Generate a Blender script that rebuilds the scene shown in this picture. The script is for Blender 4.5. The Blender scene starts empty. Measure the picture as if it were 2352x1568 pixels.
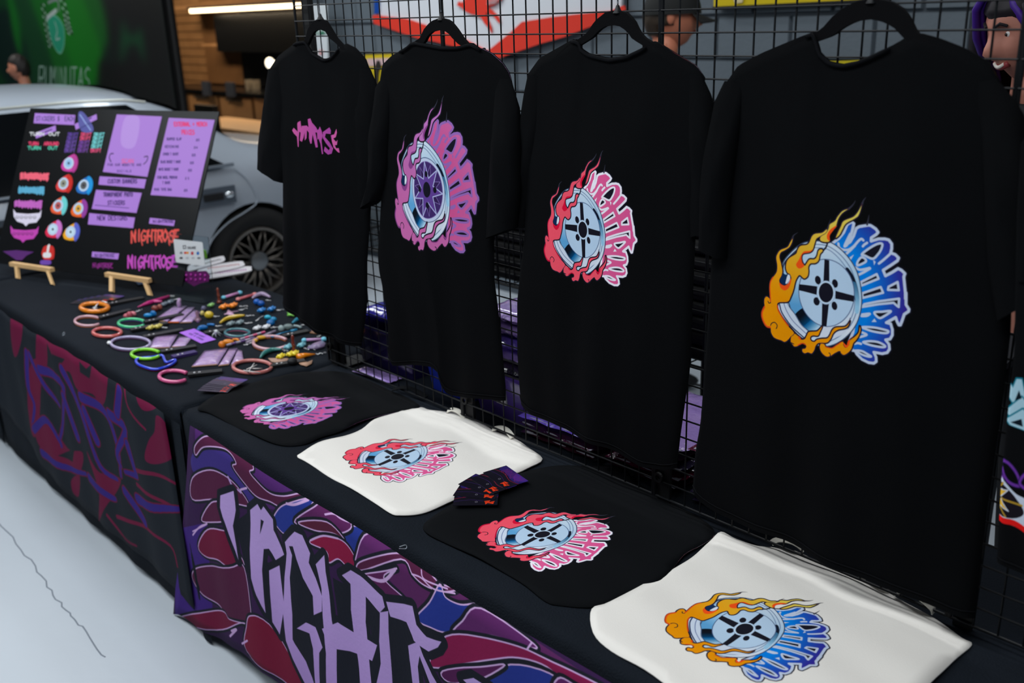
import bpy, bmesh, math, random
import numpy as np
from mathutils import Vector, Matrix
from mathutils.geometry import delaunay_2d_cdt

# ------------------------------------------------------------------ camera, world, lights
SC = bpy.context.scene
COL = SC.collection
CAM = np.array([2.36710742, -1.42512836, 1.71641756])
R_ = np.array([0.68193047, 0.73066469, -0.0331654])
U_ = np.array([-0.21486598, 0.24346576, 0.94581025])
W_ = np.array([-0.69914479, 0.63785072, -0.3230217])
FP = 2227.04
cd = bpy.data.cameras.new('camera')
cam = bpy.data.objects.new('camera', cd)
COL.objects.link(cam)
cd.sensor_width = 36.0
cd.lens = FP / 2352 * 36
cam.matrix_world = Matrix(((R_[0], U_[0], -W_[0], CAM[0]), (R_[1], U_[1], -W_[1], CAM[1]), (R_[2], U_[2], -W_[2], CAM[2]), (0, 0, 0, 1)))
cd.clip_start = 0.05
cd.dof.use_dof = True
cd.dof.focus_distance = 1.95
cd.dof.aperture_fstop = 3.6
SC.camera = cam
SC.view_settings.view_transform = 'Standard'
SC.view_settings.look = 'None'
SC.view_settings.exposure = 0.0
SC.view_settings.gamma = 1.0
SC.view_settings.use_curve_mapping = False
wd = bpy.data.worlds.new('hall_light')
SC.world = wd
wd.use_nodes = True
wd.node_tree.nodes['Background'].inputs[0].default_value = (0.62, 0.72, 0.85, 1)
wd.node_tree.nodes['Background'].inputs[1].default_value = 0.12


def area(name, loc, rot, sx, sy, power, col):
    l = bpy.data.lights.new(name, 'AREA')
    l.shape = 'RECTANGLE'; l.size = sx; l.size_y = sy; l.energy = power; l.color = col
    o = bpy.data.objects.new(name, l); COL.objects.link(o)
    o.location = loc; o.rotation_euler = rot
    return o


area('overhead_light', (0.8, -1.62, 3.3), (math.radians(-12), 0, 0), 3.8, 0.7, 106, (0.93, 0.97, 1.0))
area('overhead_light', (-2.2, -2.4, 3.3), (0, 0, 0), 2.6, 0.6, 60, (0.9, 0.96, 1.0))
area('overhead_light', (-3.3, -0.2, 3.3), (0, 0, 0), 2.4, 0.5, 46, (0.92, 0.97, 1.0))
area('overhead_light', (-2.6, 1.5, 3.3), (0, 0, 0), 2.2, 0.3, 34, (0.92, 0.97, 1.0))
area('overhead_light', (-7.5, 0.3, 3.3), (math.radians(25), 0, 0), 3.0, 0.4, 42, (1.0, 0.97, 0.92))
area('overhead_light', (0.9, 0.85, 3.3), (0, 0, 0), 2.6, 0.3, 30, (0.94, 0.97, 1.0))  # added fill light, not a real fixture: brightens the stock behind the grid
area('kitchen_lamp', (-9.5, 2.9, 2.9), (math.radians(35), 0, 0), 2.4, 0.3, 60, (1.0, 0.82, 0.6))


# ------------------------------------------------------------------ photo-survey helpers (pixel -> real position)
def ray(u, v):
    return W_ + R_ * ((u - 1176) / FP) - U_ * ((v - 784) / FP)


def atz(u, v, z):
    d = ray(u, v); return CAM + (z - CAM[2]) / d[2] * d


def aty(u, v, y):
    d = ray(u, v); return CAM + (y - CAM[1]) / d[1] * d


def atx(u, v, x):
    d = ray(u, v); return CAM + (x - CAM[0]) / d[0] * d


def lin(c):
    return tuple(((x / 255) / 12.92 if x / 255 <= 0.04045 else ((x / 255 + 0.055) / 1.055) ** 2.4) for x in c[:3])


# ------------------------------------------------------------------ 2-D painter for flat print
def crom(P, closed=True, n=5):
    P = np.asarray(P, float); N = len(P)
    if N < 3: return P
    out = []
    rng = range(N if closed else N - 1)
    for i in rng:
        if closed:
            a, b, c, d = P[(i - 1) % N], P[i], P[(i + 1) % N], P[(i + 2) % N]
        else:
            a, b, c, d = P[max(i - 1, 0)], P[i], P[i + 1], P[min(i + 2, N - 1)]
        for k in range(n):
            t = k / n
            out.append(0.5 * ((2 * b) + (c - a) * t + (2 * a - 5 * b + 4 * c - d) * t * t + (3 * b - a - 3 * c + d) * t ** 3))
    if not closed: out.append(P[-1])
    return np.array(out)


class Canvas:
    def __init__(s, w, h, T=None, bg=None):
        s.w, s.h = w, h
        s.C = np.zeros((h, w, 3), np.float32); s.A = np.zeros((h, w), np.float32)
        if bg is not None: s.C[:] = np.array(bg) / 255; s.A[:] = 1
        s.T = T or (lambda P: P)

    def _blend(s, m, y0, x0, col):
        h, w = m.shape
        if callable(col):
            yy, xx = np.mgrid[y0:y0 + h, x0:x0 + w]
            c = col(xx, yy) / 255.0
        else:
            c = np.array(col[:3]) / 255.0
            if len(col) > 3: m = m * col[3]
        m3 = m[..., None]
        s.C[y0:y0 + h, x0:x0 + w] = s.C[y0:y0 + h, x0:x0 + w] * (1 - m3) + c * m3
        a = s.A[y0:y0 + h, x0:x0 + w]
        s.A[y0:y0 + h, x0:x0 + w] = a + m * (1 - a)

    def fill(s, P, col, smooth=True, n=5, raw=False):
        P = np.asarray(P, float)
        if smooth: P = crom(P, True, n)
        if not raw: P = s.T(P)
        SS = 3
        x0 = max(int(P[:, 0].min()) - 1, 0); x1 = min(int(P[:, 0].max()) + 2, s.w)
        y0 = max(int(P[:, 1].min()) - 1, 0); y1 = min(int(P[:, 1].max()) + 2, s.h)
        if x1 <= x0 or y1 <= y0: return
        W = (x1 - x0) * SS; H = (y1 - y0) * SS
        Q = (P - [x0, y0]) * SS
        tog = np.zeros((H, W + 1), np.int32)
        for i in range(len(Q)):
            ax, ay = Q[i]; bx, by = Q[(i + 1) % len(Q)]
            if ay == by: continue
            if ay > by: ax, ay, bx, by = bx, by, ax, ay
            r0 = max(int(math.ceil(ay - 0.5)), 0); r1 = min(int(math.ceil(by - 0.5)), H)
            if r1 <= r0: continue
            rr = np.arange(r0, r1)
            xs = ax + (rr + 0.5 - ay) * (bx - ax) / (by - ay)
            xi = np.clip(np.ceil(xs - 0.5), 0, W).astype(int)
            tog[rr, xi] += 1
        m = (np.cumsum(tog, 1)[:, :W] % 2).astype(np.float32)
        m = m.reshape(y1 - y0, SS, x1 - x0, SS).mean((1, 3))
        s._blend(m, y0, x0, col)

    def stroke(s, P, w, col, closed=False, smooth=True, w1=None, raw=False, n=5):
        P = np.asarray(P, float)
        if smooth: P = crom(P, closed, n)
        if closed: P = np.vstack([P, P[:1]])
        if not raw: P = s.T(P)
        ww = w if w1 is None else max(w, w1)
        x0 = max(int(P[:, 0].min() - ww) - 1, 0); x1 = min(int(P[:, 0].max() + ww) + 2, s.w)
        y0 = max(int(P[:, 1].min() - ww) - 1, 0); y1 = min(int(P[:, 1].max() + ww) + 2, s.h)
        if x1 <= x0 or y1 <= y0: return
        m = np.zeros((y1 - y0, x1 - x0), np.float32)
        N = len(P) - 1
        for i in range(N):
            a, b = P[i], P[i + 1]
            wa = w if w1 is None else w + (w1 - w) * i / N
            r = wa / 2 + 1
            bx0 = int(max(min(a[0], b[0]) - r, x0)); bx1 = int(min(max(a[0], b[0]) + r + 1, x1))
            by0 = int(max(min(a[1], b[1]) - r, y0)); by1 = int(min(max(a[1], b[1]) + r + 1, y1))
            if bx1 <= bx0 or by1 <= by0: continue
            yy, xx = np.mgrid[by0:by1, bx0:bx1]
            d = b - a; L = max(d @ d, 1e-9)
            t = np.clip(((xx + .5 - a[0]) * d[0] + (yy + .5 - a[1]) * d[1]) / L, 0, 1)
            dist = np.hypot(xx + .5 - a[0] - t * d[0], yy + .5 - a[1] - t * d[1])
            c = np.clip(wa / 2 - dist + .5, 0, 1)
            sub = m[by0 - y0:by1 - y0, bx0 - x0:bx1 - x0]
            np.maximum(sub, c, out=sub)
        s._blend(m, y0, x0, col)

    def ell(s, cx, cy, a, b, col, rot=0, **k):
        t = np.linspace(0, 2 * math.pi, 40, endpoint=False)
        x = a * np.cos(t); y = b * np.sin(t); c, q = math.cos(rot), math.sin(rot)
        s.fill(np.stack([cx + x * c - y * q, cy + x * q + y * c], 1), col, False, **k)

    def image(s, name):
        im = bpy.data.images.new(name, s.w, s.h, alpha=True)
        px = np.dstack([s.C, s.A])[::-1].astype(np.float32)
        # bleed colour is kept under transparent pixels
        im.pixels.foreach_set(px.ravel()); im.update(); im.pack()
        return im


GL = {  # little stroke alphabet, unit box, y down
 'A': [[(0,1),(.5,0),(1,1)],[(.2,.6),(.8,.6)]], 'B': [[(0,0),(0,1),(.8,1),(1,.75),(.7,.5),(0,.5)],[(0,0),(.7,0),(.9,.25),(.7,.5)]],
 'C': [[(1,.1),(.5,0),(0,.4),(.1,.9),(.6,1),(1,.85)]], 'D': [[(0,0),(0,1),(.6,1),(1,.6),(.9,.2),(.5,0),(0,0)]],
 'E': [[(1,0),(0,0),(0,1),(1,1)],[(0,.5),(.8,.5)]], 'F': [[(1,0),(0,0),(0,1)],[(0,.5),(.8,.5)]],
 'G': [[(1,.15),(.5,0),(0,.4),(.1,.9),(.6,1),(1,.85),(1,.55),(.6,.55)]], 'H': [[(0,0),(0,1)],[(1,0),(1,1)],[(0,.5),(1,.5)]],
 'I': [[(.5,0),(.5,1)]], 'J': [[(1,0),(1,.8),(.5,1),(0,.8)]], 'K': [[(0,0),(0,1)],[(1,0),(0,.5),(1,1)]], 'L': [[(0,0),(0,1),(1,1)]],
 'M': [[(0,1),(0,0),(.5,.5),(1,0),(1,1)]], 'N': [[(0,1),(0,0),(1,1),(1,0)]], 'O': [[(.5,0),(0,.3),(0,.7),(.5,1),(1,.7),(1,.3),(.5,0)]],
 'P': [[(0,1),(0,0),(.8,0),(1,.25),(.8,.5),(0,.5)]], 'Q': [[(.5,0),(0,.4),(.4,1),(1,.6),(.5,0)],[(.6,.7),(1,1)]],
 'R': [[(0,1),(0,0),(.8,0),(1,.25),(.8,.5),(0,.5)],[(.4,.5),(1,1)]], 'S': [[(1,.1),(.5,0),(0,.2),(.2,.45),(.8,.55),(1,.8),(.5,1),(0,.9)]],
 'T': [[(0,0),(1,0)],[(.5,0),(.5,1)]], 'U': [[(0,0),(0,.8),(.5,1),(1,.8),(1,0)]], 'V': [[(0,0),(.5,1),(1,0)]],
 'W': [[(0,0),(.25,1),(.5,.3),(.75,1),(1,0)]], 'X': [[(0,0),(1,1)],[(1,0),(0,1)]], 'Y': [[(0,0),(.5,.5),(1,0)],[(.5,.5),(.5,1)]],
 'Z': [[(0,0),(1,0),(0,1),(1,1)]], '+': [[(.5,.2),(.5,.8)],[(.1,.5),(.9,.5)]], '-': [[(.1,.5),(.9,.5)]], '$': [[(1,.1),(.3,.1),(.1,.4),(.9,.6),(.8,.9),(0,.9)],[(.5,-.1),(.5,1.1)]],
 '0': [[(.5,0),(0,.5),(.5,1),(1,.5),(.5,0)]], '1': [[(.3,.2),(.5,0),(.5,1)]], '2': [[(0,.2),(.5,0),(1,.3),(0,1),(1,1)]], '5': [[(1,0),(0,0),(0,.45),(.8,.45),(1,.75),(.5,1),(0,.9)]],
 '8': [[(.5,.5),(.1,.25),(.5,0),(.9,.25),(.5,.5),(0,.75),(.5,1),(1,.75),(.5,.5)]]}


def text(cv, s, x, y, w, h, col, sw, jit=0.0, italic=0.0, seed=1, taper=False, w0=None):
    """write s in a box (x,y top-left, w total, h); coordinates of the canvas' source frame"""
    rnd = random.Random(seed)
    n = len(s); cw = w / n
    for i, ch in enumerate(s):
        for st in GL.get(ch, []):
            dx, dy = rnd.uniform(-jit, jit), rnd.uniform(-jit, jit)
            P = []
            for (a, b) in st:
                b2 = b + dy + rnd.uniform(-jit, jit) * .6
                P.append((x + cw * (i + .12 + .76 * a + dx + rnd.uniform(-jit, jit) * .3) + italic * (1 - b2) * h, y + b2 * h))
            cv.stroke(P, sw, col, smooth=False, w1=(sw * .45 if taper else None))


# ------------------------------------------------------------------ the flaming-wheel print (metric, relative to the wheel hub)
PR = (-0.135, -0.130, 0.160, 0.172)     # x0, z0, x1, z1 in metres about the hub
PW = 1000
PH = int(PW * (PR[3] - PR[1]) / (PR[2] - PR[0]))
HUB = aty(1914, 665, -0.05)


def gT(P):
    P = np.asarray(P, float)
    u = 1750 + P[:, 0] / 7.84; v = 440 + P[:, 1] / 7.84
    d = W_[None] + R_[None] * ((u - 1176) / FP)[:, None] - U_[None] * ((v - 784) / FP)[:, None]
    X = CAM + d * ((-0.05 - CAM[1]) / d[:, 1])[:, None]
    x = X[:, 0] - HUB[0]; z = X[:, 2] - HUB[2]
    return np.stack([(x - PR[0]) / (PR[2] - PR[0]) * PW, (PR[3] - z) / (PR[3] - PR[1]) * PH], 1)


def off(P, dx, dy): return [(a + dx, b + dy) for a, b in P]
def q2(P): return off(P, 0, 1568)
def q3(P): return off(P, 1333, 314)
def q4(P): return off(P, 1333, 1568)
def c4(P): return [(a * 2.1005 - 78.4, b * 2.1005 - 78.4) for a, b in P]


def lerpc(a, b, t):
    t = np.clip(t, 0, 1)[..., None]; return np.array(a) * (1 - t) + np.array(b) * t


def wheel_print(name, fl0, fl1, acc, le0, le1, leline, star, washed=1.0):
    cv = Canvas(PW, PH, gT)
    DK = (24, 24, 38)
    k = PW / 1000.
    def fgrad(xx, yy): return lerpc(fl0, fl1, ((1 - yy / PH) * 1.3 + xx / PW * .45) - .55)
    wc = gT(np.array([[1290., 1768.]]))[0]
    def lgrad(xx, yy): return lerpc(le0, le1, (np.hypot(xx - wc[0], (yy - wc[1]) * .85) / PW - .25) / .20)
    def bgrad(xx, yy): return lerpc((226, 232, 242), (150, 195, 226), np.abs(((yy - wc[1]) / PH * 4 + .3) % 2 - 1) * .8)
    sil = q3([(60,585),(200,480),(290,370),(350,230),(430,185),(468,215),(455,290),(420,400),(330,590),(400,540),(460,440),(510,300),(560,270),(720,245),(760,250),(850,310),(892,370),(860,410),(770,470),(765,530),(830,510),(900,490),(1010,490),(1080,510),(1130,580),(1130,660),(1110,740),(1190,770),(1250,830),(1230,880),(1100,970),(975,1050),(1015,1150),(1130,1090),(1240,1020),(1300,1050),(1360,1110),(1340,1170),(1350,1270),(1368,1450),(1370,1560)]) + \
        q4([(1380,200),(1380,410),(1430,490),(1425,530),(1350,580),(1310,700),(1282,770),(1255,770),(1220,700),(1200,635),(1030,730),(1110,750),(1140,850),(1140,950),(1100,1020),(1020,1035),(1080,1110),(1090,1200),(1050,1260),(960,1280),(810,1255),(850,1340),(855,1420),(810,1450),(720,1440),(600,1380),(510,1290),(480,1230),(430,1220),(380,1050),(440,900),(480,600),(400,300)]) + q3([(400,1200),(300,850)])
    cv.stroke(sil, 30 * k, DK, closed=True, smooth=False)
    cv.fill(sil, lgrad, False)
    cv.stroke(sil, 15 * k, leline, closed=True, smooth=False)
    # letter interior strokes and holes
    L = leline; w = 13 * k
    for P in (q3([(190,570),(205,640),(270,680),(370,680),(460,620),(550,520),(600,490),(630,515)]), q3([(310,770),(390,700),(480,610)]),
              q3([(900,930),(1000,850),(1110,750)]), q3([(490,1000),(560,1040),(650,1030),(735,1010)]), q3([(540,1130),(640,1080),(742,1018)]),
              q4([(590,612),(680,608),(735,575)]), q4([(600,585),(730,570)]), q4([(460,1105),(520,1092),(580,1105)]), q4([(560,985),(680,945),(590,900)]),
              q3([(340,600),(300,610),(400,400)]), q3([(620,620),(650,590),(695,560)])):
        cv.stroke(P, w, L)
    for P, sm in ((q3([(600,765),(700,680),(830,600),(920,570),(965,590),(940,680),(880,770),(790,845),(650,785)]), 1),
              (q3([(520,960),(530,890),(590,820),(650,840),(672,890),(600,935)]), 1), (q3([(580,1262),(860,1120),(892,1200),(590,1322)]), 0),
              (q3([(600,1462),(930,1350),(972,1450),(610,1542)]), 0), (q3([(1070,1345),(1232,1260),(1252,1405),(1060,1400)]), 0),
              (q4([(600,450),(640,400),(900,350),(1258,302),(1250,450),(1215,425),(1160,375),(900,400)]), 0),
              (q4([(815,550),(960,535),(1112,525),(990,615),(900,645)]), 1), (q4([(600,810),(800,815),(980,850),(1070,880),(1030,915),(900,905),(740,870)]), 1),
              (q4([(620,1075),(760,1060),(900,1080),(1010,1140),(980,1165),(850,1150),(720,1120)]), 1), (q4([(495,1225),(600,1235),(700,1290),(762,1330),(700,1330),(600,1295),(530,1255)]), 1),
              (q3([(420,300+90),(455,240),(400,480),(355,560)]), 1)):
        cv.fill(P, DK, bool(sm)); cv.stroke(P, w * .95, L, closed=True, smooth=bool(sm))
    for P in (q3([(800,865),(845,900),(812,965)]), q3([(380,820),(465,765),(410,865)]), q4([(818,655),(765,718),(858,718)])):
        cv.fill(P, L, False)
    # wheel
    rim = [(1170,840),(1400,870),(1633,1054),(1813,1314),(1900,1600),(1925,1968),(1833,2318),(1633,2568),(1373,2708),(1100,2710),(870,2590),(640,2330),(500,2130),(430,1990),(435,1880),(480,1500),(520,1240),(660,1050),(840,900),(1000,850)]
    cv.fill(rim, bgrad); cv.stroke(rim, 6 * k, (60, 75, 105), closed=True)
    for P, ww, c in (([(1100,900),(1333,930),(1560,1090),(1740,1340),(1830,1640),(1855,1970),(1760,2290),(1570,2510),(1340,2640)], 5, (110, 135, 170)),
                     ([(1090,960),(1333,990),(1530,1150),(1680,1370),(1770,1640),(1800,1970),(1730,2230),(1560,2430),(1340,2560)], 5, (120, 145, 180)),
                     ([(500,1500),(540,1260),(690,1080),(860,940),(1000,890)], 9, (50, 60, 85)), ([(520,1500),(570,1280),(720,1100),(860,990)], 6, (150, 175, 205))):
        cv.stroke(P, ww * k, c)
    cv.fill(q3([(350,1000),(310,1050),(400,1220),(450,1400),(478,1600),(548,1600),(520,1350),(450,1150)]), (14, 24, 42))
    cv.fill(q3([(425,1260),(455,1400),(480,1600),(475,1800),(540,1800),(548,1560),(520,1380),(490,1270)]), lambda x, y: lerpc((6, 60, 100), (150, 200, 230), (y - wc[1] + 150 * k) / (190 * k)))
    cv.fill(q2([(590,370),(640,200),(720,0),(790,-100),(800,100),(870,480),(720,590)]), lambda x, y: lerpc((200, 222, 240), (95, 165, 215), (y - wc[1] + 60 * k) / (160 * k)), False)
    band = q2([(870,475),(720,590),(770,690),(830,790),(970,905),(1100,890),(1225,785),(1060,700),(950,580)])
    bx = gT(np.array(q2([(870, 500), (1150, 850)])))
    def band_c(x, y):
        d = bx[1] - bx[0]; t = ((x - bx[0][0]) * d[0] + (y - bx[0][1]) * d[1]) / (d @ d)
        return np.where(t[..., None] < .5, lerpc((10, 18, 30), (2, 70, 115), (t - .15) / .35), lerpc((2, 90, 150), (190, 220, 240), (t - .5) / .45))
    cv.fill(band, band_c)
    fl = q2([(425,440),(460,380),(600,372),(645,480),(720,590),(830,785),(970,905),(920,965),(860,1025),(740,930),(560,705),(460,545)])
    cv.fill(fl, (212, 224, 240)); cv.stroke(fl, 5 * k, (40, 50, 80), closed=True)
    cv.stroke(q2([(455,400),(500,560),(640,780),(780,930),(870,1010)]), 7 * k, (28, 40, 78))
    cv.stroke(q2([(530,380),(580,530),(700,730),(910,940)]), 5 * k, (120, 135, 175))
    cv.stroke(q2([(590,380),(640,480),(720,590),(830,780),(960,900)]), 4 * k, (90, 115, 150))
    t = np.linspace(0, 2 * math.pi, 48, endpoint=False)
    face = np.stack([1293 + 503 * np.cos(t) + 12 * np.sin(t), 1768 + 602 * np.sin(t)], 1)
    cv.fill(face, (186, 212, 236) if not star else (196, 208, 232), False)
    cv.stroke(face, 4.5 * k, (80, 100, 140), closed=True, smooth=False)
    BK = (22, 22, 34)
    if not star:
        for P in ([(1268,1170),(1355,1185),(1350,1640),(1240,1600)], q2([(795,50),(1125,88),(1110,238),(790,158)]), q2([(1215,380),(1338,400),(1290,802),(1200,780)]), q4([(130,162),(460,250),(455,356),(122,302)])):
            cv.fill(P, BK, False)
        for cx, cy, a, b in ((1140,1542,54,78),(1453,1599,52,76),(1110,1923,58,74),(1440,1998,50,76)):
            cv.ell(cx, cy, a, b, BK, rot=-.2)
        cv.ell(1287, 1763, 172, 215, (140, 165, 195)); cv.ell(1287, 1763, 165, 207, (196, 218, 238)); cv.ell(1287, 1763, 134, 176, BK)
    else:
        f2 = np.stack([1293 + 440 * np.cos(t), 1768 + 530 * np.sin(t)], 1)
        s0, s1, s2 = star
        cv.fill(f2, s0, False); cv.stroke(f2, 4 * k, s1, closed=True, smooth=False)
        for r0, r1, ph, wd_ in ((.93, .42, .45, 4), (1.0, .44, 0.0, 7)):
            S = []
            for i in range(14):
                rr = r0 if i % 2 == 0 else r1
                an = -math.pi / 2 + ph + i * math.pi / 7
                S.append((1293 + 440 * rr * math.cos(an), 1768 + 530 * rr * math.sin(an)))
            cv.fill(S, s2 if ph == 0 else tuple(c * .8 for c in s0), False)
            cv.stroke(S, wd_ * k, (176, 180, 222) if ph == 0 else s1, closed=True, smooth=False)
        cv.ell(1287, 1763, 115, 145, BK)
        for i in range(4):
            an = i * math.pi / 2 + .1
            cv.ell(1287 + 235 * math.cos(an), 1763 + 290 * math.sin(an), 46, 58, BK)
    # inner lower highlight of the lip
    cv.fill(q2([(1150,970),(1240,830),(1400,800),(1600,760),(1700,640),(1730,700),(1640,900),(1450,1000),(1300,1030)]), (214, 222, 236))
    cv.stroke(q4([(390,650),(360,760),(300,820)]), 5 * k, (50, 60, 95))
    # flames
    f1 = [(700,790),(650,870),(600,950),(480,1000),(420,1080),(403,1150),(420,1280),(410,1390),(350,1480),(300,1560),(285,1668),(290,1800),(298,1925),(282,1870),(225,1832),(185,1870),(178,1950),(185,2020),(140,2110),(138,2200),(180,2310),(230,2370),(290,2382),(305,2480),(350,2560),(420,2600),(480,2620),(540,2650),(600,2610),(640,2560),(700,2490),(600,2360),(500,2210),(430,2070),(418,1990),(450,1940),(600,1930),(650,1850),(700,1720),(740,1560),(800,1460),(840,1480),(890,1520),(950,1480),(970,1400),(970,1310),(1010,1250),(1100,1240),(1160,1190),(1190,1080),(1240,1020),(1215,985),(1160,1010),(1130,1110),(1080,1165),(990,1172),(930,1250),(900,1280),(860,1220),(848,1130),(880,1070),(1000,1045),(1060,990),(1100,870),(1130,800),(1200,760),(1280,720),(1330,650),(1310,632),(1230,690),(1100,710),(1040,760),(990,870),(940,910),(830,930),(780,1000),(750,1070),(640,1140),(590,1210),(573,1320),(600,1410),(640,1440),(662,1510),(640,1600),(560,1640),(480,1600),(460,1540),(500,1460),(515,1370),(490,1230),(465,1130),(490,1050),(560,1010),(645,950),(690,860)]
    fb = c4([(850,165),(800,180),(760,225),(735,265),(690,295),(680,330),(655,370),(610,400),(608,435),(650,448),(688,440),(675,400),(685,360),(740,320),(765,250),(800,200)])
    fc = c4([(962,122),(930,185),(890,230),(810,265),(785,310),(740,410),(775,385),(800,340),(830,290),(900,250),(938,215)])
    fd = q2([(700,930),(650,980),(638,1080),(670,1130),(700,1168),(760,1160),(830,1110),(880,1120),(906,1160),(890,1200),(840,1212),(838,1260),(880,1292),(940,1275),(1010,1292),(1060,1230),(1090,1150),(1150,1100),(1300,1090),(1370,1020),(1420,920),(1500,860),(1663,815),(1720,700),(1640,795),(1470,812),(1400,860),(1350,960),(1300,1010),(1200,1020),(1110,1040),(1060,1078),(1000,1060),(988,1000),(1040,970),(1130,970),(1170,900),(1215,795),(1150,860),(1100,890),(960,905),(920,965),(880,1030),(820,1040),(780,990)])
    fe = q2([(1180,1110),(1163,1180),(1200,1270),(1290,1337),(1370,1325),(1440,1280),(1533,1235),(1560,1270),(1600,1302),(1660,1285),(1740,1210),(1780,1100),(1830,1040),(1880,960),(1908,860),(1890,790),(1870,900),(1800,980),(1720,1040),(1700,1120),(1650,1172),(1608,1130),(1590,1060),(1480,1130),(1400,1180),(1290,1172),(1250,1115)])
    for P in (f1, fb, fc, fd, fe): cv.stroke(P, 13 * k, DK, closed=True)
    for P in ([(697,800),(715,745),(790,690)], c4([(850,165),(885,130),(905,95)]), c4([(962,122),(972,95),(992,68)]), q3([(700,235),(720,150),(735,60)]), [(1330,650),(1345,580),(1390,450)]):
        cv.stroke(P, 10 * k, (52, 52, 66), w1=1.0)
    cv.stroke([(1330,860),(1300,950),(1230,1030)], 9 * k, DK)
    for P in (fe, fd, f1, fb, fc): cv.fill(P, fgrad); cv.stroke(P, 3 * k, (60, 30, 50), closed=True)
    for P in ([(1060,990),(1000,1020),(900,1030),(850,1080),(800,1180),(752,1260),(780,1325),(830,1335),(892,1290),(858,1220),(848,1130),(880,1070),(1000,1045)],
              q2([(455,20),(480,110),(550,158),(620,110),(662,0),(650,-60),(620,20),(550,70),(490,45)]), c4([(752,305),(700,335),(668,380),(668,420),(690,435),(690,390),(722,345)]),
              q4([(265,1080),(290,1150),(330,1172),(375,1110),(395,1010),(440,970),(350,1060),(330,1130)])):
        cv.fill(P, acc)
    for P, ww in (([(345,1490),(300,1570),(286,1668),(292,1800),(298,1920)], 8), (q2([(185,452),(142,542),(140,632),(182,740),(232,800),(290,812)]), 12), (q2([(420,430),(440,520),(520,670),(600,790)]), 9),
                  (q2([(1270,1160),(1390,1185),(1480,1130),(1560,1080)]), 6), (q2([(780,1000),(800,1030)]), 12), (q2([(760,1140),(840,1110),(890,1130)]), 7)):
        cv.stroke(P, ww * k, acc + (.8,))
    cv.fill([(560,1440),(640,1440),(650,1500),(600,1600),(530,1625),(490,1590),(470,1540),(510,1450),(520,1400)], (14, 44, 84))
    cv.fill([(605,1450),(640,1460),(640,1530),(590,1600),(565,1590)], (225, 232, 240))
    for P in (q2([(295,780),(320,740),(370,728),(410,770),(410,810),(395,838)]), q2([(300,370),(270,385),(250,350)]), q2([(1340,1270),(1365,1290),(1360,1325)]), q2([(640,1090),(690,1120)])):
        cv.stroke(P, 5 * k, DK)
    return cv.image(name)


IM_ORANGE = wheel_print('print_orange_blue', (240, 150, 0), (224, 222, 110), (250, 84, 22), (0, 128, 226), (58, 32, 140), (196, 208, 230), None)
IM_PINK = wheel_print('print_pink', (246, 84, 104), (240, 88, 110), (222, 14, 58), (228, 96, 150), (226, 84, 148), (244, 240, 250), None)
IM_PURPLE = wheel_print('print_purple', (200, 104, 168), (186, 120, 196), (140, 66, 136), (208, 84, 144), (204, 104, 168), (150, 104, 180), ((66, 44, 104), (128, 108, 172), (98, 66, 146)))
IM_YELLOW = wheel_print('print_red_yellow', (226, 30, 26), (220, 40, 30), (140, 10, 20), (96, 40, 140), (110, 50, 150), (60, 30, 110), ((28, 26, 30), (200, 160, 50), (222, 172, 52)))

# ------------------------------------------------------------------ materials
MT = {}


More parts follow.
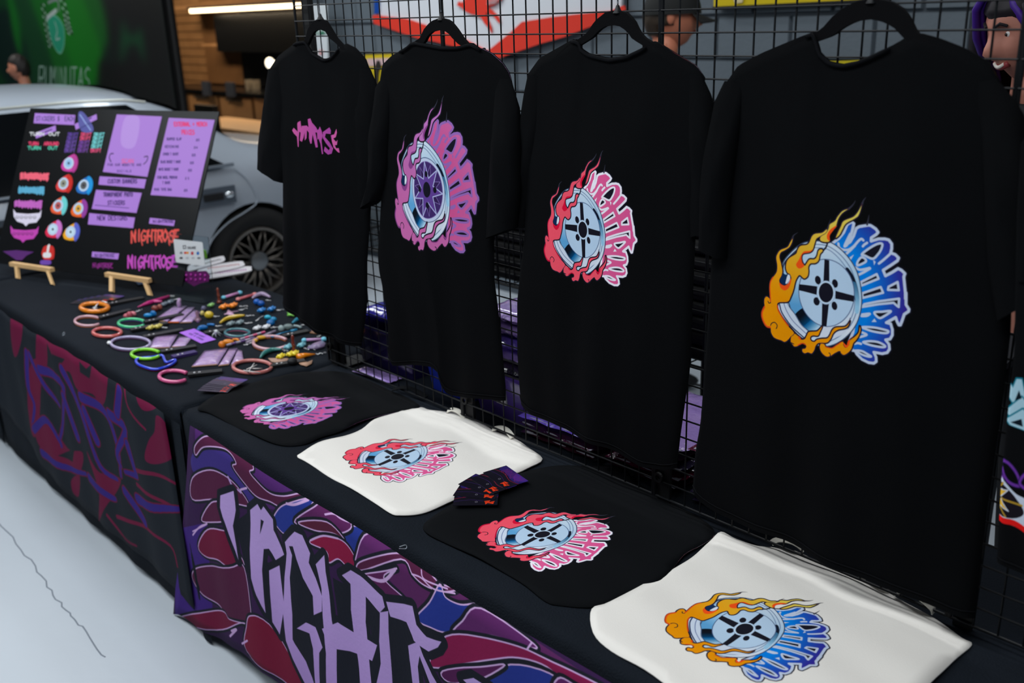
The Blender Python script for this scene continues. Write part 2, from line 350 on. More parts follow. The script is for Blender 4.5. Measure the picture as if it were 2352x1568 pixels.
def mat(name, c, rough=.6, metal=0., noise=0., nscale=40., bump=0., bscale=200., spec=.5, coat=0., trans=0., alpha=1., emit=0., sheen=0., img=None, wave=None, ext='CLIP', noise2=None, ior=1.45, aniso=None):
    m = bpy.data.materials.new(name); m.use_nodes = True
    nt = m.node_tree; N = nt.nodes; L = nt.links; b = N['Principled BSDF']
    col = lin(c)
    b.inputs['Roughness'].default_value = rough; b.inputs['Metallic'].default_value = metal
    b.inputs['Specular IOR Level'].default_value = spec; b.inputs['IOR'].default_value = ior
    b.inputs['Coat Weight'].default_value = coat; b.inputs['Coat Roughness'].default_value = .08
    b.inputs['Transmission Weight'].default_value = trans; b.inputs['Alpha'].default_value = alpha
    b.inputs['Sheen Weight'].default_value = sheen
    tc = N.new('ShaderNodeTexCoord')
    out = None
    if noise > 0:
        nz = N.new('ShaderNodeTexNoise'); nz.inputs['Scale'].default_value = nscale; nz.inputs['Detail'].default_value = 5
        L.new(tc.outputs['Object'], nz.inputs['Vector'])
        mx = N.new('ShaderNodeMix'); mx.data_type = 'RGBA'
        L.new(nz.outputs['Fac'], mx.inputs[0])
        c2 = lin(noise2) if noise2 else tuple(min(1, x * (1 + noise)) for x in col)
        c1 = col if noise2 else tuple(x * (1 - noise) for x in col)
        mx.inputs[6].default_value = (*c1, 1); mx.inputs[7].default_value = (*c2, 1)
        out = mx.outputs[2]
    if img is not None:
        uv = N.new('ShaderNodeUVMap'); uv.uv_map = 'UVMap'
        im = N.new('ShaderNodeTexImage'); im.image = img; im.extension = ext; im.interpolation = 'Cubic'
        L.new(uv.outputs[0], im.inputs[0])
        mx = N.new('ShaderNodeMix'); mx.data_type = 'RGBA'
        L.new(im.outputs['Alpha'], mx.inputs[0])
        if out is not None: L.new(out, mx.inputs[6])
        else: mx.inputs[6].default_value = (*col, 1)
        L.new(im.outputs['Color'], mx.inputs[7])
        out = mx.outputs[2]
        mr = N.new('ShaderNodeMapRange'); mr.inputs[3].default_value = rough; mr.inputs[4].default_value = rough if rough > .6 and spec < .2 else min(rough, .5)
        L.new(im.outputs['Alpha'], mr.inputs[0]); L.new(mr.outputs[0], b.inputs['Roughness'])
    if out is not None: L.new(out, b.inputs['Base Color'])
    else: b.inputs['Base Color'].default_value = (*col, 1)
    if emit > 0:
        b.inputs['Emission Color'].default_value = (*col, 1); b.inputs['Emission Strength'].default_value = emit
    if bump > 0:
        nb = N.new('ShaderNodeTexNoise'); nb.inputs['Scale'].default_value = bscale; nb.inputs['Detail'].default_value = 4
        L.new(tc.outputs['Object'], nb.inputs['Vector'])
        bp = N.new('ShaderNodeBump'); bp.inputs['Strength'].default_value = bump; bp.inputs['Distance'].default_value = .01
        L.new(nb.outputs['Fac'], bp.inputs['Height']); L.new(bp.outputs[0], b.inputs['Normal'])
    MT[name] = m
    return m


def cm(c, rough=.4, **k):      # cached plain colour
    key = 'colour_%d_%d_%d_%d' % (*[int(x) for x in c], int(rough * 100)) + ''.join('%s%s' % (a, v) for a, v in sorted(k.items()))
    return MT[key] if key in MT else mat(key, c, rough, **k)


# ------------------------------------------------------------------ geometry builder
class G:
    def __init__(s): s.v = []; s.f = []; s.uv = None; s.m = []
    def add(s, V, F, mi=0):
        o = len(s.v); s.v += [tuple(float(c) for c in p) for p in V]; s.f += [tuple(i + o for i in f) for f in F]; s.m += [mi] * len(F); return s
    def box(s, a, b, mi=0):
        x0, y0, z0 = a; x1, y1, z1 = b
        return s.add([(x0,y0,z0),(x1,y0,z0),(x1,y1,z0),(x0,y1,z0),(x0,y0,z1),(x1,y0,z1),(x1,y1,z1),(x0,y1,z1)], [(0,3,2,1),(4,5,6,7),(0,1,5,4),(1,2,6,5),(2,3,7,6),(3,0,4,7)], mi)
    def obox(s, c, ex, ey, ez, mi=0):
        c, ex, ey, ez = (np.array(t, float) for t in (c, ex, ey, ez))
        V = [c + i * ex + j * ey + k * ez for k in (-1, 1) for i, j in ((-1, -1), (1, -1), (1, 1), (-1, 1))]
        return s.add(V, [(0,3,2,1),(4,5,6,7),(0,1,5,4),(1,2,6,5),(2,3,7,6),(3,0,4,7)], mi)
    def tube(s, P, r, n=8, closed=False, r2=None, flat=1., mi=0, up=None, cap=True):
        P = [np.array(p, float) for p in P]; N = len(P); o = len(s.v); ups = None
        V = []
        for i in range(N):
            a = P[(i - 1) % N] if (closed or i > 0) else P[i]; b = P[(i + 1) % N] if (closed or i < N - 1) else P[i]
            t = b - a; t = t / (np.linalg.norm(t) + 1e-12)
            if ups is None:
                ups = np.array(up if up is not None else ((0, 0, 1) if abs(t[2]) < .9 else (1, 0, 0)), float)
            ups = ups - (ups @ t) * t; ups /= (np.linalg.norm(ups) + 1e-12)
            sd = np.cross(t, ups)
            rr = r[i] if hasattr(r, '__len__') else (r if r2 is None else r + (r2 - r) * i / (N - 1))
            for k in range(n):
                an = 2 * math.pi * k / n
                V.append(P[i] + rr * (math.cos(an) * sd + flat * math.sin(an) * ups))
        F = []
        for i in range(N if closed else N - 1):
            j = (i + 1) % N
            for k in range(n):
                l = (k + 1) % n
                F.append((i * n + k, i * n + l, j * n + l, j * n + k))
        if not closed and cap: F += [tuple(range(n - 1, -1, -1)), tuple((N - 1) * n + k for k in range(n))]
        return s.add(V, F, mi)
    def ell(s, c, r, nu=14, nv=9, rot=0., mi=0, fn=None):
        c = np.array(c, float); r = (r, r, r) if not hasattr(r, '__len__') else r
        V = []; F = []; cr, sr = math.cos(rot), math.sin(rot)
        for j in range(nv + 1):
            ph = math.pi * j / nv
            for i in range(nu):
                th = 2 * math.pi * i / nu
                d = np.array([math.sin(ph) * math.cos(th), math.sin(ph) * math.sin(th), math.cos(ph)])
                q = d * r if fn is None else fn(d) * r
                V.append(c + np.array([q[0] * cr - q[1] * sr, q[0] * sr + q[1] * cr, q[2]]))
        for j in range(nv):
            for i in range(nu):
                k = (i + 1) % nu
                F.append((j * nu + i, (j + 1) * nu + i, (j + 1) * nu + k, j * nu + k))
        return s.add(V, F, mi)
    def lathe(s, c, prof, n=24, axis=(0, 0, 1), mi=0):
        c = np.array(c, float); ax = np.array(axis, float); ax /= np.linalg.norm(ax)
        a = np.cross(ax, (0, 0, 1) if abs(ax[2]) < .9 else (1, 0, 0)); a /= np.linalg.norm(a); b = np.cross(ax, a)
        V = []; F = []
        for (r, h) in prof:
            for k in range(n):
                t = 2 * math.pi * k / n
                V.append(c + ax * h + r * (math.cos(t) * a + math.sin(t) * b))
        for j in range(len(prof) - 1):
            for k in range(n):
                l = (k + 1) % n
                F.append((j * n + k, j * n + l, (j + 1) * n + l, (j + 1) * n + k))
        return s.add(V, F, mi)
    def prism(s, P, nrm, th, mi=0):       # planar polygon (3-D points) given thickness along nrm
        P = [np.array(p, float) for p in P]; n = np.array(nrm, float) * th; N = len(P)
        V = P + [p + n for p in P]
        F = [tuple(range(N))[::-1], tuple(range(N, 2 * N))] + [(i, (i + 1) % N, (i + 1) % N + N, i + N) for i in range(N)]
        return s.add(V, F, mi)


ORG = {}


def obj(name, g, m, parent=None, smooth=False, org=None, label=None, kind=None, uvf=None, tri=False):
    if parent is not None: o0 = ORG[parent.name]
    elif org is not None: o0 = np.array(org, float)
    else:
        V = np.array(g.v); o0 = np.array([V[:, 0].mean(), V[:, 1].mean(), V[:, 2].min()])
    me = bpy.data.meshes.new(name)
    me.from_pydata([tuple(np.array(v) - o0) for v in g.v], [], g.f)
    ms = m if isinstance(m, (list, tuple)) else [m]
    for q in ms: me.materials.append(q)
    if len(ms) > 1: me.polygons.foreach_set('material_index', g.m)
    if uvf is not None:
        ul = me.uv_layers.new(name='UVMap')
        V = np.array(g.v); li = np.empty(len(me.loops), np.int32); me.loops.foreach_get('vertex_index', li)
        uv = uvf(V)
        ul.data.foreach_set('uv', np.asarray(uv, np.float32)[li].ravel())
    if tri or True:
        bm = bmesh.new(); bm.from_mesh(me)
        bmesh.ops.recalc_face_normals(bm, faces=bm.faces)
        bm.to_mesh(me); bm.free()
    if smooth:
        me.polygons.foreach_set('use_smooth', [True] * len(me.polygons))
        if smooth == 'auto':
            me.set_sharp_from_angle(angle=math.radians(40))
    me.update()
    o = bpy.data.objects.new(name, me); COL.objects.link(o)
    ORG[o.name] = o0
    if parent is not None: o.parent = parent
    else: o.location = o0
    if label: o['label'] = label
    if kind: o['kind'] = kind
    return o


def thing(name, label, cat, loc, group=None):
    o = bpy.data.objects.new(name, None); COL.objects.link(o)
    o.empty_display_size = .05
    o.location = loc; ORG[o.name] = np.array(loc, float)
    o['label'] = label; o['category'] = cat
    if group: o['group'] = group
    return o


def tag(o, label, cat, group=None):
    o['label'] = label; o['category'] = cat
    if group: o['group'] = group
    return o


def struct(name, g, m, **k): return obj(name, g, m, kind='structure', **k)


# ------------------------------------------------------------------ room
m_floor = mat('sealed_concrete', (186, 194, 202), .38, noise=.09, nscale=1.4, bump=.04, bscale=30)
m_block = mat('grey_painted_block', (98, 108, 116), .75, noise=.10, nscale=5, bump=.25, bscale=60)
m_mortar = mat('block_mortar', (76, 84, 92), .9)
m_black = mat('black_matt', (9, 10, 12), .7)
m_dark = mat('dark_gloss', (10, 11, 13), .25)
m_plank = mat('oak_plank', (156, 116, 76), .5, noise=.3, nscale=6, noise2=(116, 80, 48))
m_oakd = mat('oak_cabinet', (120, 84, 50), .5, noise=.3, nscale=5, noise2=(92, 62, 36))

struct('floor', G().box((-13, -7, -.1), (6, 8, 0)), m_floor)
struct('ceiling', G().box((-13, -3.2, 3.7), (6, 8, 3.8)), mat('ceiling_paint', (70, 74, 78), .9))
# expansion cracks of the floor
g = G()
rnd = random.Random(4)
p = [atz(0, 1200, .0005), atz(60, 1275, .0005), atz(110, 1345, .0005), atz(150, 1400, .0005), atz(190, 1440, .0005), atz(240, 1510, .0005)]
g.tube([q + np.array([rnd.uniform(-.006, .006), rnd.uniform(-.006, .006), 0]) for q in crom([tuple(x) for x in p], False, 6)], .0022, 4, flat=.3)
struct('trim_1', g, cm((120, 128, 138), .9))
# back wall of grey blocks
wb = struct('wall_back', G().box((-4.16, 2.62, 0), (4.2, 2.8, 3.7)), m_mortar)
g = G(); bw, bh = .40, .20
bv = .006
g.add([(0,0,0),(bw-.01,0,0),(bw-.01,0,bh-.01),(0,0,bh-.01),(bv,-.02,bv),(bw-.01-bv,-.02,bv),(bw-.01-bv,-.02,bh-.01-bv),(bv,-.02,bh-.01-bv)], [(4,5,6,7),(0,1,5,4),(1,2,6,5),(2,3,7,6),(3,0,4,7)])
zoff = aty(1640, 134, 2.6)[2] % .2
xoff = aty(1647, 90, 2.6)[0] % .4
bm0 = None
for r in range(1, 13):
    z = (r - 1) * bh + zoff
    k = 0
    x = -4.15 + ((xoff + 4.15 * 1 + (0.0 if r % 2 == 0 else .2)) % .4)
    while x < 4.0 - bw:
        if bm0 is None:
            b = obj('block', g, m_block, wb, org=None); bm0 = b.data
            b.location = Vector((x, 2.62, z)) - Vector(ORG[wb.name])
            for v in bm0.vertices: v.co += Vector(ORG[wb.name])
        else:
            b = bpy.data.objects.new('block', bm0); COL.objects.link(b); b.parent = wb
            b.location = Vector((x, 2.62, z)) - Vector(ORG[wb.name])
        x += bw
struct('wall_left', G().box((-12.9, -3, 0), (-12.7, 6, 3.7)), cm((40, 44, 48), .8))
# kitchen alcove wall (oak planks) far behind the car
wk = struct('wall_kitchen', G().box((-12.7, 4.66, 0), (-4.3, 4.85, 3.7)), cm((60, 44, 30), .8))
pm = None
for i in range(24):
    z = .02 + i * .105
    g = G().box((-12.6, 4.632, z), (-9.98, 4.66, z + .094))
    obj('plank', g, m_plank, wk)
for i in range(6):
    z = 1.80 + i * .105
    obj('plank', G().box((-9.97, 4.632, z + .07), (-5.2, 4.66, z + .164)), m_plank, wk)
# recess, worktop, cabinets
t = thing('kitchen_worktop', 'dark kitchen worktop along the oak recess behind the silver car', 'worktop', (-8.6, 4.3, .9))
obj('top', G().box((-10.35, 4.05, .89), (-6.2, 4.63, .93)), m_dark, t)
for i in range(5):
    x0 = -10.3 + i * .82
    c = thing('base_cabinet', ['oak base cabinet nearest the plank wall, under the dark worktop', 'second oak base cabinet from the plank wall', 'third oak base cabinet from the plank wall, above the car boot', 'fourth oak base cabinet from the plank wall', 'oak base cabinet farthest from the plank wall'][i], 'cabinet', (x0 + .39, 4.35, .0), 'oak base cabinets under the dark worktop')
    obj('body', G().box((x0, 4.10, .08), (x0 + .78, 4.6, .88)), m_oakd, c)
    if i < 3:
        d = obj('door', G().box((x0 + .01, 4.075, .10), (x0 + .77, 4.098, .865)), m_plank, c)
        obj('handle', G().box((x0 + .2, 4.05, .83), (x0 + .55, 4.074, .85)), m_black, d)
    else:
        for zz in (.10, .37, .64):
            d = obj('drawer', G().box((x0 + .01, 4.075, zz), (x0 + .77, 4.098, zz + .24)), m_plank, c)
            obj('handle', G().box((x0 + .1, 4.05, zz + .235), (x0 + .68, 4.074, min(zz + .255, .88))), m_black, d)
struct('trim_2', G().box((-9.95, 4.60, .95), (-9.0, 4.655, 1.82)), m_oakd)
tag(obj('upper_cabinet', G().box((-9.0, 4.3, 1.36), (-6.5, 4.63, 1.78)), m_dark), 'black wall cupboard under the glowing light strip', 'cupboard')
tag(obj('wall_shelf', G().box((-9.5, 4.35, 1.42), (-8.4, 4.62, 1.45)), m_plank), 'thin oak shelf left of the black wall cupboard', 'shelf')
tag(obj('splashback', G().box((-9.0, 4.605, .95), (-6.2, 4.632, 1.36)), m_dark), 'black glossy splashback above the kitchen worktop', 'panel')
t = thing('light_strip', 'long glowing warm light strip over the kitchen recess', 'light', (-7.6, 4.1, 1.83))
obj('housing', G().box((-9.3, 4.12, 1.858), (-5.4, 4.22, 1.88)), m_black, t)
obj('tube', G().box((-9.25, 4.13, 1.812), (-5.45, 4.19, 1.857)), cm((255, 226, 180), .5, emit=5.0), t)
a0 = area('strip_light', (-7.4, 4.1, 1.80), (0, 0, 0), 3.6, .06, 16, (1, .8, .55))
struct('trim_3', G().box((-9.98, 4.24, 1.86), (-5.2, 4.631, 1.90)), m_plank)
p = aty(620, 145, 4.2)
tag(obj('wall_spotlight', G().ell(p, (.05, .05, .06)).tube([p, p + np.array([0, .35, .05])], .012, 6), cm((255, 244, 220), .5, emit=2.2), smooth=True), 'small bright spot lamp in the dark kitchen recess', 'lamp')
for i, (u, v) in enumerate(((470, 206), (525, 208))):
    p = aty(u, v, 4.0)
    tag(obj('oven_glove', G().box((p[0] - .09, 4.01, p[2] - .07), (p[0] + .09, 4.045, p[2] + .09)), cm((34, 42, 58), .8)), ['dark blue cloth hanging on the worktop edge, left of its twin', 'dark blue cloth hanging on the worktop edge, nearer the drawers'][i], 'cloth', 'dark blue cloths on the worktop edge')
p = aty(575, 194, 4.25)
for i in range(2):
    tag(obj('drinking_glass', G().lathe((p[0] - .12 + .16 * i, 4.3, .931), [(.001, 0), (.045, 0), (.05, .12), (.046, .12), (.04, .01), (.001, .01)], 14), cm((220, 210, 195), .1, trans=.8), smooth='auto'), ['left clear glass on the dark kitchen worktop', 'right clear glass on the dark kitchen worktop'][i], 'glass', 'glasses on the kitchen worktop')
# desk and chair in front of the kitchen
p = aty(560, 292, 3.2)
t = thing('office_chair', 'black low-backed chair standing by the oak cabinets', 'chair', (aty(480, 300, 3.0)[0], 3.0, 0))
c = aty(480, 300, 3.0)
q = aty(485, 245, 3.0)[2]
obj('backrest', G().obox((c[0], 3.0, q - .16), (.2, 0, 0), (0, .03, 0), (0, 0, .17)), m_black, t)
obj('seat', G().box((c[0] - .22, 2.6, .42), (c[0] + .22, 3.02, .48)), m_black, t)
for sx in (-.18, .18):
    for sy in (2.64, 2.98): obj('leg', G().tube([(c[0] + sx, sy, 0), (c[0] + sx, sy, .42)], .014, 8), m_black, t)
zt = p[2]
t = thing('wooden_desk', 'pale wooden desk top behind the rear of the silver car', 'desk', (-6.6, 3.3, 0))
obj('tabletop', G().box((-7.9, 3.15, .66), (-4.6, 3.75, .70)), mat('pale_oak', (214, 170, 124), .45, noise=.1, nscale=4), t)
obj('apron', G().box((-7.85, 3.2, .55), (-4.65, 3.23, .66)), cm((90, 98, 104), .6), t)
for x in (-7.8, -4.7): obj('leg', G().box((x - .03, 3.2, 0), (x + .03, 3.26, .66)), cm((90, 98, 104), .6), t)
p = atz(590, 342, .5)
t = thing('storage_case', 'pale silver case lying under the wooden desk', 'case', (-5.5, 3.1, 0))
obj('body', G().box((-5.9, 2.75, .0), (-5.1, 3.1, .42)), cm((176, 182, 186), .4), t)
obj('lid', G().box((-5.91, 2.74, .43), (-5.09, 3.11, .50)), cm((186, 190, 194), .4), t)

# ---------------------------------------------- green banner
BY = 1.8
bx0, bx1, bz1 = -11.0, -4.78, 2.9
cv = Canvas(1000, 500, bg=(4, 22, 18))
cv.T = lambda P: np.stack([[(aty(a, b, BY)[0] - bx0) / (bx1 - bx0) * 1000 for a, b in P], [(bz1 - aty(a, b, BY)[2]) / bz1 * 500 for a, b in P]], 1)
for P, c in (([(-60,-60),(60,-60),(130,150),(150,330),(60,330),(-60,60)], (4, 70, 34)), ([(60,-60),(200,-60),(250,60),(240,200),(250,360),(160,360),(120,150)], (6, 112, 30)),
             ([(110,-40),(165,-40),(225,90),(235,160),(190,200),(150,100)], (8, 138, 26)), ([(20,20),(60,100),(70,200),(20,200),(-30,60)], (2, 40, 34)), ([(15,-40),(45,40),(52,130),(30,80)], (10, 120, 34)),
             ([(245,-80),(330,-80),(350,250),(340,380),(225,380),(228,160),(262,60)], (4, 36, 28)), ([(258,-80),(345,-80),(420,0),(420,400),(330,400),(270,300),(262,120)], (8, 12, 14)),
             ([(280,40),(300,85),(322,60),(330,150),(303,96),(278,150)], (6, 84, 44)), ([(225,160),(240,140),(262,170),(262,330),(222,330)], (6, 16, 16))):
    cv.fill(P, c)
for ax, n_ in ((0, 5), (1, 11), (0, 5), (1, 11), (1, 9)):
    cv.C = sum(np.roll(cv.C, k, ax) for k in range(-n_, n_ + 1)) / (2 * n_ + 1)
cv.C = (cv.C * .8).astype(np.float32)
sv = (160, 176, 176)
cv.fill([(110,40),(130,36),(148,60),(150,100),(142,122),(128,112),(114,80)], (30, 140, 110)); cv.stroke([(110,40),(130,36),(148,60),(150,100),(142,122),(128,112),(114,80)], 2, (120, 180, 160), closed=True)
cv.stroke([(128,50),(134,70),(130,90),(140,88)], 2.5, sv)
cv.stroke([(106,42),(132,24)], 7, sv); 
for a in (0, 1):
    P0 = [(94,10),(100,50),(106,80),(112,105)] if a == 0 else [(140,-10),(150,30),(154,55),(160,75)]
    for j in range(14):
        tt = j / 13; seg = tt * 3; i0 = min(int(seg), 2); f = seg - i0
        xx = P0[i0][0] * (1 - f) + P0[i0 + 1][0] * f; yy = P0[i0][1] * (1 - f) + P0[i0 + 1][1] * f
        for b in (0, 1): cv.stroke([(xx + b * 6 - 2, yy), (xx + b * 6 + 1, yy + 3)], 3, sv if (j + b) % 2 else (20, 30, 30), smooth=False)
cv.stroke([(112,6),(134,0),(138,24)], 5, (110, 124, 124))
for j, ch in enumerate('RUMINUTAS'):
    text(cv, ch, 88 + j * 13.0, 153 + j * .3, 13, 52, (150, 174, 168), 2.6)
for j in range(7):
    text(cv, 'COLOMBIA'[j], 250 + j * 18, -60, 14, 40, (20, 90, 50), 3)
t = thing('backdrop_banner', 'tall green printed backdrop with a shield emblem behind the car roof', 'banner', (-7.8, BY, 0))
g = G(); n = 40
V = []; F = []
for i in range(n + 1):
    x = bx0 + (bx1 - bx0) * i / n; y = BY + .012 * math.sin(i * .9)
    V += [(x, y, .12), (x, y, bz1), (x, y + .01, bz1), (x, y + .01, .12)]
for i in range(n):
    a = 4 * i; b = a + 4
    F += [(a, b, b + 1, a + 1), (a + 1, b + 1, b + 2, a + 2), (a + 2, b + 2, b + 3, a + 3), (a + 3, b + 3, b, a)]
g.add(V, F)
obj('fabric', g, mat('banner_print', (4, 22, 18), .55, img=cv.image('banner_art')), t, smooth='auto', uvf=lambda V: np.stack([(V[:, 0] - bx0) / (bx1 - bx0), V[:, 2] / bz1], 1))
for x in (bx0, bx1 - .02):
    obj('pole', G().tube([(x, BY + .05, 0), (x, BY + .05, bz1 + .05)], .02, 10), m_black, t)
obj('top_rail', G().tube([(bx0, BY + .05, bz1 + .02), (bx1, BY + .05, bz1 + .02)], .018, 8), m_black, t)
p = aty(388, 182, 2.215)
tag(obj('indicator_lamp', G().ell(p, (.045, .03, .05)), cm((60, 130, 170), .4, emit=.5), smooth=True), 'small blue glowing lamp at the dark right end of the backdrop', 'lamp')
# speaker tower dark at the banner's right end carries the blue lamp
xa, xb = aty(345, 100, 2.3)[0], aty(396, 100, 2.3)[0]
t = thing('speaker_tower', 'tall black cabinet standing at the right end of the green backdrop', 'cabinet', (xa, 2.30, 0))
obj('body', G().box((xa, 2.22, .05), (xb, 2.36, 2.05)), m_black, t)
obj('base', G().box((xa - .03, 2.20, 0), (xb + .01, 2.38, .05)), m_dark, t)

# ------------------------------------------------------------------ silver car
CX = -3.72          # centre line; side plane at x = CX + .87
car = thing('silver_sedan', 'silver four-door car parked behind the left table and the black board', 'car', (CX, 0, 0))
m_paint = mat('silver_paint', (158, 166, 176), .34, metal=.25, coat=.6, spec=.5)
m_glass = mat('car_glass', (10, 12, 14), .06, spec=.6)
m_rub = mat('tyre_rubber', (14, 14, 15), .85)
# stations: y, zsill, hw_low, belt z, hw_belt, hw_top, ztop_edge, ztop_centre
ST = [(2.14, .36, .66, .62, .66, .60, .70, .74), (2.08, .26, .80, .78, .78, .70, .86, .90), (1.95, .22, .85, .88, .80, .70, .935, .965), (1.62, .20, .87, .915, .80, .69, .965, 1.0), (1.40, .20, .87, .915, .80, .67, 1.00, 1.04),
      (1.22, .20, .87, .912, .80, .63, 1.13, 1.16), (1.02, .20, .87, .91, .80, .60, 1.245, 1.29), (.80, .20, .87, .91, .80, .585, 1.315, 1.385), (.45, .20, .87, .905, .80, .585, 1.33, 1.415), (0, .20, .87, .90, .80, .585, 1.325, 1.42), (-.35, .20, .87, .895, .80, .585, 1.30, 1.40),
      (-.60, .20, .87, .89, .80, .60, 1.22, 1.32), (-.85, .20, .87, .885, .80, .64, 1.06, 1.13), (-1.08, .20, .87, .88, .80, .70, .93, .97), (-1.5, .20, .86, .84, .79, .68, .87, .91), (-1.95, .24, .82, .76, .75, .60, .79, .82), (-2.12, .32, .72, .60, .70, .55, .68, .70), (-2.18, .40, .60, .52, .60, .45, .58, .6)]
V = []; F = []; K = 9
for (y, zs, hl, zb, hb, ht, ze, zc) in ST:
    half = [(hl - .06, zs), (hl, zs + .16), (hl, zs + (zb - zs) * .55), (hb + (hl - hb) * .55, zs + (zb - zs) * .85), (hb, zb), (ht, ze), (ht * .8, ze + (zc - ze) * .55), (ht * .45, ze + (zc - ze) * .9), (0, zc)]
    row = [(CX + a, y, b) for a, b in half] + [(CX - a, y, b) for a, b in half[-2::-1]]
    V += row
K = 17
for i in range(len(ST) - 1):
    for k in range(K - 1):
        F.append((i * K + k, i * K + k + 1, (i + 1) * K + k + 1, (i + 1) * K + k))
    F.append((i * K + K - 1, i * K, (i + 1) * K, (i + 1) * K + K - 1))
F += [tuple(range(K))[::-1], tuple((len(ST) - 1) * K + k for k in range(K))]
body = obj('body_shell', G().add(V, F), m_paint, car, smooth=True)
# wheel arches cut with a boolean that is applied at once
WY, FY, WZ = 1.316, -1.30, .335
gc = G()
for yy in (WY, FY):
    gc.lathe((CX - 1.1, yy, WZ), [(.001, 0), (.355, 0), (.355, 2.2), (.001, 2.2)], 40, axis=(1, 0, 0))
cut = obj('cutter', gc, m_black, None, org=(0, 0, 0))
bmd = body.modifiers.new('s', 'SUBSURF'); bmd.levels = 1; bmd.render_levels = 1
md = body.modifiers.new('b', 'BOOLEAN'); md.object = cut; md.solver = 'EXACT'
dg = bpy.context.evaluated_depsgraph_get()
nm = bpy.data.meshes.new_from_object(body.evaluated_get(dg))
body.modifiers.clear(); body.data = nm
bpy.data.objects.remove(cut)
nm.set_sharp_from_angle(angle=math.radians(35))


def prof(y):        # belt and roof-edge points of the right-facing side at y
    for a, b in zip(ST[:-1], ST[1:]):
        if b[0] <= y <= a[0]:
            t = (a[0] - y) / (a[0] - b[0]); q = [a[i] * (1 - t) + b[i] * t for i in range(8)]
            return np.array([CX + q[4], y, q[3]]), np.array([CX + q[5], y, q[6]]), q
def sidept(y, s, o=.012, sg=1):
    a, b, q = prof(y); p = a * (1 - s) + b * s; n = np.array([b[2] - a[2], 0, a[0] - b[0]]); n /= np.linalg.norm(n)
    p = p + n * o
    if sg < 0: p[0] = 2 * CX - p[0]
    return p
for sg in (1, -1):
    for nm_, y0, y1, cuts in (('side_window', 1.20, .30, 8), ('side_window', .26, -.88, 10)):
        g = G(); V = []; F = []
        for i in range(cuts + 1):
            y = y0 + (y1 - y0) * i / cuts
            top = .93
            if y > .80: top = max(.02, .93 * (1.20 - y) / .40)
            if y < -.45: top = max(.02, .93 * (y + .90) / .45)
            V += [sidept(y, .015, .012, sg), sidept(y, top, .012, sg)]
        for i in range(cuts): F.append((2 * i, 2 * i + 2, 2 * i + 3, 2 * i + 1))
        obj(nm_, g.add(V, F), m_glass, car, smooth=True)
    P = [sidept(y, .0, .018, sg) for y in np.linspace(1.24, -.95, 14)]
    obj('belt_trim', G().tube(P, .011, 6), cm((120, 128, 138), .3, metal=.6), car)
    P = [sidept(y, .985, .016, sg) for y in np.linspace(.86, -.45, 12)]
    obj('roof_gutter', G().tube(P, .009, 6), cm((176, 178, 172), .35, metal=.4), car)
    # door shut line curving down to the arch
    sx = CX + sg * .872
    for nm_, P in (('door_seam', [(1.24, .90), (1.30, .84), (1.335, .76), (1.34, .69), (1.25, .645), (1.13, .60), (1.02, .52), (.965, .42), (.955, .34)]), ('door_seam', [(.28, .90), (.28, .6), (.28, .24)])):
        pts = []
        for y, z in P:
            q = prof(y)[2]; zb, hb, hl, zs = q[3], q[4], q[2], q[1]
            za = zs + (zb - zs) * .55; zc_ = zs + (zb - zs) * .85; hm = hb + (hl - hb) * .55
            x = hl if z < za else (hl + (hm - hl) * (z - za) / (zc_ - za) if z < zc_ else hm + (hb - hm) * (z - zc_) / (zb - zc_))
            pts.append((CX + sg * (x + .002), y, z))
        obj(nm_, G().tube([tuple(q) for q in crom(pts, False, 4)], .004, 5), cm((150, 158, 168), .3), car)
    for yh in (1.10, -.02):
        hz = .765
        h = obj('door_handle', G().box((CX + sg * .868 - .01, yh - .15, hz - .05), (CX + sg * .868 + .012, yh + .10, hz + .05)), cm((92, 100, 110), .35, metal=.4), car)
        obj('grip', G().box((CX + sg * .868 - .0 + sg * .008, yh - .10, hz - .02), (CX + sg * .868 + sg * .022, yh + .02, hz + .018)), m_black, h)
        obj('lock_button', G().ell((CX + sg * .868 + sg * .016, yh + .06, hz), (.014, .03, .02)), cm((214, 220, 224), .2, metal=.9), h, smooth=True)
    for yy in (WY, FY):
        hub = CX + sg * .80
        ty = obj('tyre', G().lathe((hub, yy, WZ), [(.205, -.09), (.27, -.1), (.318, -.07), (.325, 0), (.318, .05), (.27, .072), (.215, .06), (.205, .0)], 40, axis=(sg, 0, 0)), m_rub, car, smooth=True)
        g = G()
        g.lathe((hub, yy, WZ), [(.212, -.08), (.212, .05), (.204, .066), (.19, .062), (.184, .03), (.18, -.05)], 40, axis=(sg, 0, 0))
        obj('rim', g, cm((112, 106, 100), .3, metal=.75), ty, smooth='auto')
        g = G()
        for j in range(12):
            a = 2 * math.pi * j / 12
            for da in (-.13, .13):
                e = a + da * 1.7
                g.tube([(hub + sg * .035, yy + .045 * math.cos(a), WZ + .045 * math.sin(a)), (hub + sg * .052, yy + .12 * math.cos(a + da * .6), WZ + .12 * math.sin(a + da * .6)), (hub + sg * .045, yy + .188 * math.cos(e), WZ + .188 * math.sin(e))], .0065, 5)
        obj('spokes', g, cm((104, 98, 92), .35, metal=.7), ty, smooth=True)
        obj('hub_cap', G().lathe((hub, yy, WZ), [(.06, .02), (.055, .05), (.03, .06), (.001, .06)], 20, axis=(sg, 0, 0)), cm((120, 122, 124), .3, metal=.7), ty, smooth='auto')
        g = G().lathe((CX + sg * .5, yy, WZ), [(.05, 0), (.352, 0), (.354, .33), (.345, .33), (.34, .02)], 40, axis=(sg, 0, 0))
        obj('wheel_well', g, m_rub, car)
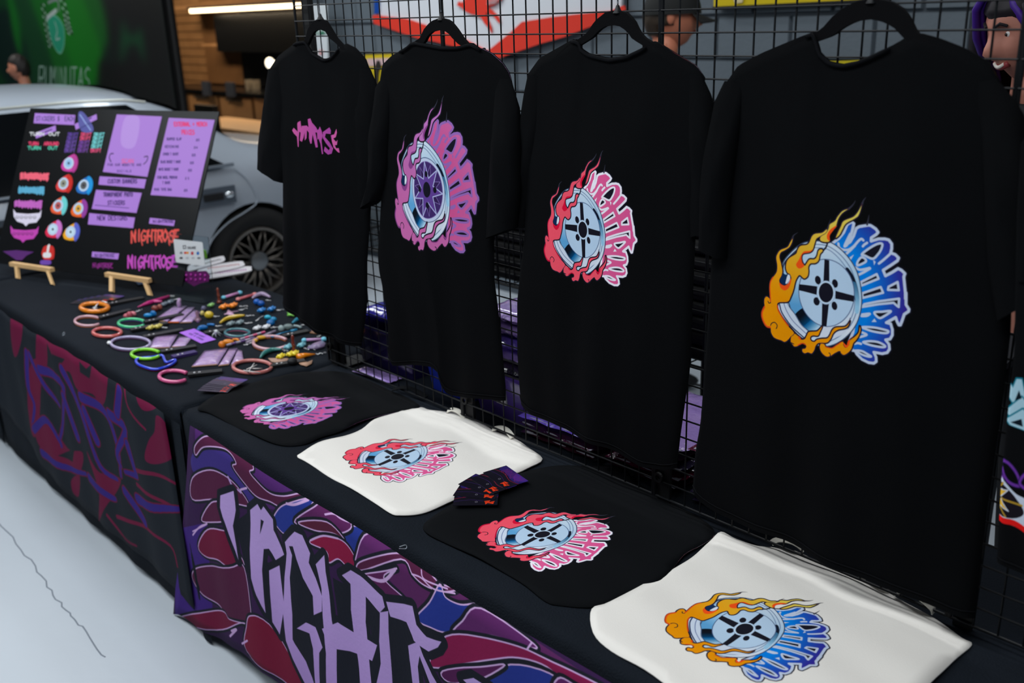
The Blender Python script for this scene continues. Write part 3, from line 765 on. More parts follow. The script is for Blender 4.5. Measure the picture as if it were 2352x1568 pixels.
# rear and front glass, lamps, bumpers
for nm_, ys in (('rear_window', [1.40, 1.22, 1.02, .84]), ('windscreen', [-.60 + .17, -.60, -.85, -1.06])):
    V = []; F = []
    for y in ys:
        q = prof(y)[2]; ht, ze, zc = q[5], q[6], q[7]
        for a in (-.9, -.6, -.3, 0, .3, .6, .9):
            aa = abs(a); zz = np.interp(aa, [0, .45, .8, 1], [zc, ze + (zc - ze) * .9, ze + (zc - ze) * .55, ze])
            V.append((CX + a * ht, y, zz + .008))
    for i in range(3):
        for k in range(6): F.append((i * 7 + k, i * 7 + k + 1, (i + 1) * 7 + k + 1, (i + 1) * 7 + k))
    obj(nm_, G().add(V, F), m_glass, car, smooth=True)
for sg in (1, -1):
    obj('tail_lamp', G().box((CX + sg * .56 - .12, 1.98, .66), (CX + sg * .56 + .10, 2.09, .78)), cm((140, 20, 24), .2), car)
    obj('headlamp', G().box((CX + sg * .52 - .12, -2.19, .54), (CX + sg * .52 + .10, -2.10, .64)), cm((210, 216, 220), .1), car)
obj('rear_bumper', G().box((CX - .70, 1.9, .34), (CX + .70, 2.10, .54)), m_paint, car)
obj('front_bumper', G().box((CX - .78, -2.26, .30), (CX + .78, -2.06, .48)), m_paint, car)
obj('underbody', G().box((CX - .78, -2.0, .17), (CX + .78, 2.0, .30)), m_rub, car)

# ------------------------------------------------------------------ tables, black cloths, printed drapes
m_cloth = mat('black_tablecloth', (21, 26, 33), .9, noise=.25, nscale=7, bump=.3, bscale=260, spec=.12)
TZ = .74
TY0, TY1 = -.462, .30


def fold_table(x0, x1, label):
    t = thing('folding_table', label, 'table', ((x0 + x1) / 2, (TY0 + TY1) / 2, 0), 'folding tables under black cloths')
    obj('tabletop', G().box((x0, TY0 + .02, TZ - .05), (x1, TY1 - .02, TZ - .012)), cm((200, 200, 198), .5), t)
    for x in (x0 + .18, x1 - .18):
        for y in (TY0 + .08, TY1 - .08):
            obj('leg', G().tube([(x, y, 0), (x, y, TZ - .05)], .014, 8), cm((90, 92, 94), .4, metal=.5), t)


def cloth(x0, x1, label, hem=.03, bulge=.02, seed=1, org=None):
    rn = random.Random(seed)
    nx = max(8, int((x1 - x0) / .035)); prof_ = []
    ph = [rn.uniform(0, 6) for _ in range(6)]
    top = [(TY1 + .012, .06), (TY1 + .012, TZ - .05), (TY1 + .006, TZ - .006), (TY1 - .01, TZ)] + [(TY1 - .01 - (TY1 - .01 - TY0 - .012) * k / 14, TZ) for k in range(1, 14)] + \
          [(TY0 + .012, TZ), (TY0 + .002, TZ - .004), (TY0 - .006, TZ - .016), (TY0 - .006, TZ - .06)] + [(TY0 - .004, TZ - .06 - (TZ - .06 - hem) * k / 10) for k in range(1, 11)]
    V = []; F = []; M = len(top)
    for i in range(nx + 1):
        x = x0 + (x1 - x0) * i / nx
        for (y, z) in top:
            if z > TZ - .03: z2 = z + .0009 * math.sin(x * 13 + y * 9 + ph[0]) + .0008 * math.sin(x * 5 - y * 21 + ph[1]); y2 = y
            else:
                d = (TZ - z) / TZ; s = -1 if y < 0 else 1
                y2 = y + s * d * .007 * (1 + math.sin(x * 17 + ph[2]) * .5 + math.sin(x * 31 + ph[3]) * .3); z2 = z
            V.append((x, y2, z2))
    for i in range(nx):
        for k in range(M - 1): F.append((i * M + k, i * M + k + 1, (i + 1) * M + k + 1, (i + 1) * M + k))
    # end panels
    for xe, i in ((x0, 0), (x1, nx)):
        base = len(V); s = -1 if xe == x0 else 1
        for k in range(15):
            y = TY0 + (TY1 - TY0) * k / 14
            V += [(xe, y, TZ - .001), (xe + s * .003, y, TZ - .02), (xe + s * (.003 + .002 * math.sin(y * 30)), y, hem)]
        for k in range(14):
            a = base + 3 * k
            F += [(a, a + 3, a + 4, a + 1), (a + 1, a + 4, a + 5, a + 2)]
    o = obj('tablecloth', G().add(V, F), m_cloth, None, smooth=True)
    sm = o.modifiers.new('t', 'SOLIDIFY'); sm.thickness = .003; sm.offset = -1
    return tag(o, label, 'tablecloth', None)


fold_table(.02, 2.12, 'folding table hidden under the black cloth below the white and black tote bags')
fold_table(-1.86, -.05, 'folding table hidden under the black cloth below the leaning board')
fold_table(-2.74, -1.93, 'folding table hidden under the black cloth at the far left edge')
cloth(.008, 2.14, 'black tablecloth under the four tote bags and the wire grid', .09, seed=3)
cloth(-1.88, -.012, 'black tablecloth under the leaning board and the key rings', .04, seed=5)
cloth(-2.78, -1.915, 'black tablecloth at the far left edge of the picture', .04, seed=8)

# printed drape of the right table --------------------------------------------------
DX0, DX1, DZ0, DZ1 = -.26, 2.16, -.03, .74
DW, DH = 2400, 764
DYP = -.49


def dT(sx, ox, oy):
    def T(P):
        P = np.asarray(P, float); u = ox + P[:, 0] / sx; v = oy + P[:, 1] / sx
        d = W_[None] + R_[None] * ((u - 1176) / FP)[:, None] - U_[None] * ((v - 784) / FP)[:, None]
        X = CAM + d * ((DYP - CAM[1]) / d[:, 1])[:, None]
        return np.stack([(X[:, 0] - DX0) / (DX1 - DX0) * DW, (DZ1 - X[:, 2]) / (DZ1 - DZ0) * DH], 1)
    return T


cv = Canvas(DW, DH, dT(2.347, 380, 900), bg=(50, 24, 66))
MAR, BUR, PUR, BLU, LAV, LN, DKN = (78, 26, 58), (104, 18, 52), (72, 32, 96), (34, 50, 132), (176, 142, 200), (196, 160, 206), (24, 26, 36)
def blk(P, c, ln=LN, lw=3.6, dw=17, sm=True):
    cv.stroke(P, dw, DKN, closed=True, smooth=sm); cv.fill(P, c, sm)
    if ln: cv.stroke(P, lw, ln, closed=True, smooth=sm)
# purple ground upper left, maroon ground right
cv.fill([(160,115),(370,300),(470,400),(700,520),(640,640),(400,620),(160,560)], PUR, False)
cv.fill([(60,740),(230,700),(240,1300),(60,1260)], (58, 32, 112), False)
cv.fill([(700,520),(1000,710),(1500,1010),(1800,1210),(2340,1568),(2600,1800),(2000,1700),(1500,1300),(1100,900),(700,640)], (84, 34, 84), False)
cv.fill([(160,320),(350,330),(380,420),(520,600),(430,640),(330,540),(160,440)], (58, 44, 118))
for P, c in (([(160,290),(210,240),(290,245),(370,290),(430,330),(475,410),(452,430),(490,480),(560,545),(640,560),(740,545),(800,580),(640,620),(560,592),(480,560),(400,470),(358,400),(378,385),(350,330),(300,300),(205,297),(165,340)], MAR),
             ([(150,460),(240,420),(330,460),(410,560),(430,620),(280,578),(150,575)], MAR), ([(250,595),(200,690),(280,697),(345,680),(330,600)], MAR),
             ([(230,740),(180,830),(220,890),(300,900),(360,935),(430,940),(390,850),(350,790),(330,742)], BUR), ([(215,940),(150,960),(138,1010),(200,1100),(280,1160),(340,1220),(440,1250),(475,1200),(430,945),(360,940)], MAR),
             ([(80,1215),(290,1185),(345,1225),(440,1250),(400,1245),(260,1290)], BUR), ([(440,1262),(432,1400),(640,1568),(760,1640),(760,1568),(560,1250),(470,1200)], (112, 16, 48)),
             ([(600,640),(660,600),(800,575),(705,710),(640,765),(575,700)], BLU), ([(950,720),(1095,750),(1020,885),(960,790)], BLU),
             ([(700,700),(800,620),(860,600),(1000,710),(950,760),(850,740)], (86, 32, 82)), ([(720,700),(870,700),(960,790),(900,760),(800,745)], (84, 28, 52)),
             ([(775,810),(850,775),(950,800),(1010,880),(1030,965),(975,945),(930,900),(880,920),(868,860)], (134, 20, 60)), ([(1095,760),(1290,850),(1200,865),(1040,920),(1025,885)], (92, 38, 96)),
             ([(1040,920),(1200,872),(1300,880),(1400,950),(1480,1030),(1570,1062),(1500,1075),(1400,1040),(1335,985),(1270,900),(1050,965)], MAR),
             ([(1050,990),(1200,960),(1250,950),(1180,1000),(1300,1120),(1350,1210),(1340,1160),(1190,1120),(1080,1030)], (84, 28, 76)),
             ([(1480,1035),(1512,1105),(1590,1145),(1670,1140),(1705,1152),(1590,1232),(1530,1292),(1440,1262),(1360,1215),(1430,1130)], BLU),
             ([(1600,1235),(1700,1165),(1990,1360),(1940,1372),(1760,1312),(1560,1302)], (88, 36, 92)),
             ([(1520,1312),(1700,1320),(1900,1370),(2060,1440),(2230,1520),(2400,1620),(2200,1600),(2060,1480),(1900,1432),(1760,1440),(1480,1482),(1440,1430)], (128, 24, 70)),
             ([(1690,1560),(1860,1468),(2105,1530),(2080,1640),(1700,1640)], BLU), ([(1500,1500),(1700,1480),(1830,1470),(1690,1550),(1540,1568)], (80, 28, 76)),
             ([(2120,1540),(2250,1600),(2600,1800),(2300,1900),(2100,1700)], (92, 34, 92)), ([(1500,1600),(1800,1680),(2000,1900),(1700,1950)], BUR), ([(2500,1700),(2900,2000),(2800,2300),(2500,2000)], BLU), ([(2900,1950),(3500,2300),(3300,2600),(2900,2300)], MAR)):
    blk(P, c)
cv.stroke([(150,770),(190,725),(228,708)], 5, LN); cv.stroke([(150,750),(225,712)], 4, LN)
cv.stroke([(655,600),(700,605),(770,580)], 7, LN); cv.stroke([(430,520),(395,530)], 6, LN); cv.stroke([(380,530),(395,545)], 7, LAV)
cv.stroke([(335,460),(350,500)], 8, LAV); cv.stroke([(340,1320),(380,1280),(350,1290)], 7, LN); cv.stroke([(405,1360),(440,1340)], 6, LN)
cv.stroke([(780,800),(850,775),(930,790)], 5, LN); cv.stroke([(860,660),(900,655),(940,670)], 5, LN)
cv.stroke([(1240,955),(1180,1015),(1090,1000)], 8, LN)
for P in ([(880,620),(940,680),(1030,715)], [(1330,980),(1380,1000),(1450,1060),(1560,1085)], [(1380,960),(1400,1010),(1520,1060)], [(1975,1350),(1950,1385)]): cv.stroke(P, 4, LN)
LET = [[(300,555),(360,535),(372,640),(365,720),(400,905),(330,700),(302,620)],
       [(445,640),(490,605),(508,640),(522,618),(570,690),(570,750),(632,880),(580,912),(545,850),(522,850),(520,960),(545,1190),(500,1090),(470,1000),(452,850)],
       [(550,965),(600,940),(635,1140),(635,1180),(612,1310),(575,1240),(560,1080)],
       [(640,810),(700,750),(740,770),(778,870),(770,920),(842,1100),(845,1182),(800,1202),(790,1100),(740,1000),(710,900),(690,830),(668,830),(685,880),(670,1000),(690,1200),(692,1330),(760,1450),(800,1568),(860,1700),(760,1600),(650,1340),(632,1200),(635,1000),(650,870)],
       [(715,1270),(760,1240),(812,1265),(860,1370),(840,1400),(842,1600),(810,1600),(800,1380),(780,1300)],
       [(805,930),(855,878),(862,970),(885,1100),(902,1230),(932,1360),(945,1650),(888,1650),(880,1400),(850,1200),(838,1060)],
       [(850,1272),(930,1240),(1010,1310),(1130,1370),(1105,1455),(990,1400),(900,1370)],
       [(945,990),(990,963),(1060,1010),(1170,1100),(1182,1160),(1150,1192),(1065,1110),(1060,1250),(1080,1400),(1120,1650),(1060,1650),(1030,1450),(1000,1300),(985,1180),(985,1040)],
       [(1190,1128),(1290,1140),(1337,1150),(1360,1250),(1420,1312),(1497,1340),(1480,1370),(1430,1392),(1340,1340),(1300,1240),(1210,1212)],
       [(1150,1190),(1200,1180),(1195,1300),(1200,1420),(1215,1650),(1120,1650),(1150,1470),(1140,1350)],
       [(1300,1370),(1370,1340),(1400,1420),(1470,1568),(1520,1700),(1460,1640),(1375,1420),(1360,1480),(1375,1650),(1330,1650),(1305,1450)],
       [(1600,1552),(1660,1540),(1760,1600),(1900,1800),(1800,1800),(1680,1620)], [(2000,1800),(2100,1780),(2300,2100),(2200,2150)]]
for P in LET: cv.stroke(P, 34, DKN, closed=True, smooth=False)
cv.fill([(640,900),(760,860),(860,1300),(840,1700),(760,1500),(680,1300)], DKN, False); cv.fill([(500,900),(560,930),(580,1250),(520,1100)], DKN, False); cv.fill([(900,1000),(990,1060),(990,1300),(930,1220)], DKN, False); cv.fill([(1060,1120),(1150,1200),(1150,1440),(1110,1400)], DKN, False); cv.fill([(1200,1230),(1300,1260),(1340,1360),(1290,1400),(1330,1700),(1200,1700)], DKN, False); cv.fill([(940,1400),(1010,1430),(1060,1700),(940,1700)], DKN, False); cv.fill([(370,700),(450,640),(470,1000),(440,960)], DKN, False)
for P in LET: cv.fill(P, lambda x, y: lerpc((184, 156, 212), (158, 124, 186), y / DH), False)
cv.fill([(500,770),(520,700),(505,690)], DKN, False)
IM_D1 = cv.image('drape_art_right')


def drape(name, xs, topf, botf, yf, m, uvf, label):
    V = []; F = []; n = len(xs); K = 18
    for x in xs:
        zt, zb = topf(x), botf(x)
        for k in range(K + 1):
            z = zt + (zb - zt) * k / K
            V.append((x, yf(x, z), z))
    for i in range(n - 1):
        for k in range(K): F.append((i * (K + 1) + k, i * (K + 1) + k + 1, (i + 1) * (K + 1) + k + 1, (i + 1) * (K + 1) + k))
    o = obj(name, G().add(V, F), m, None, smooth=True, uvf=uvf)
    sm = o.modifiers.new('t', 'SOLIDIFY'); sm.thickness = .0016; sm.offset = 1
    return tag(o, label, 'banner')


bx_ = [-.235, -.18, -.007, .21, .41, .8, 1.4, 2.2]; bz_ = [.004, .03, .045, .09, .10, .07, .06, .06]
def yf1(x, z):
    d = (.73 - z)
    l = max(0, .03 - x) * d * 0
    return DYP + .004 * math.sin(x * 14 + z * 4) * min(1, d * 6) + .003 * math.sin(x * 37 - z * 7) * min(1, d * 5) + .004 * math.sin(z * 11 + x * 3) * min(1, d * 5)
# left edge of the drape leans outward to the floor: shear x by height
def leftx(z): return np.interp(z, [0, .74], [-.235, .085])
xs = np.linspace(0, 1, 56)
V = []; F = []; K = 18
for s_ in xs:
    for k in range(K + 1):
        f = k / K
        xr = 2.14
        xt = .10 + (xr - .10) * s_; xb = -.232 + (xr + .232) * s_
        x = xt * (1 - f) + xb * f
        zt = .728 + .004 * math.sin(xt * 9); zb = float(np.interp(xb, bx_, bz_))
        z = zt * (1 - f) + zb * f
        V.append((x, yf1(x, z), z))
for i in range(len(xs) - 1):
    for k in range(K): F.append((i * (K + 1) + k, i * (K + 1) + k + 1, (i + 1) * (K + 1) + k + 1, (i + 1) * (K + 1) + k))
m_d1 = mat('drape_print_right', (24, 26, 36), .8, img=IM_D1, ext='EXTEND', bump=.08, bscale=90, spec=.12)
o = obj('printed_drape', G().add(V, F), m_d1, None, smooth=True, uvf=lambda V: np.stack([(V[:, 0] - DX0) / (DX1 - DX0), (V[:, 2] - DZ0) / (DZ1 - DZ0)], 1))
sm = o.modifiers.new('t', 'SOLIDIFY'); sm.thickness = .0016; sm.offset = 1
tag(o, 'purple and maroon graffiti drape with lavender letters hanging in front of the right table', 'banner', None)

# printed drape of the left table
EX0, EX1, EZ0, EZ1 = -1.90, .02, 0, .74
cv = Canvas(1600, 620, None, bg=(26, 31, 38))
def eT(P):
    P = np.asarray(P, float); u = P[:, 0] / 2.24; v = 700 + P[:, 1] / 2.24
    d = W_[None] + R_[None] * ((u - 1176) / FP)[:, None] - U_[None] * ((v - 784) / FP)[:, None]
    X = CAM + d * ((DYP - CAM[1]) / d[:, 1])[:, None]
    return np.stack([(X[:, 0] - EX0) / (EX1 - EX0) * 1600, (EZ1 - X[:, 2]) / (EZ1 - EZ0) * 620], 1)
cv.T = eT
CR, VI = (98, 16, 52), (48, 32, 112)
for P in ([(230,140),(340,190),(430,260),(545,310),(548,470),(510,520),(470,460),(400,430),(360,350),(320,330),(262,240)], [(190,120),(237,130),(232,330),(190,330)], [(60,60),(110,80),(100,250),(70,240)],
          [(700,380),(790,410),(822,480),(802,530),(740,545),(705,480)], [(800,570),(850,600),(890,700),(902,760),(870,800),(800,820),(755,790),(765,700),(790,650)],
          [(190,640),(260,620),(340,740),(425,760),(405,870),(330,850),(262,780),(205,720)], [(450,750),(520,860),(620,900),(560,1020),(505,1115),(520,960)], [(360,900),(410,880),(400,985),(370,970)], [(150,330),(210,300),(200,640),(160,640)]):
    cv.fill(P, CR)
for P in ([(640,420),(660,520),(750,640)], [(700,850),(800,870),(915,925)], [(700,925),(820,1000),(930,1060)], [(600,1090),(750,1150),(880,1240),(915,1345)], [(560,1080),(640,1200),(700,1240)]): cv.stroke(P, 13, (104, 20, 54), w1=7)
for P in ([(270,250),(300,330),(330,280)], [(410,290),(440,330),(470,300),(455,380),(415,345)], [(330,760),(385,740),(370,810),(300,775)]): cv.fill(P, (26, 31, 38), False)
for P in ([(135,250),(150,420),(180,520),(170,640)], [(150,260),(230,420),(300,520)], [(200,330),(330,420),(300,700)], [(320,330),(420,540),(520,830),(600,900)], [(330,470),(400,680)], [(420,470),(540,560),(600,720),(620,880)], [(560,560),(640,640),(600,760),(620,830)], [(650,720),(690,850),(700,880),(640,860)], [(180,640),(240,590),(300,700),(310,730)],
          [(220,760),(320,830),(440,870)], [(460,890),(560,980),(590,1000)], [(440,540),(500,700)], [(610,440),(600,560)], [(640,960),(740,1120)], [(700,1000),(800,1040),(930,1050)], [(800,400),(850,420)]):
    cv.stroke(P, 38, CR, w1=18); cv.stroke(P, 29, VI, w1=11)
IM_D2 = cv.image('drape_art_left')
m_d2 = mat('drape_print_left', (26, 31, 38), .8, img=IM_D2, ext='EXTEND', spec=.12)
bxl = [-1.9, -1.78, -1.53, -1.36, -1.05, -.6, -.25, -.02]; bzl = [.30, .27, .21, .14, .10, .115, .12, .10]
xs = np.linspace(-1.865, -.06, 50)
o = drape('printed_drape', xs, lambda x: .722 + .004 * math.sin(x * 7), lambda x: float(np.interp(x, bxl, bzl)), lambda x, z: DYP + .004 * math.sin(x * 12 + z * 3) * min(1, (.73 - z) * 6) + .003 * math.sin(x * 29), m_d2,
      lambda V: np.stack([(V[:, 0] - EX0) / (EX1 - EX0), (V[:, 2] - EZ0) / (EZ1 - EZ0)], 1), 'dark crimson and violet graffiti drape in front of the left table')
# black under-skirt strip that shows between and below the two drapes
tag(obj('black_skirt', G().add(*(lambda xs: ([p for x in xs for p in ((x, TY0 - .0145, .70), (x, TY0 - .022 + .004 * math.sin(x * 60), .35), (x, TY0 - .02 + .005 * math.sin(x * 60), .012))], [f for i in range(len(xs) - 1) for f in ((3 * i, 3 * i + 1, 3 * i + 4, 3 * i + 3), (3 * i + 1, 3 * i + 2, 3 * i + 5, 3 * i + 4))]))(np.linspace(-.055, .0, 8))), m_cloth, None, smooth=True),
    'narrow black cloth strip hanging between the two printed drapes', 'cloth')

# ------------------------------------------------------------------ wire grid
CELL = .0381
m_wire = mat('black_wire', (11, 14, 18), .5, spec=.35)
gw = G().tube([(0, 0, 0), (0, 0, 32 * CELL)], .0017, 6)
gh = G().tube([(0, 0, 0), (16 * CELL, 0, 0)], .0017, 6)
mev = meh = None
GX = [0, .6143, 1.2286, 1.8429]
names = ['wire grid panel behind the small-logo shirt, at the left end of the row', 'wire grid panel between the two purple and pink wheel shirts', 'wire grid panel behind the largest black shirt with the orange and blue print', 'wire grid panel at the right edge of the picture']
GZ = .755
for i, x0 in enumerate(GX):
    t = thing('wire_grid_panel', names[i], 'display grid', (x0, 0, GZ), 'black wire grid panels standing on the table')
    W1 = 16 * CELL; H1 = 32 * CELL
    P = [(x0, 0, GZ), (x0 + W1, 0, GZ), (x0 + W1, 0, GZ + H1), (x0, 0, GZ + H1)]
    obj('frame', G().tube([P[0], P[3]], .0036, 8).tube([P[1], P[2]], .0036, 8).tube([P[0], P[1]], .0026, 8).tube([P[3], P[2]], .0036, 8), m_wire, t)
    for k in range(1, 16):
        if mev is None:
            g = G(); g.v = [tuple(np.array(v) + [x0, 0, GZ]) for v in gw.v]; g.f = gw.f; g.m = gw.m
            o = obj('vertical_wire', g, m_wire, t); mev = o.data
        else:
            o = bpy.data.objects.new('vertical_wire', mev); COL.objects.link(o); o.parent = t
        o.location = (k * CELL, 0, 0)
    for k in range(1, 32):
        if meh is None:
            g = G(); g.v = [tuple(np.array(v) + [x0, 0, GZ]) for v in gh.v]; g.f = gh.f; g.m = gh.m
            o = obj('horizontal_wire', g, m_wire, t); meh = o.data
        else:
            o = bpy.data.objects.new('horizontal_wire', meh); COL.objects.link(o); o.parent = t
        o.location = (0, -.0032, k * CELL)
    obj('foot_plate', G().box((x0 + .004, .004, GZ - .013), (x0 + .034, .012, GZ + .07)).lathe((x0 + .012, -.004, GZ + .045), [(.006, -.003), (.011, -.003), (.011, .003), (.006, .003), (.006, -.003)], 14, axis=(0, 1, 0)), m_black, t)
tp = thing('upright_post', 'black upright post at the left end of the wire grid', 'post', (.03, .022, .741))
obj('post', G().box((.014, .014, .741), (.042, .032, 2.05)), m_black, tp)
obj('base_plate', G().box((.0, .012, .741), (.07, .10, .747)), m_black, tp)

# ------------------------------------------------------------------ cloth helpers
def crv(P, n, plane):
    """pixel polyline -> n points on the world plane, evenly spaced"""
    Q = np.array([plane(u, v) for u, v in P])
    d = np.r_[0, np.cumsum(np.linalg.norm(np.diff(Q, axis=0), axis=1))]
    t = np.linspace(0, d[-1], n)
    return np.stack([np.interp(t, d, Q[:, k]) for k in range(3)], 1)


def hanger(label, px, yp, group='black velvet hangers hooked on the wire grid', rail=None):
    """px: arch outer / inner pixel polylines (left to right)"""
    fo = lambda u, v: aty(u, v, yp)
    n = 26
    dn = lambda P: [(P[0][0] * .45 + P[1][0] * .55, P[0][1] * .45 + P[1][1] * .55 + 14), (P[1][0], P[1][1] + 5)] + list(P[2:-2]) + [(P[-2][0], P[-2][1] + 5), (P[-1][0] * .45 + P[-2][0] * .55, P[-1][1] * .45 + P[-2][1] * .55 + 14)]
    A = crv(dn(px[0]), n, fo); B = crv(dn(px[1]), n, fo)
    top = (A[n // 2]) if px[2] is None else fo(*px[2])
    t = thing('hanger', label, 'hanger', tuple(A[n // 2]), group)
    V = []; F = []
    for a, b in zip(A, B):
        for (q, dy) in ((a, -.004), (b, -.004), (b, .004), (a, .004)): V.append((q[0], q[1] + dy, q[2]))
    for i in range(n - 1):
        for k in range(4): F.append((4 * i + k, 4 * i + (k + 1) % 4, 4 * i + 4 + (k + 1) % 4, 4 * i + 4 + k))
    F += [(0, 1, 2, 3), (4 * n - 1, 4 * n - 2, 4 * n - 3, 4 * n - 4)]
    obj('arms', G().add(V, F), cm((10, 10, 12), .95, spec=.1), t, smooth='auto')
    obj('neck', G().lathe(top + np.array([0, 0, -.008]), [(.001, 0), (.009, 0), (.005, .007), (.003, .013), (.001, .014)], 12), m_wire, t, smooth='auto')
    # hook goes up from the neck, over a horizontal wire and down behind it
    z0 = top[2] + .006
    zr = GZ + CELL * (math.ceil((z0 + .035 - GZ) / CELL))
    pts = [(top[0], yp, z0), (top[0] + .001, yp, zr - .015), (top[0], (yp - .0032) / 2 - .012, zr + .002), (top[0], -.0095, zr + .0075), (top[0], -.003, zr + .009), (top[0], .004, zr + .004), (top[0], .006, zr - .012)]
    obj('hook', G().tube([tuple(q) for q in crom(pts, False, 5)], .0014, 6), cm((150, 155, 160), .25, metal=1.), t, smooth=True)
    return t


m_sh = {}
def shirt_mat(key, img, rough=.85):
    return mat('jersey_' + key, (8, 9, 11), rough, noise=.15, nscale=9, bump=.12, bscale=700, img=img, spec=.06)


def tee(label, yp, left, right, top, hem, slL, slR, hub, scl, m, seed, neck, fold=1.0, print_rect=PR, sdy=.010):
    """left/right/top/hem pixel polylines of the body; slL/slR = (outer, inner) pixel polylines of the sleeves"""
    fo = lambda u, v: aty(u, v, yp)
    rn = random.Random(seed)
    NU, NT = 46, 40
    Tp, Hm = crv(top, NU + 1, fo), crv(hem, NU + 1, fo)
    Lf, Rt = crv(left, NT + 1, fo), crv(right, NT + 1, fo)
    t = thing('t_shirt', label, 'shirt', tuple(Tp[NU // 2]), 'black t-shirts hanging on the wire grid')
    ph = [rn.uniform(0, 6.28) for _ in range(8)]
    hubx = fo(*hub) if hub else None
    x0r, z0r, x1r, z1r = print_rect

    def pos(u, v, side):
        i = u * NU; j = v * NT
        i0 = min(int(i), NU - 1); j0 = min(int(j), NT - 1); fi, fj = i - i0, j - j0
        T = Tp[i0] * (1 - fi) + Tp[i0 + 1] * fi; H = Hm[i0] * (1 - fi) + Hm[i0 + 1] * fi
        Lp = Lf[j0] * (1 - fj) + Lf[j0 + 1] * fj; Rp = Rt[j0] * (1 - fj) + Rt[j0 + 1] * fj
        p = (1 - v) * T + v * H + (1 - u) * Lp + u * Rp - ((1 - u) * (1 - v) * Tp[0] + u * (1 - v) * Tp[-1] + (1 - u) * v * Hm[0] + u * v * Hm[-1])
        dep = .024 * (max(0, math.sin(math.pi * u))) ** .55 * min(1, .16 + v * 3.0)
        A = fold * .0085 * v ** 1.3 * math.sin(math.pi * u) ** .5
        f = A * (math.sin(u * 15 + ph[0] + v * 1.2) * .6 + math.sin(u * 27 + ph[1] - v * 2) * .4 + .3 * math.sin(v * 9 + u * 7 + ph[2])) if 0 < u < 1 else 0
        f += .0022 * math.sin(u * 6 + v * 11 + ph[3]) * math.sin(math.pi * u) * min(1, v * 4)
        zz = p[2]
        if side > 0 and neck[0] < u < neck[1]: zz -= .034 * max(0, 1 - v * 6) * math.sin(math.pi * (u - neck[0]) / (neck[1] - neck[0])) ** .6
        return (p[0], p[1] + side * dep + f * (1 if side < 0 else .6), zz)
    V = []; F = []
    for j in range(NT + 1):
        for i in range(NU + 1): V.append(pos(i / NU, j / NT, -1))
    nf = len(V)
    for j in range(NT + 1):
        for i in range(NU + 1): V.append(pos(i / NU, j / NT, .8))
    for j in range(NT):
        for i in range(NU):
            a = j * (NU + 1) + i; b = a + NU + 1
            F.append((a, b, b + 1, a + 1)); F.append((nf + a, nf + a + 1, nf + b + 1, nf + b))
    # side walls and shoulder seams (open at the neck)
    for j in range(NT):
        for i in (0, NU):
            a = j * (NU + 1) + i; b = a + NU + 1
            F.append((a, nf + a, nf + b, b))
    n0, n1 = neck
    for i in range(NU):
        if not (n0 <= i / NU < n1): F.append((i, i + 1, nf + i + 1, nf + i))
    nv = len(V)

    def uvf(VV):
        if hubx is None: return np.full((len(VV), 2), -5.)
        uv = np.stack([((VV[:, 0] - hubx[0]) / scl[0] - x0r) / (x1r - x0r), ((VV[:, 2] - hubx[2]) / scl[1] - z0r) / (z1r - z0r)], 1)
        uv[nf:] = -5
        return uv
    obj('body', G().add(V, F), m, t, smooth=True, uvf=uvf)
    # collar: ribbed band along the neckline
    g = G(); K = 18
    P = [np.array(pos(n0 + (n1 - n0) * k / K, 0, -1)) + [0, -.004, -.004] for k in range(K + 1)]
    Q = [np.array(pos(n0 + (n1 - n0) * k / K, 0, .8)) + [0, .004, -.002] for k in range(K + 1)]
    g.tube([tuple(a) for a in P] + [tuple(a) for a in Q[::-1]], .0034, 6, closed=True, flat=.8, up=(0, 1, 0))
    obj('collar', g, MT['rib_knit'], t, smooth=True)
    g = G()
    P = [np.array(pos(k / 30, .985, -1)) + [0, -.0012, 0] for k in range(31)]
    g.tube([tuple(a) for a in P], .0012, 5, flat=1)
    obj('hem_stitch', g, MT['rib_knit'], t, smooth=True)
    for (outer, inner) in (slL, slR):
        n = 16
        O = crv(outer, n, fo); I = crv(inner, n, fo)
        V = []; F = []; K = 14
        for a in range(n):
            c = (O[a] + I[a]) / 2; h = (O[a] - I[a]) / 2; tt = a / (n - 1)
            dp = .004 + .020 * min(1, tt * 2.4)
            for k in range(K):
                an = 2 * math.pi * k / K
                q = c + h * math.cos(an)
                V.append((q[0], q[1] - dp * math.sin(an) * (1 + .15 * math.sin(an * 5 + a * .6)) + sdy * min(1, tt * 2), q[2]))
        for a in range(n - 1):
            for k in range(K): F.append((a * K + k, a * K + (k + 1) % K, (a + 1) * K + (k + 1) % K, (a + 1) * K + k))
        obj('sleeve', G().add(V, F), MT['jersey_plain'], t, smooth=True)
    return t


mat('rib_knit', (12, 13, 16), .9, spec=.1)
shirt_mat('plain', None)
m_sO, m_sP, m_sV = shirt_mat('orange', IM_ORANGE), shirt_mat('pink', IM_PINK), shirt_mat('purple', IM_PURPLE)
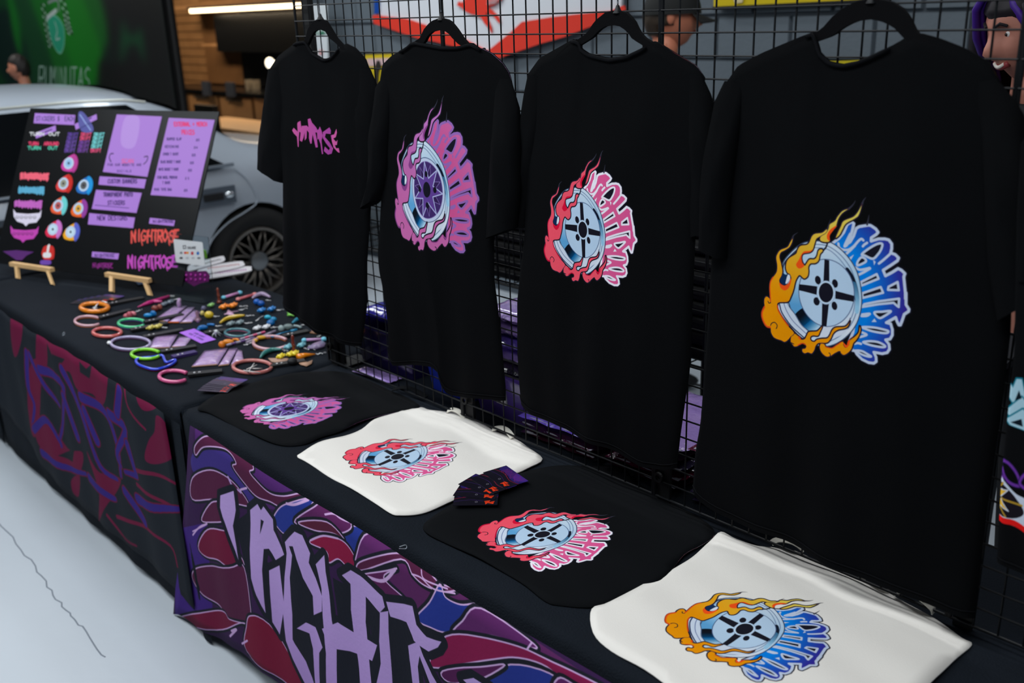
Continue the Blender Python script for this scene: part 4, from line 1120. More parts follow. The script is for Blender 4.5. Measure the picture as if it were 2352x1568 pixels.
# small logo word on shirt one
cv = Canvas(520, 360)
WD = (190, 80, 160)
def word(cv, P, c, w): cv.stroke(P, w, c, smooth=False)
S1 = lambda P: [((a - 325) * 1.12 + 15, (b - 1060) * 1.12 + 10) for a, b in P]
for P in ([(325,1190),(345,1165),(385,1195),(385,1125),(395,1105),(400,1150),(402,1195),(392,1240),(380,1330),(372,1330),(372,1240),(340,1215)], [(395,1110),(420,1095),(425,1150),(450,1155),(455,1195),(440,1240),(420,1280),(400,1270),(415,1200),(400,1190)],
          [(425,1140),(480,1130),(500,1145),(498,1190),(480,1170),(470,1240),(450,1265),(455,1190)], [(490,1075),(515,1065),(530,1100),(570,1140),(590,1180),(560,1180),(575,1240),(580,1305),(560,1310),(535,1200),(520,1280),(505,1285),(495,1240),(500,1160)],
          [(575,1160),(590,1150),(600,1125),(615,1160),(625,1200),(615,1240),(622,1355),(612,1360),(605,1270),(590,1230),(580,1240)], [(625,1170),(680,1125),(692,1150),(690,1180),(650,1180),(642,1210),(680,1250),(705,1300),(690,1345),(660,1358),(630,1330),(640,1290),(670,1320),(680,1300),(650,1260),(625,1220)],
          [(690,1190),(720,1180),(740,1130),(745,1160),(735,1200),(712,1215),(735,1240),(748,1220),(740,1265),(722,1270),(730,1295),(752,1290),(756,1330),(740,1325),(710,1290),(700,1240)]):
    cv.fill(S1(P), lambda x, y: lerpc((206, 92, 158), (150, 60, 150), (x / 520 * 1.2) % 1 * .8), False)
IM_WORD = cv.image('small_logo_word')
m_s1 = mat('jersey_word', (8, 9, 11), .85, noise=.15, nscale=9, bump=.12, bscale=700, img=IM_WORD, spec=.06)

C1 = lambda P: [(600 + a / 3.92, b / 3.92) for a, b in P]
C2_ = lambda P: [(1200 + a / 3.92, b / 3.92) for a, b in P]
C3_ = lambda P: [(1750 + a / 3.907, b / 3.907) for a, b in P]
# shirt one (small word)
cen = (683 + 109 * .5, 312)
q0 = aty(683, 310, -.05); q1 = aty(793, 316, -.05); wv = q1[0] - q0[0]
zt1 = aty(738, 271, -.05)[2]; zb1 = aty(738, 348, -.05)[2]
tee('black t-shirt with a small purple word on the chest, leftmost in the row', -.05,
    [(618,160),(640,250),(650,400),(651,600),(650,700)], [(857,180),(858,300),(852,480),(844,600),(844,700),(831,795)],
    [(618,160),(641,128),(684,96),(706,92),(722,120),(749,135),(765,130),(784,108),(796,100),(817,110),(840,135),(857,180)],
    [(650,712),(700,740),(722,748),(744,765),(768,775),(785,784),(814,794),(831,796)],
    ([(616,158),(608,200),(596,290),(588,340),(587,380)], [(655,150),(660,240),(660,330),(658,390),(648,422)]),
    ([(852,160),(866,200),(869,300),(868,400),(860,466)], [(815,150),(810,250),(806,350),(800,400),(796,420)]),
    (738, 310), (1, 1), m_s1, 11, (.30, .70), print_rect=(q0[0] - (q0[0] + q1[0]) / 2 - .03 * wv, zb1 - aty(738, 310, -.05)[2] - .004, q1[0] - (q0[0] + q1[0]) / 2 + .03 * wv, zt1 - aty(738, 310, -.05)[2] + .004))
hanger('black velvet hanger carrying the small-logo shirt', (C1([(250,420),(400,360),(430,260),(480,190),(530,165),(590,190),(630,255),(680,340),(740,385),(860,470)]), C1([(250,480),(410,420),(460,330),(490,280),(535,262),(590,285),(620,340),(680,385),(735,425),(850,520)]), C1([(530,145)])[0]), -.05)
# shirt two
tee('black t-shirt with the large purple star-wheel print, second from the left', -.054,
    [(872,190),(876,300),(877,460),(871,545),(868,583),(871,620),(881,666),(890,735),(893,820)], [(1180,205),(1165,350),(1135,540),(1136,643),(1146,721),(1155,814),(1162,893),(1162,920)],
    [(872,190),(880,148),(901,128),(940,106),(952,94),(980,99),(1018,106),(1055,106),(1083,98),(1090,98),(1104,109),(1131,122),(1156,145),(1171,168),(1180,205)],
    [(893,822),(911,839),(945,838),(981,835),(1008,838),(1026,850),(1034,880),(1042,900),(1058,907),(1101,909),(1130,915),(1162,921)],
    ([(872,186),(864,200),(862,300),(862,400),(845,478)], [(900,180),(905,280),(903,380),(890,440),(878,456)]),
    ([(1174,180),(1196,245),(1205,330),(1206,430),(1196,520)], [(1140,180),(1140,300),(1138,420),(1134,500),(1130,545)]),
    (1000, 432), (1.24, 1.34), m_sV, 12, (.24, .76), sdy=-.012)
hanger('black velvet hanger carrying the purple star-wheel shirt', (C1([(1200,520),(1370,370),(1440,340),(1480,255),(1540,190),(1620,160),(1700,180),(1760,250),(1820,340),(1880,385),(2080,500)]), C1([(1200,600),(1380,430),(1475,390),(1510,320),(1550,285),(1620,268),(1690,290),(1730,340),(1790,400),(1870,420),(2080,560)]), C1([(1622,145)])[0]), -.054)
# shirt three
tee('black t-shirt with the pink flaming wheel print, third from the left', -.05,
    [(1213,170),(1212,300),(1207,450),(1205,540),(1195,625),(1188,690),(1188,803),(1192,875),(1196,918)], [(1620,178),(1612,300),(1600,500),(1590,700),(1585,850),(1577,901),(1563,1001),(1555,1074)],
    [(1213,170),(1241,133),(1290,106),(1322,88),(1337,96),(1340,110),(1358,122),(1404,133),(1442,127),(1483,108),(1500,94),(1511,96),(1557,125),(1600,150),(1620,178)],
    [(1196,918),(1202,929),(1238,949),(1312,977),(1342,995),(1406,1018),(1457,1051),(1483,1067),(1534,1077),(1555,1075)],
    ([(1212,172),(1200,225),(1185,320),(1172,420),(1160,510)], [(1250,175),(1245,280),(1235,380),(1220,460),(1207,525)]),
    ([(1612,170),(1634,226),(1645,330),(1646,430),(1640,530)], [(1580,170),(1580,280),(1580,400),(1580,480),(1585,545)]),
    (1357, 523), (.98, 1.0), m_sP, 13, (.30, .70))
hanger('black velvet hanger carrying the pink wheel shirt', (C2_([(200,520),(410,390),(520,350),(600,290),(660,190),(760,110),(850,90),(940,110),(1010,180),(1060,290),(1110,340),(1190,370),(1400,500)]), C2_([(200,590),(430,460),(540,400),(640,340),(700,270),(760,235),(830,225),(900,240),(960,290),(1000,350),(1100,410),(1180,450),(1400,570)]), C2_([(858,75)])[0]), -.05)
# shirt four
tee('largest black t-shirt, with the orange and blue flaming wheel print', -.052,
    [(1668,190),(1655,300),(1640,500),(1625,750),(1618,848),(1614,906),(1609,971),(1597,1039),(1591,1125)], [(2300,190),(2318,400),(2326,620),(2322,760),(2314,830),(2300,941),(2278,1101),(2265,1187),(2240,1420)],
    [(1668,190),(1697,150),(1750,122),(1834,87),(1872,72),(1884,95),(1884,113),(1909,139),(1939,146),(1973,139),(2003,127),(2060,100),(2088,82),(2108,74),(2159,88),(2216,110),(2270,140),(2300,190)],
    [(1591,1127),(1604,1145),(1655,1170),(1720,1196),(1807,1228),(1900,1270),(2010,1318),(2110,1362),(2200,1402),(2240,1412)],
    ([(1664,186),(1644,232),(1632,330),(1622,450),(1618,560)], [(1710,190),(1705,300),(1695,400),(1685,500),(1680,590)]),
    ([(2290,180),(2352,250),(2390,400),(2400,540),(2395,680)], [(2240,190),(2260,320),(2270,450),(2280,600),(2300,730)]),
    (1914, 665), (1, 1), m_sO, 14, (.33, .64), sdy=-.012)
hanger('black velvet hanger carrying the largest shirt, nearest the camera', (C3_([(150,420),(350,310),(500,290),(570,235),(640,150),(740,70),(850,15),(960,-5),(1080,-5),(1190,20),(1300,100),(1360,210),(1400,280),(1700,380)]), C3_([(150,490),(370,400),(520,365),(650,320),(720,262),(800,215),(880,185),(1000,172),(1100,198),(1190,242),(1290,348),(1420,400),(1700,470)]), C3_([(990,-25)])[0]), -.052)
# shirt five at the right edge
cv = Canvas(700, 900)
cv.T = lambda P: np.stack([(np.array([a for a, b in P]) - 2150) * 2.2, (np.array([b for a, b in P]) - 800) * 1.9], 1)
CY = (160, 196, 210)
def q5(P): return [(2150 + a / 3.134, 750 + b / 3.134) for a, b in P]
for P in (q5([(560,330),(600,320),(640,420),(740,560),(700,600),(640,470),(590,470),(560,500),(500,470),(500,380),(540,400)]), q5([(490,590),(620,440),(680,480),(540,600)]), q5([(510,640),(640,520),(720,560),(700,660),(560,660)]), q5([(700,300),(800,340),(760,640),(720,640)]), q5([(820,320),(900,340),(960,640),(900,660),(860,500)])):
    cv.stroke(P, 14, (10, 110, 130), closed=True, smooth=False); cv.fill(P, CY, False)
for P in (q5([(570,480),(590,400),(620,450)]), q5([(560,640),(640,590),(660,640)])): cv.fill(P, (10, 24, 34), False)
cv.fill(q5([(300,600),(480,590),(495,640),(480,672),(300,672)]), (196, 208, 214)); cv.fill([(2140,962),(2500,962),(2500,1040),(2140,1040)], (9, 10, 12), False)
for P in (q5([(400,1040),(440,950),(520,1000),(560,1050),(450,1060)]), q5([(520,960),(580,930),(660,980),(700,1060),(600,1060)]), q5([(700,1050),(740,950),(820,940),(860,1060)])):
    cv.stroke(P, 20, (40, 24, 80), closed=True); cv.stroke(P, 12, (104, 50, 150), closed=True)
cv.fill(q5([(395,1100),(480,1050),(560,1065),(680,1130),(800,1150),(900,1300),(760,1370),(400,1350),(340,1290),(340,1180)]), (196, 206, 222))
cv.fill(q5([(400,1110),(480,1085),(580,1105),(680,1160),(760,1250),(640,1330),(370,1325),(350,1200)]), (26, 22, 30))
for a in (0, 1, 2, 3, 4):
    an0 = -1.9 + a * 1.257
    cv.stroke(q5([(530 + 210 * math.cos(an0 + .5), 1215 + 125 * math.sin(an0 + .5)), (480, 1215)]), 9, (176, 140, 44), smooth=False)
Sx = []
for i in range(10):
    an = -2.0 + i * math.pi / 5; r = (1.0 if i % 2 == 0 else .40)
    Sx.append((475 + 190 * r * math.cos(an), 1215 + 130 * r * math.sin(an)))
cv.fill(q5(Sx), (222, 176, 56), False); cv.stroke(q5(Sx), 5, (204, 212, 226), closed=True, smooth=False)
for cx, cy, a, b in ((446,1220,52,36),(432,1158,20,13),(540,1211,20,13),(462,1282,20,12)):
    p = q5([(cx, cy)])[0]
    cv.fill([(p[0] + a / 3.134 * math.cos(k), p[1] + b / 3.134 * math.sin(k)) for k in np.linspace(0, 6.28, 24)], (34, 32, 44), False)
cv.stroke(q5([(300,1345),(480,1352),(600,1365),(700,1350),(860,1380)]), 26, (222, 26, 24))
IM_S5 = cv.image('right_shirt_art')
m_s5 = mat('jersey_right', (8, 9, 11), .85, noise=.15, nscale=9, bump=.12, bscale=700, img=IM_S5, spec=.06)
e0, e1 = aty(2150, 1000, -.09), aty(2150 + 700 / 2.2, 1000, -.09)
g = G()
hb = aty(2300, 1000, -.09)
zb0, zt0 = aty(2300, 800 + 900 / 1.9, -.09)[2], aty(2300, 800, -.09)[2]
tee('black t-shirt with cyan letters and a yellow star wheel, at the right edge', -.09,
    [(2345,330),(2335,500),(2330,800),(2300,1100),(2290,1290)], [(2890,300),(2880,700),(2860,1100),(2840,1480)],
    [(2345,330),(2400,250),(2460,220),(2530,260),(2620,280),(2700,240),(2760,230),(2850,260),(2890,300)],
    [(2290,1290),(2400,1330),(2600,1400),(2740,1450),(2840,1500)],
    ([(2345,330),(2340,450),(2335,560),(2332,640)], [(2420,330),(2420,450),(2410,560),(2405,650)]),
    ([(2880,300),(2930,450),(2950,560),(2950,660)], [(2820,330),(2820,450),(2820,560),(2820,670)]),
    (2300, 1000), (1, 1), m_s5, 15, (.3, .7), print_rect=(e0[0] - hb[0], zb0 - hb[2], e1[0] - hb[0], zt0 - hb[2]))
h5 = [aty(2460, 215, -.09), aty(2760, 225, -.09)]
hanger('black velvet hanger at the right edge carrying the yellow star wheel shirt', ([(2380,262),(2460,222),(2520,170),(2600,140),(2690,165),(2760,232),(2840,262)], [(2380,290),(2470,262),(2530,215),(2600,190),(2680,212),(2750,270),(2840,296)], (2600, 128)), -.09)

# ------------------------------------------------------------------ tote bags on the table
def inside(P, q):
    x, y = q; c = False; n = len(P)
    for i in range(n):
        x1, y1 = P[i]; x2, y2 = P[(i + 1) % n]
        if (y1 > y) != (y2 > y) and x < (x2 - x1) * (y - y1) / (y2 - y1) + x1: c = not c
    return c


def flat_cloth(name, out, hf, th, m, parent=None, step=.018, uvf=None, z0=TZ):
    """closed flat cloth: outline (x,y) list, top height hf(x,y), thickness th"""
    P = [tuple(p[:2]) for p in out]
    n = len(P); xs = [p[0] for p in P]; ys = [p[1] for p in P]
    pts = [Vector(p) for p in P]
    cx, cy = sum(xs) / n, sum(ys) / n
    shr = [(cx + (x - cx) * .965, cy + (y - cy) * .965) for x, y in P]
    x = min(xs)
    while x < max(xs):
        y = min(ys)
        while y < max(ys):
            if inside(shr, (x, y)): pts.append(Vector((x, y)))
            y += step
        x += step
    V2, E2, F2, _, _, _ = delaunay_2d_cdt(pts, [(i, (i + 1) % n) for i in range(n)], [], 1, 1e-6)
    tops = [(v[0], v[1], hf(v[0], v[1])) for v in V2]
    nv = len(tops)
    # distance-free rounding: boundary vertices of the top are lowered
    for i in range(min(n, nv)): tops[i] = (tops[i][0], tops[i][1], tops[i][2] - th * .35)
    bots = [(v[0], v[1], v[2] - th * (.55 if i < n else 1)) for i, v in enumerate(tops)]
    F = [tuple(f) for f in F2] + [tuple(nv + k for k in reversed(f)) for f in F2]
    F += [(i, nv + i, nv + (i + 1) % n, (i + 1) % n) for i in range(n)]
    uf = None
    if uvf is not None:
        def uf(V):
            uv = uvf(V); uv[nv:] = -5; return uv
    return obj(name, G().add(tops + bots, F), m, parent, smooth=True, uvf=uf)


m_canvas = lambda k, img: mat('natural_canvas_' + k, (236, 232, 225), .85, noise=.025, nscale=4, bump=.10, bscale=500, img=img, spec=.2)
m_bk = lambda k, img: mat('black_canvas_' + k, (10, 12, 15), .9, noise=.2, nscale=5, bump=.12, bscale=500, img=img, spec=.12)


def tote(label, px, hub, rot, scl, m, mh, straps, seed, lift=.007, group='tote bags laid out on the table'):
    rn = random.Random(seed); ph = [rn.uniform(0, 6) for _ in range(6)]
    Q = [atz(u, v, TZ + lift) for u, v in px]
    n0 = len(Q)
    S = crom([tuple(q) for q in Q], True, 4)
    t = thing('tote_bag', label, 'bag', (float(S[:, 0].mean()), float(S[:, 1].mean()), TZ), group)
    h = atz(hub[0], hub[1], TZ + lift)
    def hf(x, y): return TZ + lift + .0022 * math.sin(x * 19 + y * 7 + ph[0]) * math.sin(y * 16 + ph[1]) + .0012 * math.sin(x * 41 - y * 23 + ph[2]) + .001 * math.sin(y * 55 + x * 12 + ph[3])
    cr, sr = math.cos(rot), math.sin(rot)
    def uvf(V):
        dx, dy = V[:, 0] - h[0], V[:, 1] - h[1]
        a = (dx * cr + dy * sr) / scl[0]; b = (-dx * sr + dy * cr) / scl[1]
        return np.stack([(a - PR[0]) / (PR[2] - PR[0]), (b - PR[1]) / (PR[3] - PR[1])], 1)
    flat_cloth('bag_body', S, hf, .0055, m, t, uvf=uvf)
    for st in straps:
        # st: list of (u,v,height) along the strap's centre line, width along +-w in the y direction
        V = []; F = []
        P = crom([tuple(atz(u, v, TZ + lift + hh)) for u, v, hh in st], False, 5)
        w = .0085
        for i, p in enumerate(P):
            a = P[max(i - 1, 0)]; b = P[min(i + 1, len(P) - 1)]; d = b - a; d /= np.linalg.norm(d) + 1e-9
            sd = np.array([0, 0, 1.]) * .35 + np.array([-d[1], d[0], 0]) * .95; sd -= (sd @ d) * d; sd /= np.linalg.norm(sd)
            nn = np.cross(d, sd) * .001
            V += [p - nn, p + sd * w * 1.6 - nn, p + sd * w * 1.6 + nn, p + nn]
        for i in range(len(P) - 1):
            for k in range(4): F.append((4 * i + k, 4 * i + (k + 1) % 4, 4 * i + 4 + (k + 1) % 4, 4 * i + 4 + k))
        F += [(0, 1, 2, 3), tuple(4 * len(P) - 4 + k for k in (3, 2, 1, 0))]
        obj('handle', G().add(V, F), mh, t, smooth='auto')
    return t


mc = mat('canvas_plain', (226, 222, 210), .85, bump=.1, bscale=500, spec=.2); mk = mat('black_canvas_plain', (10, 12, 15), .9, bump=.1, bscale=500, spec=.12)
tote('black tote bag with the purple star-wheel print, farthest along the table', [(455,935),(520,895),(640,862),(740,850),(800,856),(862,880),(925,905),(965,930),(935,940),(880,952),(850,960),(790,985),(740,1000),(700,1016),(650,1020),(600,1006),(540,975),(480,945)],
     (664, 939), 0, (.98, 1.02), m_bk('purple', IM_PURPLE), mk, [[(900,898,.002),(925,893,.015),(950,900,.01),(975,915,.002)]], 1)
tote('cream tote bag with the pink wheel print, under the purple business cards', [(690,1038),(730,1015),(790,1000),(830,985),(860,960),(910,945),(962,932),(985,938),(1020,943),(1062,950),(1105,970),(1135,985),(1170,998),(1205,1018),(1246,1053),(1210,1075),(1170,1088),(1120,1105),(1060,1140),(1000,1165),(960,1177),(920,1180),(895,1175),(850,1145),(790,1110),(740,1080),(700,1055),(683,1046)],
     (913, 1048), 0, (.98, .98), m_canvas('pink', IM_PINK), mc, [[(1026,948,.001),(1036,944,.008),(1050,949,.009),(1062,962,.001)], [(1130,990,.001),(1146,986,.008),(1160,992,.009),(1172,1008,.001)]], 2)
tote('black tote bag with the pink wheel print, between the two cream bags', [(975,1200),(1020,1168),(1080,1130),(1130,1115),(1190,1085),(1250,1070),(1330,1066),(1420,1072),(1480,1120),(1560,1160),(1640,1215),(1610,1250),(1570,1275),(1520,1330),(1440,1365),(1370,1388),(1290,1385),(1250,1375),(1190,1330),(1110,1285),(1030,1245),(980,1220)],
     (1246, 1226), 0, (.98, 1.0), m_bk('pink', IM_PINK), mk, [[(1365,1062,.002),(1390,1052,.014),(1430,1068,.012),(1450,1095,.002)]], 3)
tote('cream tote bag with the orange and blue wheel print, nearest the camera', [(1359,1395),(1400,1378),(1450,1355),(1500,1325),(1540,1308),(1590,1275),(1630,1240),(1656,1217),(1690,1232),(1740,1250),(1790,1256),(1840,1268),(1900,1300),(1960,1325),(2030,1352),(2100,1390),(2160,1425),(2210,1460),(2233,1476),(2190,1516),(2150,1556),(2100,1600),(1990,1660),(1860,1740),(1740,1700),(1640,1640),(1560,1590),(1480,1535),(1404,1490),(1362,1450)],
     (1710, 1443), 0, (.98, 1.0), m_canvas('orange', IM_ORANGE), mc, [[(1775,1253,.001),(1790,1245,.010),(1820,1250,.016),(1845,1268,.004)], [(1985,1337,.001),(1998,1318,.018),(2022,1330,.022),(2042,1356,.002)], [(2054,1368,.001),(2075,1362,.018),(2110,1378,.022),(2136,1400,.010),(2140,1412,.001)]], 4)

# ------------------------------------------------------------------ business cards
cv = Canvas(360, 210, bg=(16, 14, 26))
cv.fill([(30,0),(360,0),(360,80),(260,100),(120,70),(30,80)], (40, 26, 96)); cv.fill([(200,0),(360,0),(330,60),(240,70)], (64, 36, 130))
rn = random.Random(2)
for k in range(24):
    x = 60 + k * 11; y = 40 + 10 * math.sin(k); cv.stroke([(x, y - 26), (x + 8, y), (x - 2, y + 28), (x + 12, y + 40)], 3, (150, 26, 70) if k % 2 else (86, 40, 150))
cv.stroke([(0,110),(120,84),(260,112),(360,90)], 4, (150, 24, 60)); cv.stroke([(0,150),(140,128),(240,150)], 3, (60, 30, 110))
for P in ([(250,150),(300,140),(290,165),(335,150),(325,195),(280,180),(262,200),(258,172)],): cv.fill(P, (232, 60, 20), False)
cv.stroke([(258,160),(330,170)], 4, (60, 14, 20), smooth=False)
cv.ell(186, 160, 11, 11, (120, 116, 130)); cv.ell(186, 160, 7, 7, (16, 14, 26))
IM_CARD = cv.image('business_card_art')
m_card = mat('business_card', (16, 14, 26), .35, img=IM_CARD, coat=.2, ext='EXTEND')
m_edge = cm((200, 196, 206), .5)


def card(label, pc, ang, z, group, tilt=0, size=(.092, .060)):
    c, s = math.cos(ang), math.sin(ang); a, b = size[0] / 2, size[1] / 2
    pc = (pc[0] + c * a - s * b, pc[1] + s * a + c * b)
    ex, ey = np.array([c * a, s * a, 0]), np.array([-s * b, c * b, 0])
    p = np.array([pc[0], pc[1], z])
    o = obj('business_card', G().obox(p, ex, ey, (0, 0, .00035)), [m_card], None, uvf=lambda V: np.stack([((V - p) @ ex / (a * a) + 1) / 2, ((V - p) @ ey / (b * b) + 1) / 2], 1))
    return tag(o, label, 'card', group)


WH = ['lowest', 'second lowest', 'middle', 'second highest', 'topmost']
for (gname, where, cen, a0, da, n, zb, shift) in (('business cards fanned over the cream tote bag', 'fan on the cream tote bag', [(1040,1161),(1040,1138),(1052,1112),(1079,1098),(1109,1085)], None, 0, 5, TZ + .0155, 0),
                                            ('business cards fanned beside the purple-print tote bag', 'fan beside the black star-wheel tote', [(453,897),(459,892),(463,888),(470,884),(477,881)], None, 0, 5, TZ + .0105, 0),
                                            ('business cards fanned in front of the board', 'fan left of the orange ring', [(160,697),(172,694),(186,691),(200,688),(216,685)], None, 0, 5, TZ + .002, 0)):
    for i, (u, v) in enumerate(cen):
        p = atz(u, v, zb + i * .0009)
        if n == 5 and 'cream' in gname: an = [.79, .56, .17, -.13, -.20][i]
        elif 'purple-print' in gname: an = .58 - .03 * i
        else: an = .62 - .05 * i
        card('%s dark business card of the %s' % (WH[i], where), p, an, zb + i * .0009, gname)

# safety pins / table clips
for u, v, lab in ((925, 1258, 'tiny silver safety pin on the edge above the lavender letters'), (146, 768, 'tiny silver safety pin on the edge above the crimson drape')):
    p = aty(u, v, TY0 - .0275)
    pts = [(p[0] - .012, p[1], p[2] - .006), (p[0] + .010, p[1], p[2] + .003), (p[0] + .014, p[1], p[2] + .010), (p[0] + .008, p[1], p[2] + .010), (p[0] - .010, p[1], p[2] - .001)]
    tag(obj('safety_pin', G().tube([tuple(q) for q in crom(pts, False, 3)], .0009, 5), cm((196, 200, 204), .25, metal=.9)), lab, 'pin')

# ------------------------------------------------------------------ board on easels
BO = atz(300, 650, .775)
an = math.radians(20); le = math.radians(27)
BE = np.array([math.cos(an), math.sin(an), 0]); BN0 = np.array([-BE[1], BE[0], 0])
BU = np.array([0, 0, 1.]) * math.cos(le) + BN0 * math.sin(le)
BNR = -np.cross(BE, BU) * -1; BNR = np.cross(BE, BU)     # faces the viewer (towards -y)
if BNR[1] > 0: BNR = -BNR


def bp(u, v, o=0.0):
    d = ray(u, v); n = np.cross(BE, BU); P0 = BO + BNR * o
    t = ((P0 - CAM) @ n) / (d @ n); X = CAM + t * d - P0
    return np.array([X @ BE, X @ BU])


bX0, bX1, bY0, bY1 = -.80, .262, .012, .690
BW, BH = 1700, 1063


def bT(P):
    return np.array([((lambda q: ((q[0] - bX0) / (bX1 - bX0) * BW, (bY1 - q[1]) / (bY1 - bY0) * BH))(bp(a, b))) for a, b in P])


cv = Canvas(BW, BH, bT, bg=(9, 10, 12))
K2 = lambda P: [(a / 4.519, 230 + b / 4.519) for a, b in P]      # from the 0,230..520,577 crop
LIL = (176, 126, 214)
FIX = []     # outlines that become raised cards or stickers: (name, polygon px, thickness, label)
def cardpoly(P, name='price_card', th=.0012, lab=None, c=LIL):
    cv.fill(P, c, False); FIX.append((name, P, th, lab))
cardpoly(K2([(1215,148),(1685,170),(1532,798),(1070,745)]), lab='lilac card with black corner arrows')
cv.fill(K2([(1300,185),(1450,190),(1400,480),(1260,460)]), (188, 146, 222)); cv.stroke(K2([(1180,555),(1150,560),(1138,600),(1155,640)]), 7, (50, 30, 80)); cv.stroke(K2([(1500,590),(1535,585),(1528,630),(1495,665)]), 7, (50, 30, 80))
text(cv, 'SCAN', *K2([(1262,612)])[0], 28, 9, (236, 90, 150), 5, italic=.1)
text(cv, 'FOR OUR WEBSITE AND', *K2([(1120,660)])[0], 78, 5, (70, 40, 110), 3)
text(cv, 'SOCIALS', *K2([(1215,725)])[0], 34, 5, (90, 60, 140), 3)
cardpoly(K2([(1755,183),(2232,205),(2045,1018),(1565,985)]), lab='lilac price list card with pink heading')
text(cv, 'EXTERNAL + MERCH', *K2([(1810,230)])[0], 76, 9, (232, 40, 110), 6, italic=-.1)
text(cv, 'PRICES', *K2([(1890,312)])[0], 30, 10, (232, 40, 110), 6, italic=-.1)
for (x, y, w, s_, x2, s2) in ((1735,392,34,'BUMPER SLAP',2035,'$5'), (1715,470,32,'KEYCHAINS',2015,'$10'), (1695,548,36,'COVER T SHIRT',1993,'$25'), (1672,628,46,'BLACK BUCKET T SHIRT',1975,'$25'), (1650,706,46,'WHITE BUCKET T SHIRT',1955,'$25'), (1635,790,46,'STAR WHEEL PREMIUM',1925,'$35'), (1690,845,18,'T SHIRT',0,''), (1605,915,40,'MINI TOTE BAG',1910,'$5')):
    p = K2([(x, y)])[0]; text(cv, s_, p[0], p[1], w, 5.5, (60, 36, 110), 3.4, italic=-.05)
    if s2: p = K2([(x2, y + 12)])[0]; text(cv, s2, p[0], p[1], 9, 5, (60, 36, 110), 3)
cardpoly(K2([(1038,790),(1522,820),(1500,918),(1025,878)])); text(cv, 'CUSTOM BANNERS', *K2([(1120,822)])[0], 68, 9, (60, 30, 100), 5)
cardpoly(K2([(1000,930),(1475,962),(1420,1172),(955,1130)])); text(cv, 'TRANSPARENT PHOTO', *K2([(1075,960)])[0], 68, 9, (50, 26, 90), 5); text(cv, 'STICKERS', *K2([(1120,1045)])[0], 40, 9, (50, 26, 90), 5); cv.stroke(K2([(990,1090),(1340,1120)]), 4, (80, 50, 130), smooth=False)
cardpoly(K2([(930,1172),(1405,1218),(1385,1330),(915,1290)])); text(cv, 'NEW DESIGNS', *K2([(1010,1200)])[0], 70, 10, (60, 30, 100), 5)
cardpoly(K2([(1560,1220),(1820,1248),(1808,1308),(1548,1282)]), 'name_card'); text(cv, 'NIGHTROSE', *K2([(1590,1245)])[0], 48, 6, (60, 30, 100), 4)
cardpoly(K2([(365,135),(785,155),(772,260),(352,240)]), 'name_card'); text(cv, 'STICKERS $3 EACH', *K2([(375,170)])[0], 88, 10, (70, 60, 110), 5)
cardpoly(K2([(775,250),(1005,145),(1012,200),(790,310)]), 'name_card'); cardpoly(K2([(372,340),(580,262),(585,320),(375,400)]), 'name_card')
cv.stroke(K2([(840,235),(950,185)]), 9, (70, 50, 110)); cv.stroke(K2([(420,350),(540,305)]), 9, (70, 50, 110))
K3 = lambda P: [(a / 3.92, 480 + b / 3.92) for a, b in P]
cardpoly(K3([(832,383),(1075,400),(1065,455),(828,432)]), 'name_card'); text(cv, 'NIGHTROSE', *K3([(855,405)])[0], 46, 7, (70, 50, 110), 4)


def decal(P, name='sticker', lab=None, th=.0008): FIX.append((name, P, th, lab))


def graffiti(x, y, w, h, c, seed, slope=.06):
    rn = random.Random(seed); n = 9
    top, bot = [], []
    for i in range(n * 2 + 1):
        xx = x + w * i / (2 * n); top.append((xx + rn.uniform(-1, 2), y + slope * (xx - x) - h * (.12 + .25 * (i % 2)) * rn.uniform(.4, 1.2))); bot.append((xx, y + slope * (xx - x) + h * (.72 + .4 * rn.random() * (i % 2))))
    P = top + bot[::-1]
    cv.fill(P, c, False)
    text(cv, 'NIGHTROSE', x + w * .02, y + h * .05, w * .96, h * .62, tuple(k * .45 for k in c), h * .42, jit=.08, seed=seed)
    text(cv, 'NIGHTROSE', x, y - h * .02, w, h * .72, c, h * 1.1, jit=.12, seed=seed, taper=True)
    decal(P)


for (x, y, w, s_, c) in ((305,335,70,'TURN OUT', (225, 225, 225)), (295,435,70,'TURN  AROUND', (236, 70, 110)), (285,480,70,'TURN  OUT', (90, 200, 170))):
    p = K2([(x, y)])[0]; text(cv, s_, p[0], p[1], w, 7, c, 7)
for i, (x, c1, c2) in enumerate(((690, (96, 60, 160), (110, 70, 170)), (825, (236, 70, 120), (120, 60, 160)), (960, (120, 220, 220), (236, 70, 120)))):
    P = K2([(x + 20, 335), (x + 125, 345), (x + 100, 555), (x - 25, 540)]); P2 = K2([(x + 25, 360), (x + 120, 370), (x + 95, 560), (x - 22, 545)])
    for j in range(5):
        p = K2([(x + 18 - j * 9, 340 + j * 42)])[0]; text(cv, 'DRIFT', p[0], p[1], 24, 7, c1 if j < (3 if i == 2 else 1) + 1 else c2, 6)
    decal(P)
cv.fill(K2([(815,130),(870,130),(960,260),(960,330),(860,330),(820,260)]), (90, 90, 160)); cv.stroke(K2([(830,150),(940,310)]), 8, (150, 170, 220))
graffiti(*K2([(215,765)])[0], 64, 14, (244, 100, 120), 1); graffiti(*K2([(190,910)])[0], 60, 14, (92, 172, 204), 2); graffiti(*K2([(155,1055)])[0], 62, 14, (196, 100, 190), 3)
